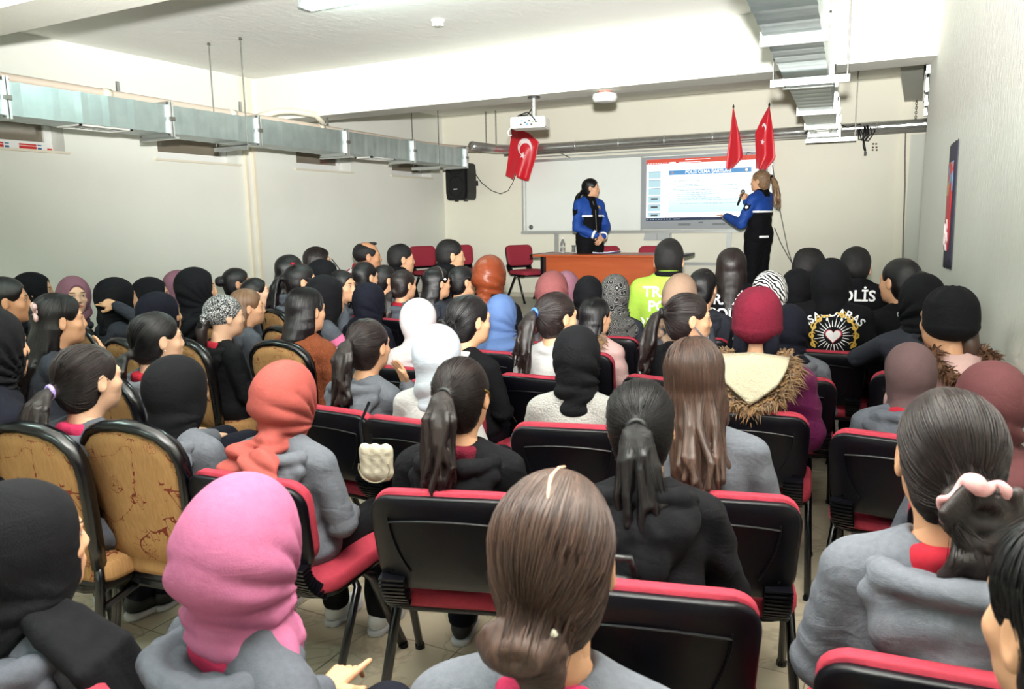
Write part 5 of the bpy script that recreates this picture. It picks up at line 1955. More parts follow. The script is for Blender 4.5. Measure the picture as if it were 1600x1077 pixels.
HAIRS = {'black': hair_mat('hair_black', (5, 4, 6), (22, 17, 19)), 'dark': hair_mat('hair_dark_brown', (13, 9, 10), (46, 33, 31)),
         'brown': hair_mat('hair_brown', (34, 23, 20), (92, 66, 54)), 'light': hair_mat('hair_light_brown', (74, 52, 38), (140, 106, 78)),
         'cut': hair_mat('hair_cropped', (9, 7, 8), (24, 19, 20)), 'blond': hair_mat('hair_streaked', (54, 37, 28), (176, 140, 104))}


HAIRS['cut'].node_tree.nodes['Principled BSDF'].inputs['Roughness'].default_value = 0.62


def cloth(name, col, col2=None, rough=0.85, bump=0.25, bscale=420, cscale=90, sheen=0.0, crease=0.22):
    m = mat('cloth_' + name, col, rough, 0, bump, bscale, col2 or tuple(int(v * 0.9) for v in col), cscale, 0.8, spec=0.2)
    nt, b = nodes_of(m)
    old = b.inputs['Normal'].links[0].from_node
    tc = nt.nodes.new('ShaderNodeTexCoord')
    mp = nt.nodes.new('ShaderNodeMapping'); mp.inputs['Scale'].default_value = (1, 1, 1.9); mp.inputs['Rotation'].default_value = (0.3, 0.5, 0)
    n = nt.nodes.new('ShaderNodeTexNoise'); n.inputs['Scale'].default_value = 9; n.inputs['Detail'].default_value = 2.5; n.inputs['Distortion'].default_value = 1.4
    nt.links.new(tc.outputs['Object'], mp.inputs[0]); nt.links.new(mp.outputs[0], n.inputs['Vector'])
    bp = nt.nodes.new('ShaderNodeBump'); bp.inputs['Strength'].default_value = crease; bp.inputs['Distance'].default_value = 0.03
    nt.links.new(n.outputs['Fac'], bp.inputs['Height']); nt.links.new(bp.outputs[0], old.inputs['Normal'])
    return m


CL = dict(
    grey=cloth('grey', (84, 87, 95), (68, 71, 79)), grey2=cloth('grey2', (104, 107, 114), (86, 89, 97)), charcoal=cloth('charcoal', (46, 48, 57), (38, 40, 48)),
    black=cloth('black', (8, 8, 13), (5, 5, 9)), navy=cloth('navy', (11, 13, 28), (8, 9, 20)), white=cloth('white', (204, 203, 202), (190, 189, 188)),
    knit=cloth('knit', (190, 188, 184), (156, 154, 152), 0.9, 0.8, 120, 120), pink=cloth('pink', (162, 92, 124), (152, 82, 114), 0.8, 0.15, crease=0.1), coral=cloth('coral', (156, 76, 70), (146, 68, 62), 0.8, 0.15, crease=0.1),
    rose=cloth('rose', (120, 69, 69), (112, 62, 63), 0.8, 0.15, crease=0.1), mauve=cloth('mauve', (128, 88, 102), (118, 80, 94), 0.8, 0.15, crease=0.1), taupe=cloth('taupe', (88, 68, 69), (80, 61, 62), 0.8, 0.15, crease=0.1),
    brownscarf=cloth('brownscarf', (82, 45, 47), (74, 40, 42), 0.8, 0.15, crease=0.1), orange=cloth('orange', (118, 56, 32), (104, 46, 26), 0.34, 0.1, 200, 8, 0.0), blue=cloth('blue', (84, 108, 152), (76, 98, 142), 0.8, 0.15, crease=0.1),
    palewhite=cloth('palewhite', (208, 198, 200), (200, 190, 192), 0.8, 0.1), bluewhite=cloth('bluewhite', (196, 203, 213), (186, 193, 204), 0.8, 0.1), beige=cloth('beige', (150, 124, 106), (140, 114, 96), 0.8, 0.15, crease=0.1),
    maroon=cloth('maroon', (98, 18, 38), (88, 15, 33), 0.9, 0.5, 160), purple=cloth('purple', (88, 26, 66), (78, 22, 58), 0.5, 0.1), red=cloth('red', (160, 30, 46), (146, 26, 40)),
    hotpink=cloth('hotpink', (180, 46, 84), (168, 40, 76)), teddy=cloth('teddy', (138, 74, 46), (108, 56, 34), 0.95, 1.0, 150, 70), pinkpuff=cloth('pinkpuff', (206, 172, 168), (196, 160, 156), 0.5, 0.08),
    hivis=cloth('hivis', (158, 190, 74), (148, 180, 64), 0.6, 0.08), police=cloth('police', (34, 72, 150), (28, 62, 136), 0.6, 0.08), pinkshirt=cloth('pinkshirt', (226, 120, 160), (216, 108, 150)),
    dress=cloth('cream', (206, 196, 172), (192, 182, 158), 0.95, 0.8, 150), denim=cloth('denim', (92, 102, 118), (78, 88, 104)), skyblue=cloth('skyblue', (86, 140, 196), (70, 122, 180)), olive=cloth('redvest', (176, 24, 40), (160, 20, 34)),
)
M_REFL = mat('reflective_white', (250, 250, 250), 0.4, emit=0.0)


def pat_mat(name, kind):
    m = mat(name, (14, 14, 18), 0.8, spec=0.25)
    nt, b = nodes_of(m)
    tc = nt.nodes.new('ShaderNodeTexCoord')
    rp = nt.nodes.new('ShaderNodeValToRGB')
    rp.color_ramp.interpolation = 'LINEAR'
    if kind == 'zebra':
        wv = nt.nodes.new('ShaderNodeTexWave'); wv.inputs['Scale'].default_value = 22; wv.inputs['Distortion'].default_value = 9; wv.inputs['Detail'].default_value = 1.5; wv.inputs['Detail Scale'].default_value = 0.9
        wv.bands_direction = 'DIAGONAL'
        nt.links.new(tc.outputs['Object'], wv.inputs['Vector']); src = wv.outputs['Fac']
        stops = ((0.46, (12, 12, 16)), (0.54, (232, 230, 226)))
    elif kind == 'rings':
        vo = nt.nodes.new('ShaderNodeTexVoronoi'); vo.inputs['Scale'].default_value = 21; vo.inputs['Randomness'].default_value = 0.2
        nt.links.new(tc.outputs['Object'], vo.inputs['Vector'])
        sn = nt.nodes.new('ShaderNodeMath'); sn.operation = 'MULTIPLY'; sn.inputs[1].default_value = 42
        nt.links.new(vo.outputs['Distance'], sn.inputs[0])
        s2 = nt.nodes.new('ShaderNodeMath'); s2.operation = 'SINE'; nt.links.new(sn.outputs[0], s2.inputs[0])
        nz = nt.nodes.new('ShaderNodeTexNoise'); nz.inputs['Scale'].default_value = 160; nt.links.new(tc.outputs['Object'], nz.inputs['Vector'])
        ad = nt.nodes.new('ShaderNodeMath'); ad.operation = 'MULTIPLY'; nt.links.new(s2.outputs[0], ad.inputs[0]); nt.links.new(nz.outputs['Fac'], ad.inputs[1]); src = ad.outputs[0]
        stops = ((0.16, (14, 14, 18)), (0.36, (136, 134, 131)))
    else:   # paisley scribble
        n = nt.nodes.new('ShaderNodeTexNoise'); n.inputs['Scale'].default_value = 95; n.inputs['Detail'].default_value = 0; n.inputs['Distortion'].default_value = 1.5
        nt.links.new(tc.outputs['Object'], n.inputs['Vector'])
        a = nt.nodes.new('ShaderNodeMath'); a.operation = 'SUBTRACT'; a.inputs[1].default_value = 0.5; nt.links.new(n.outputs['Fac'], a.inputs[0])
        c = nt.nodes.new('ShaderNodeMath'); c.operation = 'ABSOLUTE'; nt.links.new(a.outputs[0], c.inputs[0]); src = c.outputs[0]
        stops = ((0.03, (222, 222, 222)), (0.07, (14, 14, 18)))
    for k, (p, c) in enumerate(stops):
        rp.color_ramp.elements[k].position = p
        rp.color_ramp.elements[k].color = lin(c)
    nt.links.new(src, rp.inputs['Fac']); nt.links.new(rp.outputs['Color'], b.inputs['Base Color'])
    return m


CL['zebra'], CL['rings'], CL['paisley'] = pat_mat('cloth_zebra', 'zebra'), pat_mat('cloth_rings', 'rings'), pat_mat('cloth_paisley', 'paisley')
SHOEW, SHOEB, SOLE = mat('shoe_white', (226, 226, 228), 0.5), mat('shoe_black', (18, 18, 22), 0.5), mat('shoe_sole', (206, 206, 212), 0.6)
FURM = mat('fur_brown', (150, 112, 66), 0.8, 0, 0, 10, (84, 58, 34), 40, 0.6, sheen=0.3)
FURD = mat('fur_dark', (96, 60, 34), 0.8, 0, 0, 10, (60, 36, 20), 40, 0.6)


def share(name, me, parent, m):
    """link a shared mesh with its own material on the object"""
    o = bpy.data.objects.new(name, me)
    COL.objects.link(o)
    o.parent = parent
    if len(me.materials) == 0:
        me.materials.append(None)
    o.material_slots[0].link = 'OBJECT'
    o.material_slots[0].material = m
    return o


def head_matrix(pose, yaw, pitch):
    """matrix that carries head space onto the figure"""
    R = headrot(yaw, pitch)
    _, tr, _h = pose_pts(pose)
    npv = np.array(tr(NP_), F32) - np.array((0, 0, POSES[pose].get('drop', 0)), F32)
    t = (HC - NP_) @ R.T + npv
    M = Matrix.Identity(4)
    for i in range(3):
        for j in range(3):
            M[i][j] = float(R[i, j]) * HSC
        M[i][3] = float(t[i])
    return M


def fur_trim(parent, name, path, n, ln, m, seed=1, rad=0.012):
    rs = random.Random(seed)
    mb = MB()
    for k in range(n):
        t = rs.random() * (len(path) - 1)
        i = min(int(t), len(path) - 2)
        p = Vector(path[i]).lerp(Vector(path[i + 1]), t - i)
        d = Vector((rs.gauss(0, 1), rs.gauss(-0.7, 1), rs.gauss(-0.15, 1))).normalized()
        l = ln * rs.uniform(0.6, 1.2)
        q = p + d * 0.012
        sag = Vector((rs.uniform(-.3, .3), 0, -0.35)) * l
        a = d.orthogonal().normalized() * rad * 0.45
        c = d.cross(a).normalized() * rad * 0.45
        e1, e2 = q + d * l * 0.6 + sag * 0.3, q + d * l + sag
        o = len(mb.v)
        mb.v += [tuple(q + a), tuple(q - a * .5 + c), tuple(q - a * .5 - c), tuple(e1 + a * .6), tuple(e1 - a * .3 + c * .6), tuple(e1 - a * .3 - c * .6), tuple(e2)]
        fs = [(0, 1, 4, 3), (1, 2, 5, 4), (2, 0, 3, 5), (3, 4, 6), (4, 5, 6), (5, 3, 6)]
        mb.f += [tuple(x + o for x in f) for f in fs]
        mb.mi += [0] * 6
    mb.tube(path, 0.022, 8)
    o = put(name, mb, m, parent)
    o['kind'] = 'stuff'
    return o


SEATED = []


def person(label, x, y, d, head='hair:pony', hc='dark', top='hoodie', tc='grey', collar=None, pose='lap', body=None, look=None, hp=0, trousers='navy', skin=1, tilt=0.0, lean=0.0,
           shoes='b', chair_kind='red', chair_label=None, seed=0, tie=None, wide=1.0, sc=None, group='seated audience', lod=None, hood=True, turn=None, lodadd=0):
    """x, y: pixel of the skull centre, d: distance from the lens. body: facing in degrees (0 = to the back wall, + = to the left)"""
    P = at(x, y, d)
    tgt = Vector((4.2, -0.3, 0))
    face = math.degrees(math.atan2(-(tgt.x - P.x), tgt.y - P.y))
    if body is None:
        body = face * 0.55
    if look is None:
        look = face
    yaw = int(round((look - body) / 10.0)) * 10
    yaw = max(-80, min(80, yaw)) if turn is None else turn
    if lod is None:
        lod = 0 if d < 3.0 else 1 if d < 5.0 else 2
    s = P.z / (1.108 - POSES[pose].get('drop', 0)) if sc is None else sc
    s = max(0.90, min(1.19, s))
    Mh = head_matrix(pose, yaw, hp)
    hl = Mh @ Vector((0, 0, 0))
    if head == 'scarf:drape' and top == 'hoodie':
        top = 'sweater'
    Rz = Matrix.Rotation(math.radians(body), 3, 'Z')
    off = Rz @ Matrix.Rotation(math.radians(tilt), 3, 'Y') @ Matrix.Rotation(math.radians(-lean), 3, 'X') @ (hl * s)
    base = Vector((P.x - off.x, P.y - off.y, 0.0))
    zoff = P.z - off.z
    root = empty('person', (base.x, base.y, zoff), math.radians(body))
    root.rotation_euler = (Rz @ Matrix.Rotation(math.radians(tilt), 3, 'Y') @ Matrix.Rotation(math.radians(-lean), 3, 'X')).to_euler()
    root.scale = (s, s, s)
    tag(root, label, 'person', group)
    share('body', body_mesh(pose, yaw, hp, lod), root, SKINS[skin])
    sd = seed % 3
    tp = share({'hoodie': 'hooded_sweatshirt', 'sweater': 'sweater', 'puffer': 'puffer_jacket', 'jacket': 'jacket', 'teddy': 'fleece_coat'}[top], top_mesh(top, pose, lod, sd, wide), root, CL[tc])
    if top == 'hoodie' and hood:
        share('hood', hood_mesh(pose, lod, sd), root, CL[tc])
    share('trousers', trouser_mesh('sit', max(lod, 1) if d > 2.0 else lod, 1), root, CL[trousers])
    if collar:
        share('collar', collar_mesh(pose, lod), root, CL[collar])
    if d < 4.2:
        for q in (-1, 1):
            so = share('shoe', shoe_mesh('upper', lod), root, SHOEW if shoes == 'w' else SHOEB)
            so.location = (q * .11, .375, -zoff / s)
            so2 = share('sole', shoe_mesh('sole', lod), so, SOLE)
    kind, style = head.split(':')
    hd = None
    if kind == 'hair':
        me, tp_ = hair_mesh(style, lod, seed % 4)
        hd = share('hair', me, root, HAIRS[hc])
        if tie:
            t = put('hair_tie', MB().tube([(0.020 * math.cos(a), 0.0, 0.020 * math.sin(a)) for a in np.linspace(0, 2 * PI, 12, endpoint=False)], 0.0075, 8, closed=True), tie if not isinstance(tie, str) else CL[tie], hd, smooth=True)
            t.location = (tp_[0], tp_[1] - 0.014, tp_[2])
    elif kind == 'scarf':
        hd = share('headscarf', scarf_mesh(style, lod, seed % 3), root, CL[hc])
    elif kind == 'hat':
        hd = share('knitted_hat' if style == 'beanie' else 'bandana', hat_mesh(style, lod, seed % 3), root, CL[hc])
    hd.matrix_local = Mh
    SEATED.append((label, root, body, base, chair_kind, chair_label))
    if chair_kind:
        fr = Rz @ Vector((0, 0.015, 0))
        chair(chair_kind, (base.x + fr.x, base.y + fr.y, 0), math.radians(body), chair_label, 'red and black chairs of the audience' if chair_kind == 'red' else 'tan patterned chairs of the audience')
    return root, hd, tp, s

# ================================================================== the audience
M_TIEB, M_TIEL, M_TIEK = mat('tie_blue', (66, 116, 222), 0.5), mat('tie_lilac', (186, 160, 232), 0.5), mat('tie_black', (14, 14, 16), 0.5)
M_TIEW = mat('tie_white', (240, 240, 240), 0.5)
H = {}


def add(key, label, who, x, y, d, head, hc, **kw):
    ck = kw.pop('ck', 'red')
    cl = ('tan patterned chair with black frame under the ' if ck == 'tan' else 'black backed red chair under the ') + who
    H[key] = person(label, x, y, d, head, hc, chair_kind=ck, chair_label=cl, seed=len(H), **kw)
    return H[key]


# --- nearest row
add('p1', 'girl in black headscarf and grey hoodie at the bottom left corner', 'girl in black scarf at bottom left', 42, 848, 1.75, 'scarf:tucked', 'black', body=20, look=-6, tc='grey')
add('p2', 'girl in bright pink headscarf and grey hoodie with red collar', 'girl in bright pink scarf', 388, 845, 1.5, 'scarf:round', 'pink', collar='hotpink', pose='point', body=-14, look=12)
add('p3', 'girl with low brown bun and centre parting, nearest to the lens', 'girl with low brown bun', 868, 868, 1.2, 'hair:bunlow', 'brown', collar='hotpink', body=14, look=18, tc='grey2')
add('p4', 'girl with pink scrunchie in her bun and grey hoodie at right', 'girl with pink scrunchie', 1478, 712, 1.75, 'hair:bunmess', 'dark', collar='red', body=6, look=20, tc='grey2', pose='lap', wide=1.12)
add('p5', 'dark haired head cut off by the right picture edge at the bottom', 'girl cut off at bottom right', 1690, 985, 1.15, 'hair:longstraight', 'black', body=10, look=25, tc='black')
# --- second row
add('p6', 'girl in grey hoodie with lilac hair tie on the left', 'girl with lilac hair tie', 142, 592, 3.15, 'hair:ponyshort', 'dark', ck='tan', collar='hotpink', body=6, look=-8, tie=M_TIEL, skin=0, lod=0)
add('p7', 'girl in black headscarf and grey hoodie between the tan chairs', 'girl in black scarf beside the coral scarf', 282, 607, 3.02, 'scarf:tucked', 'black', ck='tan', collar='red', body=8, look=2, tc='grey2', skin=0)
add('p8', 'girl in coral headscarf and grey hoodie with white sneakers', 'girl in coral scarf', 452, 618, 2.75, 'scarf:tail', 'coral', body=5, look=6, tc='grey2', shoes='w', trousers='black')
add('p9', 'girl with black ponytail and black hoodie, red collar showing', 'girl in black hoodie with gold hair clip', 724, 618, 2.48, 'hair:pony', 'dark', tc='black', collar='maroon', body=18, look=8, tie=M_TIEK)
add('p10', 'girl with thick glossy ponytail and black hoodie in front of a backpack', 'girl with thick glossy ponytail', 1002, 665, 2.08, 'hair:pony', 'black', tc='black', collar='maroon', body=14, look=16, tie=M_TIEK, trousers='black', pose='lapff', tilt=-3)
add('p11', 'girl with long loose brown hair and grey hoodie', 'girl with long loose brown hair', 1085, 592, 2.5, 'hair:long', 'brown', top='sweater', tc='grey2', body=14, look=12, skin=0, tilt=-4)
add('p13', 'girl in dark brown headscarf at the right wall', 'girl in dark brown scarf', 1545, 628, 2.75, 'scarf:drape', 'brownscarf', collar='red', body=6, look=14, tc='grey')
add('p12', 'girl in taupe headscarf with grey hood and red collar', 'girl in taupe scarf', 1420, 582, 3.4, 'scarf:tucked', 'taupe', collar='red', body=-6, look=12, tc='grey', pose='lapf')
# --- third row
add('p15', 'girl in maroon knitted hat and purple jacket with fur hood', 'girl in maroon hat', 1184, 503, 3.5, 'hat:beanie', 'maroon', top='puffer', tc='purple', body=6, look=10)
add('p16', 'girl in black headscarf and cream knit cardigan in the middle', 'girl in black scarf and cream knit', 902, 556, 3.2, 'scarf:tucked', 'black', top='sweater', tc='knit', wide=1.1, body=14, look=14)
add('p17', 'girl in white headscarf and white sweater, front one of two white scarves', 'girl in white scarf and sweater', 687, 552, 3.3, 'scarf:tucked', 'bluewhite', top='sweater', tc='white', body=0, look=-4)
add('p18', 'girl with beaded hair band and long dark ponytail', 'girl with beaded hair band', 578, 540, 3.6, 'hair:ponycurl', 'dark', pose='chin', tc='grey2', body=-2, look=-6)
add('p19', 'dark messy haired pupil in black sweatshirt with white print', 'messy haired pupil in black', 735, 500, 3.95, 'hair:bunmess', 'black', top='sweater', tc='black', collar='white', body=-6, look=-22)
add('p20', 'girl with blue hair tie and long curly ponytail', 'girl with blue hair tie', 872, 495, 4.1, 'hair:ponycurl', 'dark', top='sweater', tc='white', body=0, look=-26, tie=M_TIEB)
add('p21', 'smiling girl in profile with brown ponytail and black and white jacket', 'smiling girl in profile', 1078, 498, 4.05, 'hair:ponycurl', 'dark', top='jacket', tc='black', body=-10, look=-58, tie=M_TIEK)
add('p14', 'girl in black hat and pale pink jacket by the right wall', 'girl in black hat by the wall', 1478, 500, 3.9, 'hat:beanie', 'black', top='puffer', tc='pinkpuff', body=24, look=40)
add('p22', 'girl in pinkish white headscarf behind the other white scarf', 'girl in pinkish white scarf', 657, 500, 4.45, 'scarf:drape', 'palewhite', top='sweater', tc='palewhite', body=0, look=0)
add('p40', 'girl in navy headscarf and grey hoodie beside the maroon hat', 'girl in navy scarf beside the maroon hat', 1233, 512, 4.25, 'scarf:long', 'navy', collar='red', tc='grey2', body=8, look=10)
# --- middle rows
add('p23', 'girl in light blue headscarf', 'girl in light blue scarf', 785, 490, 4.9, 'scarf:drape', 'blue', body=0, look=2, tc='grey2')
add('p25', 'girl with dark loose hair and pale pink fur trimmed jacket', 'girl in pale pink fur trimmed jacket', 932, 495, 4.85, 'hair:longstraight', 'black', top='puffer', tc='pinkpuff', body=-4, look=-20)
add('p24', 'woman in shiny orange headscarf and dark coat', 'woman in shiny orange scarf', 768, 430, 5.6, 'scarf:tail', 'orange', top='jacket', tc='black', body=4, look=0, lod=1)
add('p27', 'girl in dusty rose headscarf before the table', 'girl in dusty rose scarf', 864, 455, 5.2, 'scarf:tail', 'rose', collar='red', tc='grey2', body=2, look=8, lod=1)
add('p27b', 'mauve headscarf half hidden behind the dusty rose one', 'girl in mauve scarf behind the rose scarf', 886, 450, 5.9, 'scarf:tucked', 'mauve', tc='grey', body=2, look=4)
add('p26', 'girl in plain black headscarf before the middle of the table', 'girl in black scarf before the table', 921, 460, 5.4, 'scarf:tucked', 'black', tc='charcoal', body=6, look=8, lod=1)
add('p28', 'girl in black headscarf with white ring pattern', 'girl in ring patterned scarf', 962, 458, 5.45, 'scarf:drape', 'rings', tc='charcoal', body=4, look=2, lod=1)
add('p29', 'man in bright yellow green traffic police jacket', 'man in yellow green jacket', 1045, 407, 5.8, 'hair:short', 'cut', top='jacket', pose='man', tc='hivis', body=16, look=16, wide=1.12, trousers='black', skin=1)
add('p30', 'girl in beige headscarf in front of the yellow green jacket', 'girl in beige scarf', 1065, 460, 5.05, 'scarf:tail', 'beige', tc='grey', body=0, look=4, lod=1)
add('p31', 'girl with black ponytail and white hair tie', 'girl with white hair tie', 1100, 450, 5.45, 'hair:ponylow', 'black', tc='charcoal', body=2, look=-6, tie=M_TIEW)
add('p32', 'woman with straight brown hair in black traffic police jacket', 'woman in black traffic police jacket', 1143, 420, 5.9, 'hair:longstraight', 'dark', top='jacket', pose='man', tc='black', body=8, look=12, wide=1.1, trousers='black')
add('p33', 'girl in black and white zebra headscarf', 'girl in zebra scarf', 1203, 458, 4.95, 'scarf:drape', 'zebra', tc='black', body=6, look=8, lod=1)
add('p35', 'girl in black headscarf with red top behind the zebra scarf', 'girl in black scarf with red top', 1245, 452, 5.45, 'scarf:long', 'black', top='sweater', tc='red', body=4, look=6)
add('p36', 'girl in black scarf wearing a black hoodie with gold and white back print', 'girl with gold printed hoodie', 1298, 442, 5.1, 'scarf:tucked', 'black', top='sweater', tc='black', pose='man', body=0, look=2, wide=1.1)
add('p34', 'short haired man looking down in black police jacket, left of two', 'short haired policeman looking down', 1265, 420, 6.2, 'hair:short', 'cut', top='jacket', pose='man', tc='black', body=10, look=-28, hp=-18, wide=1.15, trousers='black')
add('p37', 'short haired man in black police jacket by the recess, right of two', 'short haired policeman at right', 1336, 420, 6.0, 'hair:short', 'cut', top='jacket', pose='man', tc='black', body=4, look=8, hp=-10, wide=1.25, trousers='black')
add('p38', 'dark haired girl with white collar near the recess', 'girl with white collar near the recess', 1404, 440, 5.3, 'hair:bun', 'black', top='jacket', tc='black', collar='white', body=20, look=46)
add('p39', 'girl in black headscarf leaning on grey sleeves near the right wall', 'girl in black scarf leaning on her arms', 1438, 468, 4.6, 'scarf:tucked', 'black', top='sweater', tc='charcoal', pose='sleep', body=2, look=20)
# --- left block
add('p54', 'figure in navy puffer jacket cut off by the left edge', 'figure in navy jacket at the left edge', -14, 540, 3.35, 'scarf:long', 'black', ck='tan', top='puffer', tc='navy', body=-6, look=-6)
add('p53', 'girl with black ponytail and pearl earring beside the tan chairs', 'girl with pearl earring', 248, 530, 3.95, 'hair:ponylow', 'black', ck='tan', collar='red', tc='grey2', body=-10, look=-18, skin=0)
add('p52', 'girl with pink bow in her black hair, hand on her cheek', 'girl with pink bow', 95, 500, 4.6, 'hair:long', 'black', ck='tan', top='sweater', tc='charcoal', pose='chin', body=-24, look=-28)
add('p50', 'girl in black and white patterned bandana with red hood', 'girl in patterned bandana', 352, 494, 4.85, 'hat:bandana', 'paisley', ck='tan', collar='red', tc='black', body=-12, look=-24, skin=0)
add('p55', 'girl with dark bobbed hair and brown fleece coat', 'girl in brown fleece coat', 480, 485, 4.6, 'hair:bob', 'black', ck='tan', top='teddy', tc='teddy', collar='grey', body=2, look=-8)
add('p72', 'girl in dark navy headscarf behind the pearl earring girl', 'girl in navy scarf behind the earring girl', 253, 490, 5.05, 'scarf:tucked', 'navy', ck='tan', tc='navy', body=-10, look=-20)
add('p51', 'dark haired girl at the far left edge in grey hoodie', 'dark haired girl at the far left edge', 12, 470, 5.5, 'hair:bob', 'black', ck='tan', tc='charcoal', body=-24, look=-36, skin=2)
add('p43', 'girl in black scarf raising her arm to her head', 'girl raising her arm', 186, 465, 5.8, 'scarf:tucked', 'black', ck='tan', top='sweater', tc='charcoal', pose='raise', body=-14, look=-22)
add('p49', 'girl with curly light brown hair pulled up', 'girl with curly light brown hair', 388, 480, 5.5, 'hair:half', 'light', ck='tan', tc='grey', body=-18, look=-40)
add('p46', 'girl in large black headscarf against the left wall', 'girl in large black scarf', 310, 450, 5.8, 'scarf:drape', 'black', ck='tan', tc='black', body=-16, look=-34)
add('p44', 'girl in black headscarf in profile left of the mauve scarf', 'girl in black scarf in profile', 240, 462, 6.1, 'scarf:drape', 'black', ck='tan', tc='charcoal', body=-24, look=-48)
add('p41', 'girl in black headscarf leftmost along the wall', 'leftmost girl in black scarf', 56, 455, 6.6, 'scarf:drape', 'black', ck='tan', tc='charcoal', body=-20, look=-40)
add('p42', 'girl in mauve headscarf turning her face to the camera', 'girl in mauve scarf facing the camera', 117, 462, 6.3, 'scarf:round', 'mauve', ck='tan', tc='charcoal', body=-40, turn=-72, lod=1, skin=0)
add('p45', 'girl in mauve headscarf seen from behind by the left wall', 'girl in mauve scarf seen from behind', 283, 447, 7.0, 'scarf:tucked', 'mauve', ck='tan', collar='red', tc='grey', body=-10, look=-12)
add('p47', 'girl with tight black bun by the wall conduits', 'girl with tight black bun', 372, 443, 7.0, 'hair:bun', 'black', ck='tan', tc='charcoal', body=-20, look=-36, skin=2)
add('p48', 'girl with high forehead looking up in profile', 'girl looking up in profile', 402, 458, 6.5, 'hair:ponylow', 'black', ck='tan', tc='grey', body=-22, look=-44, hp=10, skin=0)
add('p57', 'girl with red hair clip in profile', 'girl with red hair clip', 472, 440, 6.2, 'hair:ponycurl', 'black', ck='tan', collar='red', tc='grey', body=-18, look=-38, skin=1)
add('p56', 'curly haired girl behind the red hair clip', 'curly haired girl at the back', 455, 424, 7.0, 'hair:long', 'black', ck='tan', tc='grey', body=-10, look=-20)
add('p59', 'girl in black headscarf before the woman with red vest', 'girl in black scarf before the red vest', 508, 432, 6.6, 'scarf:drape', 'black', tc='black', body=-12, look=-30)
add('p73', 'girl in black headscarf with pink and white striped sleeve', 'girl with pink striped sleeve', 512, 462, 5.2, 'scarf:long', 'black', ck='tan', top='sweater', tc='grey', body=-16, look=-26, pose='fwd')
add('p60', 'girl with face turned to the right looking wide eyed', 'girl looking wide eyed to the right', 536, 447, 6.4, 'hair:ponylow', 'black', tc='grey', body=-40, turn=-45, lod=1, skin=1)
add('p62', 'girl in navy black headscarf before the third row of heads', 'girl in navy black scarf in the middle', 580, 470, 5.5, 'scarf:long', 'navy', tc='navy', body=-4, look=-10)
add('p62b', 'dark haired girl in front of the balding man', 'dark haired girl before the balding man', 572, 433, 6.9, 'hair:ponylow', 'black', tc='charcoal', body=-6, look=-12)
add('p64', 'girl with black hair tucked behind her ear, left of the small ponytail', 'girl with hair tucked behind her ear', 603, 437, 7.0, 'hair:bun', 'black', collar='red', tc='grey', body=-12, look=-30)
add('p65', 'girl with short low ponytail and red collar', 'girl with short low ponytail', 632, 445, 6.6, 'hair:ponylow', 'dark', collar='red', tc='grey', body=-8, look=-20)
add('p66', 'girl with loose black hair and thin hair band', 'girl with thin hair band', 684, 442, 6.4, 'hair:longstraight', 'black', tc='charcoal', body=-10, look=-28)
add('p68', 'girl with black bun beside the thin hair band', 'girl with black bun near the middle', 724, 440, 6.5, 'hair:bun', 'black', tc='charcoal', body=-14, look=-34)
# --- officers seated along the wall
add('p58', 'policewoman with long dark hair and red vest by the left wall', 'policewoman in red vest', 498, 410, 8.0, 'hair:half', 'dark', top='jacket', pose='man', tc='olive', body=-24, look=-46, lod=1)
add('p61', 'balding man in red and white jacket with radio antenna', 'balding man', 575, 401, 8.0, 'hair:balding', 'cut', top='jacket', pose='man', tc='olive', body=-24, look=-48, wide=1.15, lod=1, skin=2)
add('p63', 'man with short fade haircut in dark jacket by the left wall', 'man with fade haircut', 628, 405, 8.0, 'hair:short', 'cut', top='jacket', pose='man', tc='black', body=-20, look=-42, wide=1.1, lod=1, skin=1)
add('p67', 'man in black jacket sitting before the corner chairs', 'man before the corner chairs', 705, 400, 7.6, 'hair:short', 'cut', top='jacket', pose='man', tc='black', body=-14, look=-46, wide=1.25, lod=1, skin=1)

# ================================================================== prints, accessories and the two standing officers
def tri_bvh(me):
    return BVHTree.FromPolygons([tuple(v.co) for v in me.vertices], [tuple(p.vertices) for p in me.polygons])


def project(bvh, pts, o, right, up, into, lift=0.004, back=0.25):
    """pts: (u, v) on a sheet at o; carried along 'into' onto the surface"""
    o, right, up, into = Vector(o), Vector(right), Vector(up), Vector(into).normalized()
    out = []
    lastd = None
    for u, v in pts:
        q = o + right * u + up * v - into * back
        h = bvh.ray_cast(q, into)
        if h[0] is not None and (lastd is None or abs(h[3] - lastd) < 0.12):
            lastd = h[3]
        dd = lastd if lastd is not None else back
        out.append(q + into * (dd - lift))
    return out


def print_text(parent, bvh, s, size, o, m, right=(1, 0, 0), up=(0, 0, 1), into=(0, 1, 0), name='printed_text', bold=0.0, arc=None):
    me = text_mesh(s, size, 'CENTER', 0.0, bold)
    pts = [(v.co.x, v.co.y) for v in me.vertices]
    if arc:
        pts = [((arc + y) * math.sin(x / arc), (arc + y) * math.cos(x / arc) - arc) for x, y in pts]
    P = project(bvh, pts, o, right, up, into)
    for v, p in zip(me.vertices, P):
        v.co = p
    me.update()
    return link(name, me, parent, m)


def print_poly(parent, bvh, polys, o, m, right=(1, 0, 0), up=(0, 0, 1), into=(0, 1, 0), name='print', lift=0.005):
    mb = MB()
    for poly, faces in polys:
        mb.add(project(bvh, poly, o, right, up, into, lift), faces)
    return put(name, mb, m, parent)


def fan(pts):
    c = (sum(p[0] for p in pts) / len(pts), sum(p[1] for p in pts) / len(pts))
    n = len(pts)
    return ([c] + list(pts), [(0, k + 1, (k + 1) % n + 1) for k in range(n)])


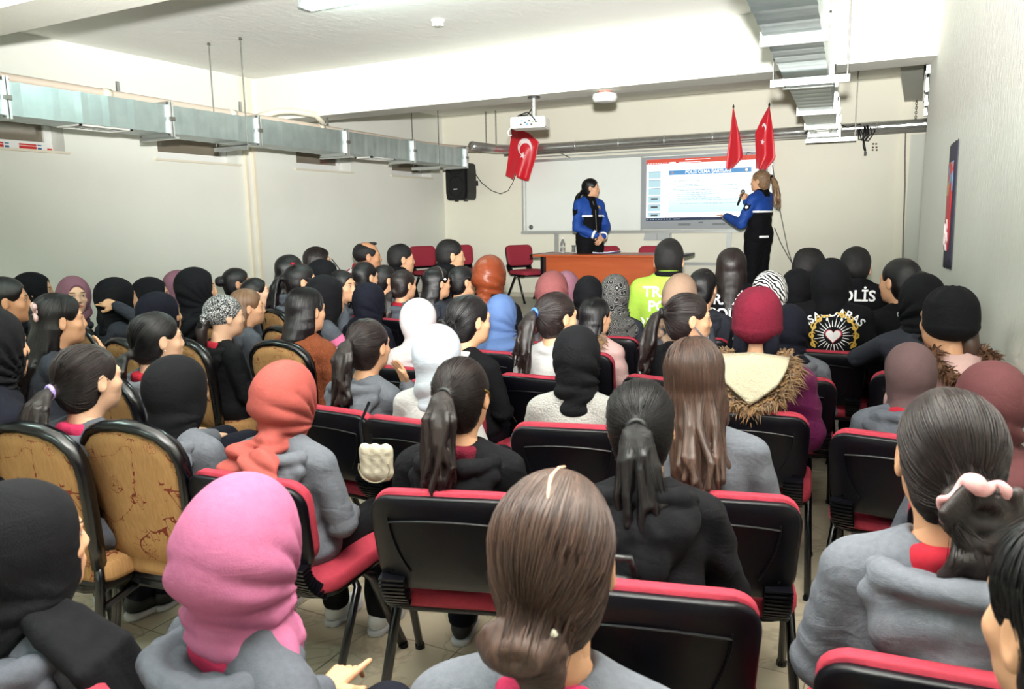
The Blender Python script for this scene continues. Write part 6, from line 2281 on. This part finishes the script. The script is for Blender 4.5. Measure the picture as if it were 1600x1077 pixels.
def strip(path, wd):
    L, R_ = [], []
    for i, p in enumerate(path):
        a, c = path[max(i - 1, 0)], path[min(i + 1, len(path) - 1)]
        t = (c[0] - a[0], c[1] - a[1])
        l = math.hypot(*t) or 1
        n = (-t[1] / l, t[0] / l)
        w_ = wd[i] if isinstance(wd, (list, tuple)) else wd
        L.append((p[0] + n[0] * w_, p[1] + n[1] * w_))
        R_.append((p[0] - n[0] * w_, p[1] - n[1] * w_))
    n = len(path)
    return (L + R_, [(i, i + 1, n + i + 1, n + i) for i in range(n - 1)])


M_PRW = mat('print_white', (244, 244, 244), 0.5)
M_PRG = mat('print_gold', (206, 166, 70), 0.5)
M_PRR = mat('print_crimson', (180, 40, 70), 0.5)
# traffic police backs
for key, big in (('p29', 1.0), ('p32', 1.0)):
    root, hd, tp, s = H[key]
    bv = tri_bvh(tp.data)
    print_text(tp, bv, 'TRAFİK', 0.088, (0, 0, 0.87), M_PRW, bold=0.002)
    print_text(tp, bv, 'POLİS', 0.088, (0, 0, 0.785), M_PRW, bold=0.002)
    if key == 'p29':
        ch = []
        for k in range(-4, 5):
            x = k * 0.038
            ch.append(([(x - .014, .024), (x + .002, .024), (x + .018, 0), (x + .002, -.024), (x - .014, -.024), (x + .002, 0)], [(0, 1, 2, 5), (5, 2, 3, 4)]))
        print_poly(tp, bv, ch, (0, 0, 0.69), M_PRW, name='reflective_chevrons')
        blk = [(root.rotation_euler.z)]
        put('inner_collar', MB().tube([(0.07 * math.sin(a), -.065 + .060 * math.cos(a), .978) for a in np.linspace(0, 2 * PI, 18, endpoint=False)], 0.016, 8, closed=True), CL['black'], tp, smooth=True)
for key, z, size in (('p34', .885, .085), ('p37', .89, .088), ('p67', .88, .085)):
    root, hd, tp, s = H[key]
    print_text(tp, tri_bvh(tp.data), 'POLİS', size, (0.0, 0, z), M_REFL, bold=0.002, name='reflective_text')
for key, z in (('p61', .86), ('p58', .82)):
    root, hd, tp, s = H[key]
    bv = tri_bvh(tp.data)
    print_text(tp, bv, 'POLİS', 0.09, (0, 0, z), M_REFL, bold=0.003, name='reflective_text')
    print_poly(tp, bv, [strip([(x, 0) for x in np.linspace(-.19, .19, 15)], .016)], (0, 0, z + .075), M_REFL, name='reflective_band')
# printed hoodie
root, hd, tp, s = H['p36']
bv = tri_bvh(tp.data)
print_text(tp, bv, 'ISAUDARAS', 0.058, (.04, 0, .905), M_PRW, bold=0.001, arc=0.19)
print_text(tp, bv, 'ERATI', 0.05, (.04, 0, .66), M_PRW, bold=0.001)
cz = .79
rays = []
for k in range(26):
    a = 2 * PI * k / 26
    r0, r1 = .046, .062 + (.034 if k % 2 == 0 else .016)
    rays.append(strip([(r0 * math.cos(a), r0 * math.sin(a)), (r1 * math.cos(a), r1 * math.sin(a))], [.003, .0008]))
print_poly(tp, bv, rays, (.04, 0, cz), M_PRW, name='printed_rays')


def heart(r):
    return fan([(r * math.sin(t) ** 3, r * (13 * math.cos(t) - 5 * math.cos(2 * t) - 2 * math.cos(3 * t) - math.cos(4 * t)) / 16) for t in np.linspace(0, 2 * PI, 28, endpoint=False)])


print_poly(tp, bv, [heart(.042)], (.04, 0, cz), M_PRR, name='printed_heart_edge', lift=0.005)
print_poly(tp, bv, [heart(.036)], (.04, 0, cz), M_PRW, name='printed_heart', lift=0.007)
sc_ = []
for sgn in (-1, 1):
    for k in range(5):
        a0 = 0.35 + 0.42 * k
        c = (sgn * .105 * math.sin(a0), .115 * math.cos(a0))
        sp_ = [(c[0] + sgn * (.004 + .0042 * t) * math.cos(2.0 * t + a0), c[1] + (.004 + .0042 * t) * math.sin(2.0 * t + a0)) for t in np.linspace(0, 3.6, 14)]
        sc_.append(strip(sp_, [.0015 + .003 * math.sin(PI * q / 13) for q in range(14)]))
    sc_.append(strip([(sgn * .105 * math.sin(t), .115 * math.cos(t)) for t in np.linspace(.1, 2.2, 16)], .0045))
print_poly(tp, bv, sc_, (.04, 0, cz), M_PRG, name='printed_scroll')
print_poly(tp, bv, [fan([(.014 * math.cos(t) + q * .034, .012 * math.sin(t) * (1 + .3 * math.cos(5 * t))) for t in np.linspace(0, 2 * PI, 16, endpoint=False)]) for q in (-1, 0, 1)], (.04, 0, .69), M_PRG, name='printed_roses')
print_poly(tp, bv, [fan([(q * .035 + .006 * math.cos(t), .01 * math.sin(t)) for t in np.linspace(0, 2 * PI, 8, endpoint=False)]) for q in (-1, 1)], (.04, 0, .872), M_PRW, name='printed_doves')
# white print on the black sleeve of the messy haired pupil
root, hd, tp, s = H['p19']
bv = tri_bvh(tp.data)
fl_ = []
for k in range(8):
    a = k * PI / 4
    fl_.append(strip([(0, 0), (.02 * math.cos(a), .02 * math.sin(a)), (.04 * math.cos(a + .2), .045 * math.sin(a + .2))], [.002, .004, .001]))
print_poly(tp, bv, fl_, (.10, 0, .70), M_PRW, name='printed_flower')
# white shoulder stripes on the smiling girl's jacket, striped sleeve
for key, cols in (('p21', ('white',)), ('p73', ('pinkshirt', 'white', 'pinkshirt'))):
    root, hd, tp, s = H[key]
    bv = tri_bvh(tp.data)
    arms, tr, _ = pose_pts('fwd' if key == 'p73' else 'lap')
    for side in ((0, 1) if key == 'p21' else (0,)):
        sh, el, wr = [Vector(q) for q in arms[side][:3]]
        d = (el - sh).normalized()
        for k, cn in enumerate(cols):
            t0 = 0.10 + 0.18 * k if key == 'p73' else 0.02
            t1 = t0 + (0.16 if key == 'p73' else 0.30)
            e1 = d.orthogonal().normalized()
            e2 = d.cross(e1)
            vs, fs = [], []
            n, m_ = 20, 5
            for i in range(m_):
                q = sh.lerp(el, t0 + (t1 - t0) * i / (m_ - 1))
                for j in range(n):
                    a = 2 * PI * j / n
                    dv = e1 * math.cos(a) + e2 * math.sin(a)
                    hit = bv.ray_cast(q, dv)
                    r = min(hit[3], .075) if hit[0] is not None else .06
                    vs.append(q + dv * (r + .003))
            for i in range(m_ - 1):
                for j in range(n):
                    fs.append((i * n + j, i * n + (j + 1) % n, (i + 1) * n + (j + 1) % n, (i + 1) * n + j))
            put('sleeve_stripe', MB().add(vs, fs), CL[cn], tp, smooth=True)

# ---------------------------------------------------------------- hair accessories
def on_head(key, name, mb, m, smooth=True):
    return put(name, mb, m, H[key][1], smooth=smooth)


def bow(s=1.0, c=(0, 0, 0), R=None):
    mb = MB()
    R = R or Matrix.Identity(3)
    for q in (-1, 1):
        for k in (-1, 1):
            pts = [Vector(c) + R @ Vector((q * x * s, -0.004 * s, (z * k) * s)) for x, z in ((0.002, 0.0), (.014, .008), (.024, .016), (.026, .028), (.016, .030), (.006, .012))]
            mb.tube(pts, [.003 * s, .006 * s, .008 * s, .006 * s, .005 * s, .003 * s], 6)
    mb.lathe([(.006 * s, -.006 * s), (.007 * s, 0), (.006 * s, .006 * s)], 8, c)
    return mb


on_head('p52', 'pink_bow', bow(1.3, (0.055, -.103, .05)), CL['pinkpuff'])
on_head('p57', 'red_hair_clip', MB().box((.03, -.06, .125), (.03, .02, .015)), CL['red'])
on_head('p9', 'gold_hair_clip', MB().tube([(.080, -.03, .03), (.083, .0, .015), (.080, .02, -.005)], .004, 6), mat('gold', (220, 180, 80), 0.25, 0.9))
on_head('p3', 'pearl_clip', MB().lathe([(.002, -.006), (.006, 0), (.002, .006)], 10, (.02, -.125, -.045)), mat('pearl', (240, 232, 214), 0.25))
for k in range(2):
    on_head('p3', 'hair_grip', MB().box((-.03 + .035 * k, -.145, -.135), (.012, .006, .022)), mat('gold', (220, 180, 80)))
on_head('p3', 'hair_parting', MB().tube([(.006, .045, .113), (.004, .01, .1222), (.0, -.03, .1225), (.003, -.065, .1135), (.006, -.09, .097)], [.0018, .0028, .003, .0026, .001], 6), SKINS[0])
sr_ = MB()
sr_.tube([((.050 + .008 * math.sin(5 * a)) * math.cos(a) + .006, -.142 - .022 * math.sin(a) - .006 * math.cos(7 * a), -.040 + (.044 + .007 * math.cos(6 * a)) * math.sin(a)) for a in np.linspace(0, 2 * PI, 80, endpoint=False)], [.011 + .005 * math.sin(4 * a) for a in np.linspace(0, 2 * PI, 80, endpoint=False)], 10, closed=True)
on_head('p4', 'pink_scrunchie', sr_, mat('scrunchie', (238, 196, 190), 0.6, 0, 0, 10, (226, 150, 160), 60, 0.6))
for k in range(7):
    a = -0.9 + 0.3 * k
    on_head('p18', 'hair_bead', MB().lathe([(.002, -.006), (.006, -.002), (.006, .002), (.002, .006)], 8, (.026 * math.sin(a), -.146 - .01 * math.cos(a), .03 - .012 * math.cos(a))), [mat('bead_white', (238, 238, 240), 0.2), mat('bead_blue', (70, 90, 190), 0.2), mat('bead_clear', (180, 200, 230), 0.1)][k % 3])
on_head('p66', 'hair_band', MB().tube([(.084 * math.cos(a), .005, .03 + .094 * math.sin(a)) for a in np.linspace(0.1, PI - .1, 18)], .004, 6), mat('band_grey', (90, 84, 80), 0.4))
on_head('p66', 'hair_clip', MB().lathe([(.002, -.01), (.012, 0), (.002, .01)], 10, (.084, .02, .03)), M_PRW)
on_head('p53', 'pearl_earring', MB().lathe([(.001, -.004), (.005, 0), (.001, .004)], 8, (.083, -.005, -.042)), mat('pearl', (240, 232, 214)))
on_head('p50', 'hair', MB().tube([(0, -.115, -.02), (.0, -.14, -.07), (.01, -.14, -.14), (.015, -.13, -.2)], [.03, .035, .028, .006], 10), HAIRS['dark'])
on_head('p15', 'neck_warmer', MB().tube([(.05, -.06, -.02), (.055, -.065, -.09), (.05, -.06, -.13)], [.03, .03, .02], 10), CL['navy'])
on_head('p15', 'neck_warmer', MB().tube([(-.05, -.06, -.02), (-.055, -.065, -.09), (-.05, -.06, -.13)], [.03, .03, .02], 10), CL['navy'])
on_head('p14', 'hair', MB().tube([(.04, -.07, -.03), (.04, -.085, -.10), (.03, -.10, -.17)], [.035, .035, .02], 10), HAIRS['brown'])
on_head('p50', 'bandana_knot', MB().tube([(-.03, -.115, .0), (0, -.135, -.01), (.03, -.115, .0)], [.008, .022, .008], 8), CL['black'])
on_head('p50', 'bandana_tail', MB().tube([(0, -.13, -.005), (.012, -.145, -.05), (.02, -.14, -.10)], [.016, .02, .006], 8), CL['black'])
mk = MB()
for q in (-1, 1):
    mk.tube([(q * .078, .0, -.03), (q * .07, .04, -.075), (q * .03, .085, -.10)], .002, 5)
mk.add([(x, .095 - 6 * x * x - abs(z + .1) * .3, z) for z in (-.075, -.1, -.13) for x in np.linspace(-.05, .05, 9)], [(r * 9 + k, r * 9 + k + 1, r * 9 + k + 10, r * 9 + k + 9) for r in range(2) for k in range(8)])
mo = put('face_mask', mk, CL['grey2'], H['p21'][1], smooth=True)
so_ = mo.modifiers.new('solid', 'SOLIDIFY'); so_.thickness = .003

# fur hoods
for key, m_, n in (('p15', FURM, 1500), ('p14', FURD, 700), ('p25', FURM, 500)):
    root = H[key][0]
    w2 = .15 if key == 'p15' else .12
    path = [(w2 * math.sin(a), -.09 - .135 * (0.5 - 0.5 * math.cos(a)) + .03 * math.cos(a), .985 - (.185 if key == 'p15' else .11) * (0.5 - 0.5 * math.cos(a)) ** 2) for a in np.linspace(.75, 2 * PI - .75, 22)]
    fur_trim(root, 'fur_trim', path, n, .050, m_, 3, .012)
lining = MB()
vs, fs = [], []
for i in range(9):
    for j in range(13):
        u, v = (j / 12 - .5), i / 8
        a = PI + u * 2.1
        vs.append((.155 * math.sin(a) * (1 - .35 * v * v), -.105 - .06 * (.5 - .5 * math.cos(a)) - .125 * v ** .6, 1.005 - .035 * abs(u) - .19 * v * (1 - 1.1 * abs(u))))
fs = [(i * 13 + j, i * 13 + j + 1, i * 13 + j + 14, i * 13 + j + 13) for i in range(8) for j in range(12)]
lo_ = put('hood_lining', MB().add(vs, fs), CL['dress'], H['p15'][0], smooth=True)
so_ = lo_.modifiers.new('solid', 'SOLIDIFY'); so_.thickness = .012
# handheld radio of the balding man
rd_ = empty('radio', H['p61'][0].matrix_basis @ Vector((-.20, -.12, .86)), H['p61'][0].rotation_euler.z)
tag(rd_, 'black two way radio with antenna on the shoulder of the balding man', 'radio')
put('radio_body', MB().box((0, 0, 0), (.05, .03, .10)), M_BLK, rd_, bevel=.006)
put('antenna', MB().tube([(0, 0, .05), (-.02, -.05, .13), (-.04, -.10, .21)], .006, 6), M_BLK, rd_)

# the loose end of the black scarf at the bottom left
ss = Sdf((-.05, -.30, .40), (.40, .15, 1.08), .0085)
for k in range(-3, 4):
    o_ = .018 * k
    ss.chain([(.04, -.06 + o_ * .3, 1.0), (.125, -.08 + o_ * .8, .962), (.212, -.09 + o_ * 1.2, .905), (.266, -.07 + o_ * 1.3, .78), (.288, -.045 + o_ * 1.4, .62), (.292, -.03 + o_ * 1.4, .48)], [.022, .019, .016, .015, .014, .012], .008)
ss.disp(lambda X, Y, Z: .004 * np.sin(70 * Y + 8 * Z + 2 * wob(X, Y, Z, 9, 2)))
V, Q = ss.mesh()
link('headscarf_end', np_mesh('headscarf_end', V, Q), H['p1'][0], CL['black'])

# ---------------------------------------------------------------- backpack on a chair, cream pouch
root, hd, tp, s = H['p10']
bpk = empty('backpack', root.matrix_basis @ Vector((-.06, -.19, .50)), root.rotation_euler.z)
tag(bpk, 'black leather backpack wedged behind the girl with thick ponytail', 'backpack')
sb = Sdf((-.2, -.12, -.1), (.2, .12, .36), .011)
sb.ell((0, 0, .12), (.155, .055, .17), 0)
sb.ell((0, -.01, .05), (.16, .065, .12), .04)
sb.ell((0, -.05, .09), (.115, .03, .09), .02)
sb.disp(lambda X, Y, Z: .004 * wob(X, Y, Z, 28, 4))
V, Q = sb.mesh()
M_LEA = mat('black_leather', (20, 20, 23), 0.36, 0, 0.15, 120, spec=0.6)
link('bag_body', np_mesh('bag_body', V, Q), bpk, M_LEA)
put('zip', MB().tube([(.118 * math.sin(a), -.058 + .012 * math.cos(a) - .01, .13 + .12 * math.cos(a)) for a in np.linspace(-1.5, 1.5, 18)], .005, 6), mat('zip_black', (30, 30, 32), 0.4), bpk, smooth=True)
put('bag_handle', MB().tube([(-.04, .0, .285), (-.03, -.005, .33), (.03, -.005, .33), (.04, .0, .285)], .009, 8), M_LEA, bpk, smooth=True)
pc = empty('cream_pouch', at(588, 716, 2.95), .3)
tag(pc, 'cream quilted pouch hanging at the chair in front of the coral scarf', 'pouch')
sb = Sdf((-.12, -.06, -.14), (.12, .06, .1), .008)
for x_ in (-.04, 0, .04):
    sb.cone((x_, 0, .03), (x_ * .9, 0, -.05), .026, .026, .01)
    sb.ell((x_ * .8, 0, -.06), (.03, .024, .03), .015)
sb.disp(lambda X, Y, Z: .0025 * np.sin(150 * X) * np.sin(150 * Z))
V, Q = sb.mesh()
link('pouch_body', np_mesh('pouch_body', V, Q), pc, cloth('pouch', (214, 204, 182), (204, 194, 172), 0.85, 0.1))
put('pouch_flap', MB().tube([(.06 * math.sin(a), -.03, -.03 + .055 * math.cos(a)) for a in np.linspace(1.2, 5.0, 14)], .003, 5), mat('pouch_edge', (150, 140, 120), 0.7), pc)
put('pouch_strap', MB().tube([(-.05, 0, .03), (-.07, .03, .12), (-.04, .06, .2)], .006, 6), CL['black'], pc)

# ================================================================== standing officers
def officer(label, P, b_deg, look, arms, hands, hc, stripes, badge, key_front):
    """P: skull centre in the world"""
    sc = (P.z - STG) / 1.585
    HCs = np.array((0, .0, 1.585), F32)
    NPs = np.array((0, -.035, 1.47), F32)
    R = headrot(look, 0)
    t = (HCs - NPs) @ R.T + NPs
    Rz = Matrix.Rotation(math.radians(b_deg), 3, 'Z')
    off = Rz @ (Vector(t.tolist()) * sc)
    root = empty('person', (P.x - off.x, P.y - off.y, STG), math.radians(b_deg))
    root.scale = (sc, sc, sc)
    tag(root, label, 'person', 'standing officers')

    def tors(s, g):
        s.ell((0, -.01, .98), (.165 + g, .115 + g, .13 + g), 0.03)
        s.ell((0, -.01, 1.12), (.145 + g, .105 + g, .13 + g), 0.05)
        s.ell((0, -.015, 1.26), (.162 + g, .112 + g, .14 + g), 0.05)
        s.cone((-.14, -.025, 1.375), (.14, -.025, 1.375), .052 + g, .052 + g, .05)
        for q in (-1, 1):
            s.cone((q * .11, -.03, 1.40), (q * .04, -.03, 1.44), .042 + g, .045 + g, .04)

    def lg(s, g):
        s.ell((0, -.01, .95), (.165 + g, .118 + g, .11 + g), 0)
        for q in (-1, 1):
            s.cone((q * .085, 0, .88), (q * .09, .01, .48), .085 + g, .060 + g, .04)
            s.cone((q * .09, .01, .48), (q * .095, -.01, .10), .060 + g, .045 + g, .03)
    # body
    s = Sdf((-.5, -.35, -.02), (.5, .6, 1.62), .018)
    tors(s, -.014)
    lg(s, -.014)
    for sh, el, wr, hf, hu in arms:
        s.cone(sh, el, .042, .036, .03)
        s.cone(el, wr, .036, .026, .012)
    s.cone((0, -.03, 1.40), (0, -.035, 1.49), .052, .05, .03)
    for q in (-1, 1):
        s.cone((q * .095, -.01, .1), (q * .1, .1, .035), .04, .032, .02)
    V, Q = s.mesh()
    Vs, Qs, hps = [V], [Q], [np.full((len(V), 3), -9.0, F32)]
    for side, (sh, el, wr, hf, hu) in enumerate(arms):
        V, Q = hand_arr(hands[side], .005)
        if side == 1:
            V, Q = V * np.array((-1, 1, 1), F32), Q[:, ::-1]
        Vs.append(V @ basis(hf, hu).T * .95 + np.array(wr, F32))
        Qs.append(Q)
        hps.append(np.full((len(V), 3), -9.0, F32))
    V, Q = head_arr(.005)
    Vs.append((V + (HCs - NPs)) @ R.T + NPs)
    Qs.append(Q)
    hps.append(V)
    VV, QQ = apply_parts(Vs, Qs)
    link('body', np_mesh('body', VV, QQ, {'hp': np.concatenate(hps)}), root, SKINS[1])
    # trousers, boots
    s = Sdf((-.3, -.25, .06), (.3, .25, 1.1), .013)
    lg(s, .022)
    s.disp(lambda X, Y, Z: .004 * wob(X, Y, Z, 26, 2) + .003 * np.sin(55 * Z + 3 * wob(X, Y, Z, 10, 1)))
    V, Q = s.mesh()
    link('trousers', np_mesh('trousers', V, Q), root, CL['black'])
    for q in (-1, 1):
        so = share('boot', shoe_mesh('upper', 1), root, SHOEB)
        so.location = (q * .097, .02, 0)
        share('sole', shoe_mesh('sole', 1), so, SHOEB)
    # jacket: blue yoke and sleeves, black body
    s = Sdf((-.5, -.35, .84), (.5, .6, 1.56), .010)
    tors(s, .018)
    s.ell((0, -.01, .95), (.195, .145, .13), .05)
    for sh, el, wr, hf, hu in arms:
        e, w_ = np.array(el), np.array(wr)
        s.cone(sh, el, .064, .058, .022)
        s.cone(el, e + (w_ - e) * .95, .058, .042, .012)
    rim = [(.066 * math.sin(a), -.03 + .064 * math.cos(a), 1.462) for a in np.linspace(0, 2 * PI, 15)]
    s.chain(rim, [.020] * 15, .012)
    s.ell((0, -.03, 1.54), (.056, .054, .09), .008, 'sub')
    s.disp(lambda X, Y, Z: .0035 * wob(X, Y, Z, 28, 3) + .003 * np.sin(60 * (Z + .3 * np.abs(X)) + 3 * wob(X, Y, Z, 10, 2)))
    V, Q = s.mesh()
    me = np_mesh('jacket', V, Q)
    C = V[Q].mean(1)
    armd = np.full(len(C), 9.0)
    for sh, el, wr, hf, hu in arms:
        for a, c in ((sh, el), (el, wr)):
            a, c = np.array(a), np.array(c)
            tt = np.clip(((C - a) @ (c - a)) / ((c - a) @ (c - a)), 0, 1)
            armd = np.minimum(armd, np.linalg.norm(C - a - tt[:, None] * (c - a), axis=1))
    blue = (C[:, 2] > 1.245) | ((armd < .072) & (np.abs(C[:, 0]) > .12)) | ((armd < .064) & (C[:, 1] > .10))
    neck = (np.hypot(C[:, 0], C[:, 1] + .03) < .092) & (C[:, 2] > 1.40)
    frontstrip = (np.abs(C[:, 0]) < .055) & (C[:, 1] > .03) & (C[:, 2] > 1.1) & (armd > .07)
    idx = np.where(blue & ~neck & ~frontstrip, 1, 0).astype(np.int32)
    jk = link('jacket', me, root, [CL['black'], CL['police']])
    if len(me.polygons) == len(idx):
        me.polygons.foreach_set('material_index', idx)
    bv = tri_bvh(me)
    for a0, a1 in stripes:
        vs = []
        n = 14
        for zz in (1.226, 1.246):
            for k in range(n + 1):
                a = math.radians(a0 + (a1 - a0) * k / n)
                dv = Vector((math.sin(a), math.cos(a), 0))
                hit = bv.ray_cast(Vector((0, -.01, zz)), dv)
                r = min(hit[3] if hit[0] is not None else .17, .19)
                vs.append(Vector((0, -.01, zz)) + dv * (r + .004))
        put('reflective_band', MB().add(vs, [(k, k + 1, n + 2 + k, n + 1 + k) for k in range(n)]), M_REFL, jk)
    # collar and cuffs
    for side in badge['cuffs']:
        sh, el, wr = [Vector(q) for q in arms[side][:3]]
        put('reflective_cuff', MB().tube([el.lerp(wr, .80), el.lerp(wr, .90)], .056, 14), M_REFL, jk, smooth=True)
    for side in badge['patch']:
        sh, el = [Vector(q) for q in arms[side][:2]]
        q = sh.lerp(el, .35)
        out = Vector((1 if side == 0 else -1, badge.get('py', 0.0), .15)).normalized()
        upv = (sh - el).normalized()
        rt = upv.cross(out).normalized()
        pt = [(.034 * u, .044 * v) for u, v in ((-1, 1), (1, 1), (1, -.2), (.6, -.75), (0, -1), (-.6, -.75), (-1, -.2))]
        print_poly(jk, bv, [fan(pt)], q + out * .0, CL['black'], rt, upv, -out, 'arm_patch', lift=.006)
        if badge.get('star'):
            print_poly(jk, bv, [fan([(.019 * math.cos(t), .019 * math.sin(t)) for t in np.linspace(0, 2 * PI, 16, endpoint=False)])], q, M_PRW, rt, upv, -out, 'arm_badge', lift=.009)
    if key_front:
        print_poly(jk, bv, [fan([(.022 * u, .026 * v) for u, v in ((-1, 1), (1, 1), (.8, -.3), (0, -1), (-.8, -.3))])], (-.085, 0, 1.335), M_PRG, (-1, 0, 0), (0, 0, 1), (0, -1, 0), 'chest_badge', lift=.006)
        print_poly(jk, bv, [strip([(0, -.3), (0, 0), (0, .12)], .003)], (0, 0, 1.3), M_ALU, (-1, 0, 0), (0, 0, 1), (0, -1, 0), 'zip', lift=.004)
    me_h, tp_ = hair_mesh('ponycurl' if not key_front else 'ponylow', 1, 1)
    hd = share('hair', me_h, root, HAIRS[hc])
    M = Matrix.Identity(4)
    for i in range(3):
        for j in range(3):
            M[i][j] = float(R[i, j])
        M[i][3] = float(t[i])
    hd.matrix_local = M
    sr2 = MB().tube([(.024 * math.cos(a), 0, .024 * math.sin(a)) for a in np.linspace(0, 2 * PI, 14, endpoint=False)], .012, 8, closed=True)
    tt_ = put('hair_tie', sr2, CL['black'], hd, smooth=True)
    tt_.location = (tp_[0], tp_[1] - .015, tp_[2])
    return root, jk, bv


# hands clasped in front, looking at the screen
A1 = [((.160, -.025, 1.375), (.225, .03, 1.09), (.045, .205, .99), (-.9, .25, -.35), (.1, 1, .3)),
      ((-.160, -.025, 1.375), (-.225, .04, 1.09), (-.04, .215, .965), (.75, .25, -.5), (.2, 1, .3))]
officer('policewoman with hands clasped standing behind the table', at(924, 294, 9.9), -123, 48, A1, ('relax', 'relax'), 'black', [(20, 75), (-75, -20)], dict(cuffs=(0, 1), patch=(0,), py=0.3), True)
# microphone in the right hand, left hand held out at the screen
A2 = [((.168, -.025, 1.375), (.20, .12, 1.13), (.09, .25, 1.36), (-.25, .3, .9), (0.9, .3, 0)),
      ((-.168, -.025, 1.375), (-.25, .06, 1.10), (-.17, .33, 1.19), (.1, 1, .12), (0, -.1, 1))]
r2, jk2, bv2 = officer('policewoman with microphone and long streaked ponytail pointing at the screen', at(1187, 283, 9.5), 66, 12, A2, ('grip', 'open'), 'blond', [(100, 260)], dict(cuffs=(), patch=(1,), py=-0.25, star=True), False)
print_poly(r2, bv2, [strip([(x, 0) for x in np.linspace(-.06, .06, 5)], .012)], (-.09, 0, .95), M_REFL, (1, 0, 0), (0, 0, 1), (0, 1, 0), 'reflective_tag')
mroot = empty('microphone', r2.matrix_basis @ Vector((.062, .292, 1.425)))
tag(mroot, 'black hand microphone held to the mouth of the ponytailed policewoman', 'microphone')
dm = (Matrix.Rotation(r2.rotation_euler.z, 3, 'Z') @ Vector((-.25, -.55, .85))).normalized()
mr = dm.to_track_quat('Z', 'Y').to_matrix()
put('handle', MB().lathe([(.010, -.13), (.013, -.12), (.017, .03)], 12, (0, 0, 0), mr), M_BLK, mroot, smooth=True)
put('grille', MB().lathe([(.018, .03), (.026, .045), (.027, .06), (.02, .078), (.005, .085)], 14, (0, 0, 0), mr), mat('mic_grille', (120, 122, 124), 0.4, 0.6), mroot, smooth=True)
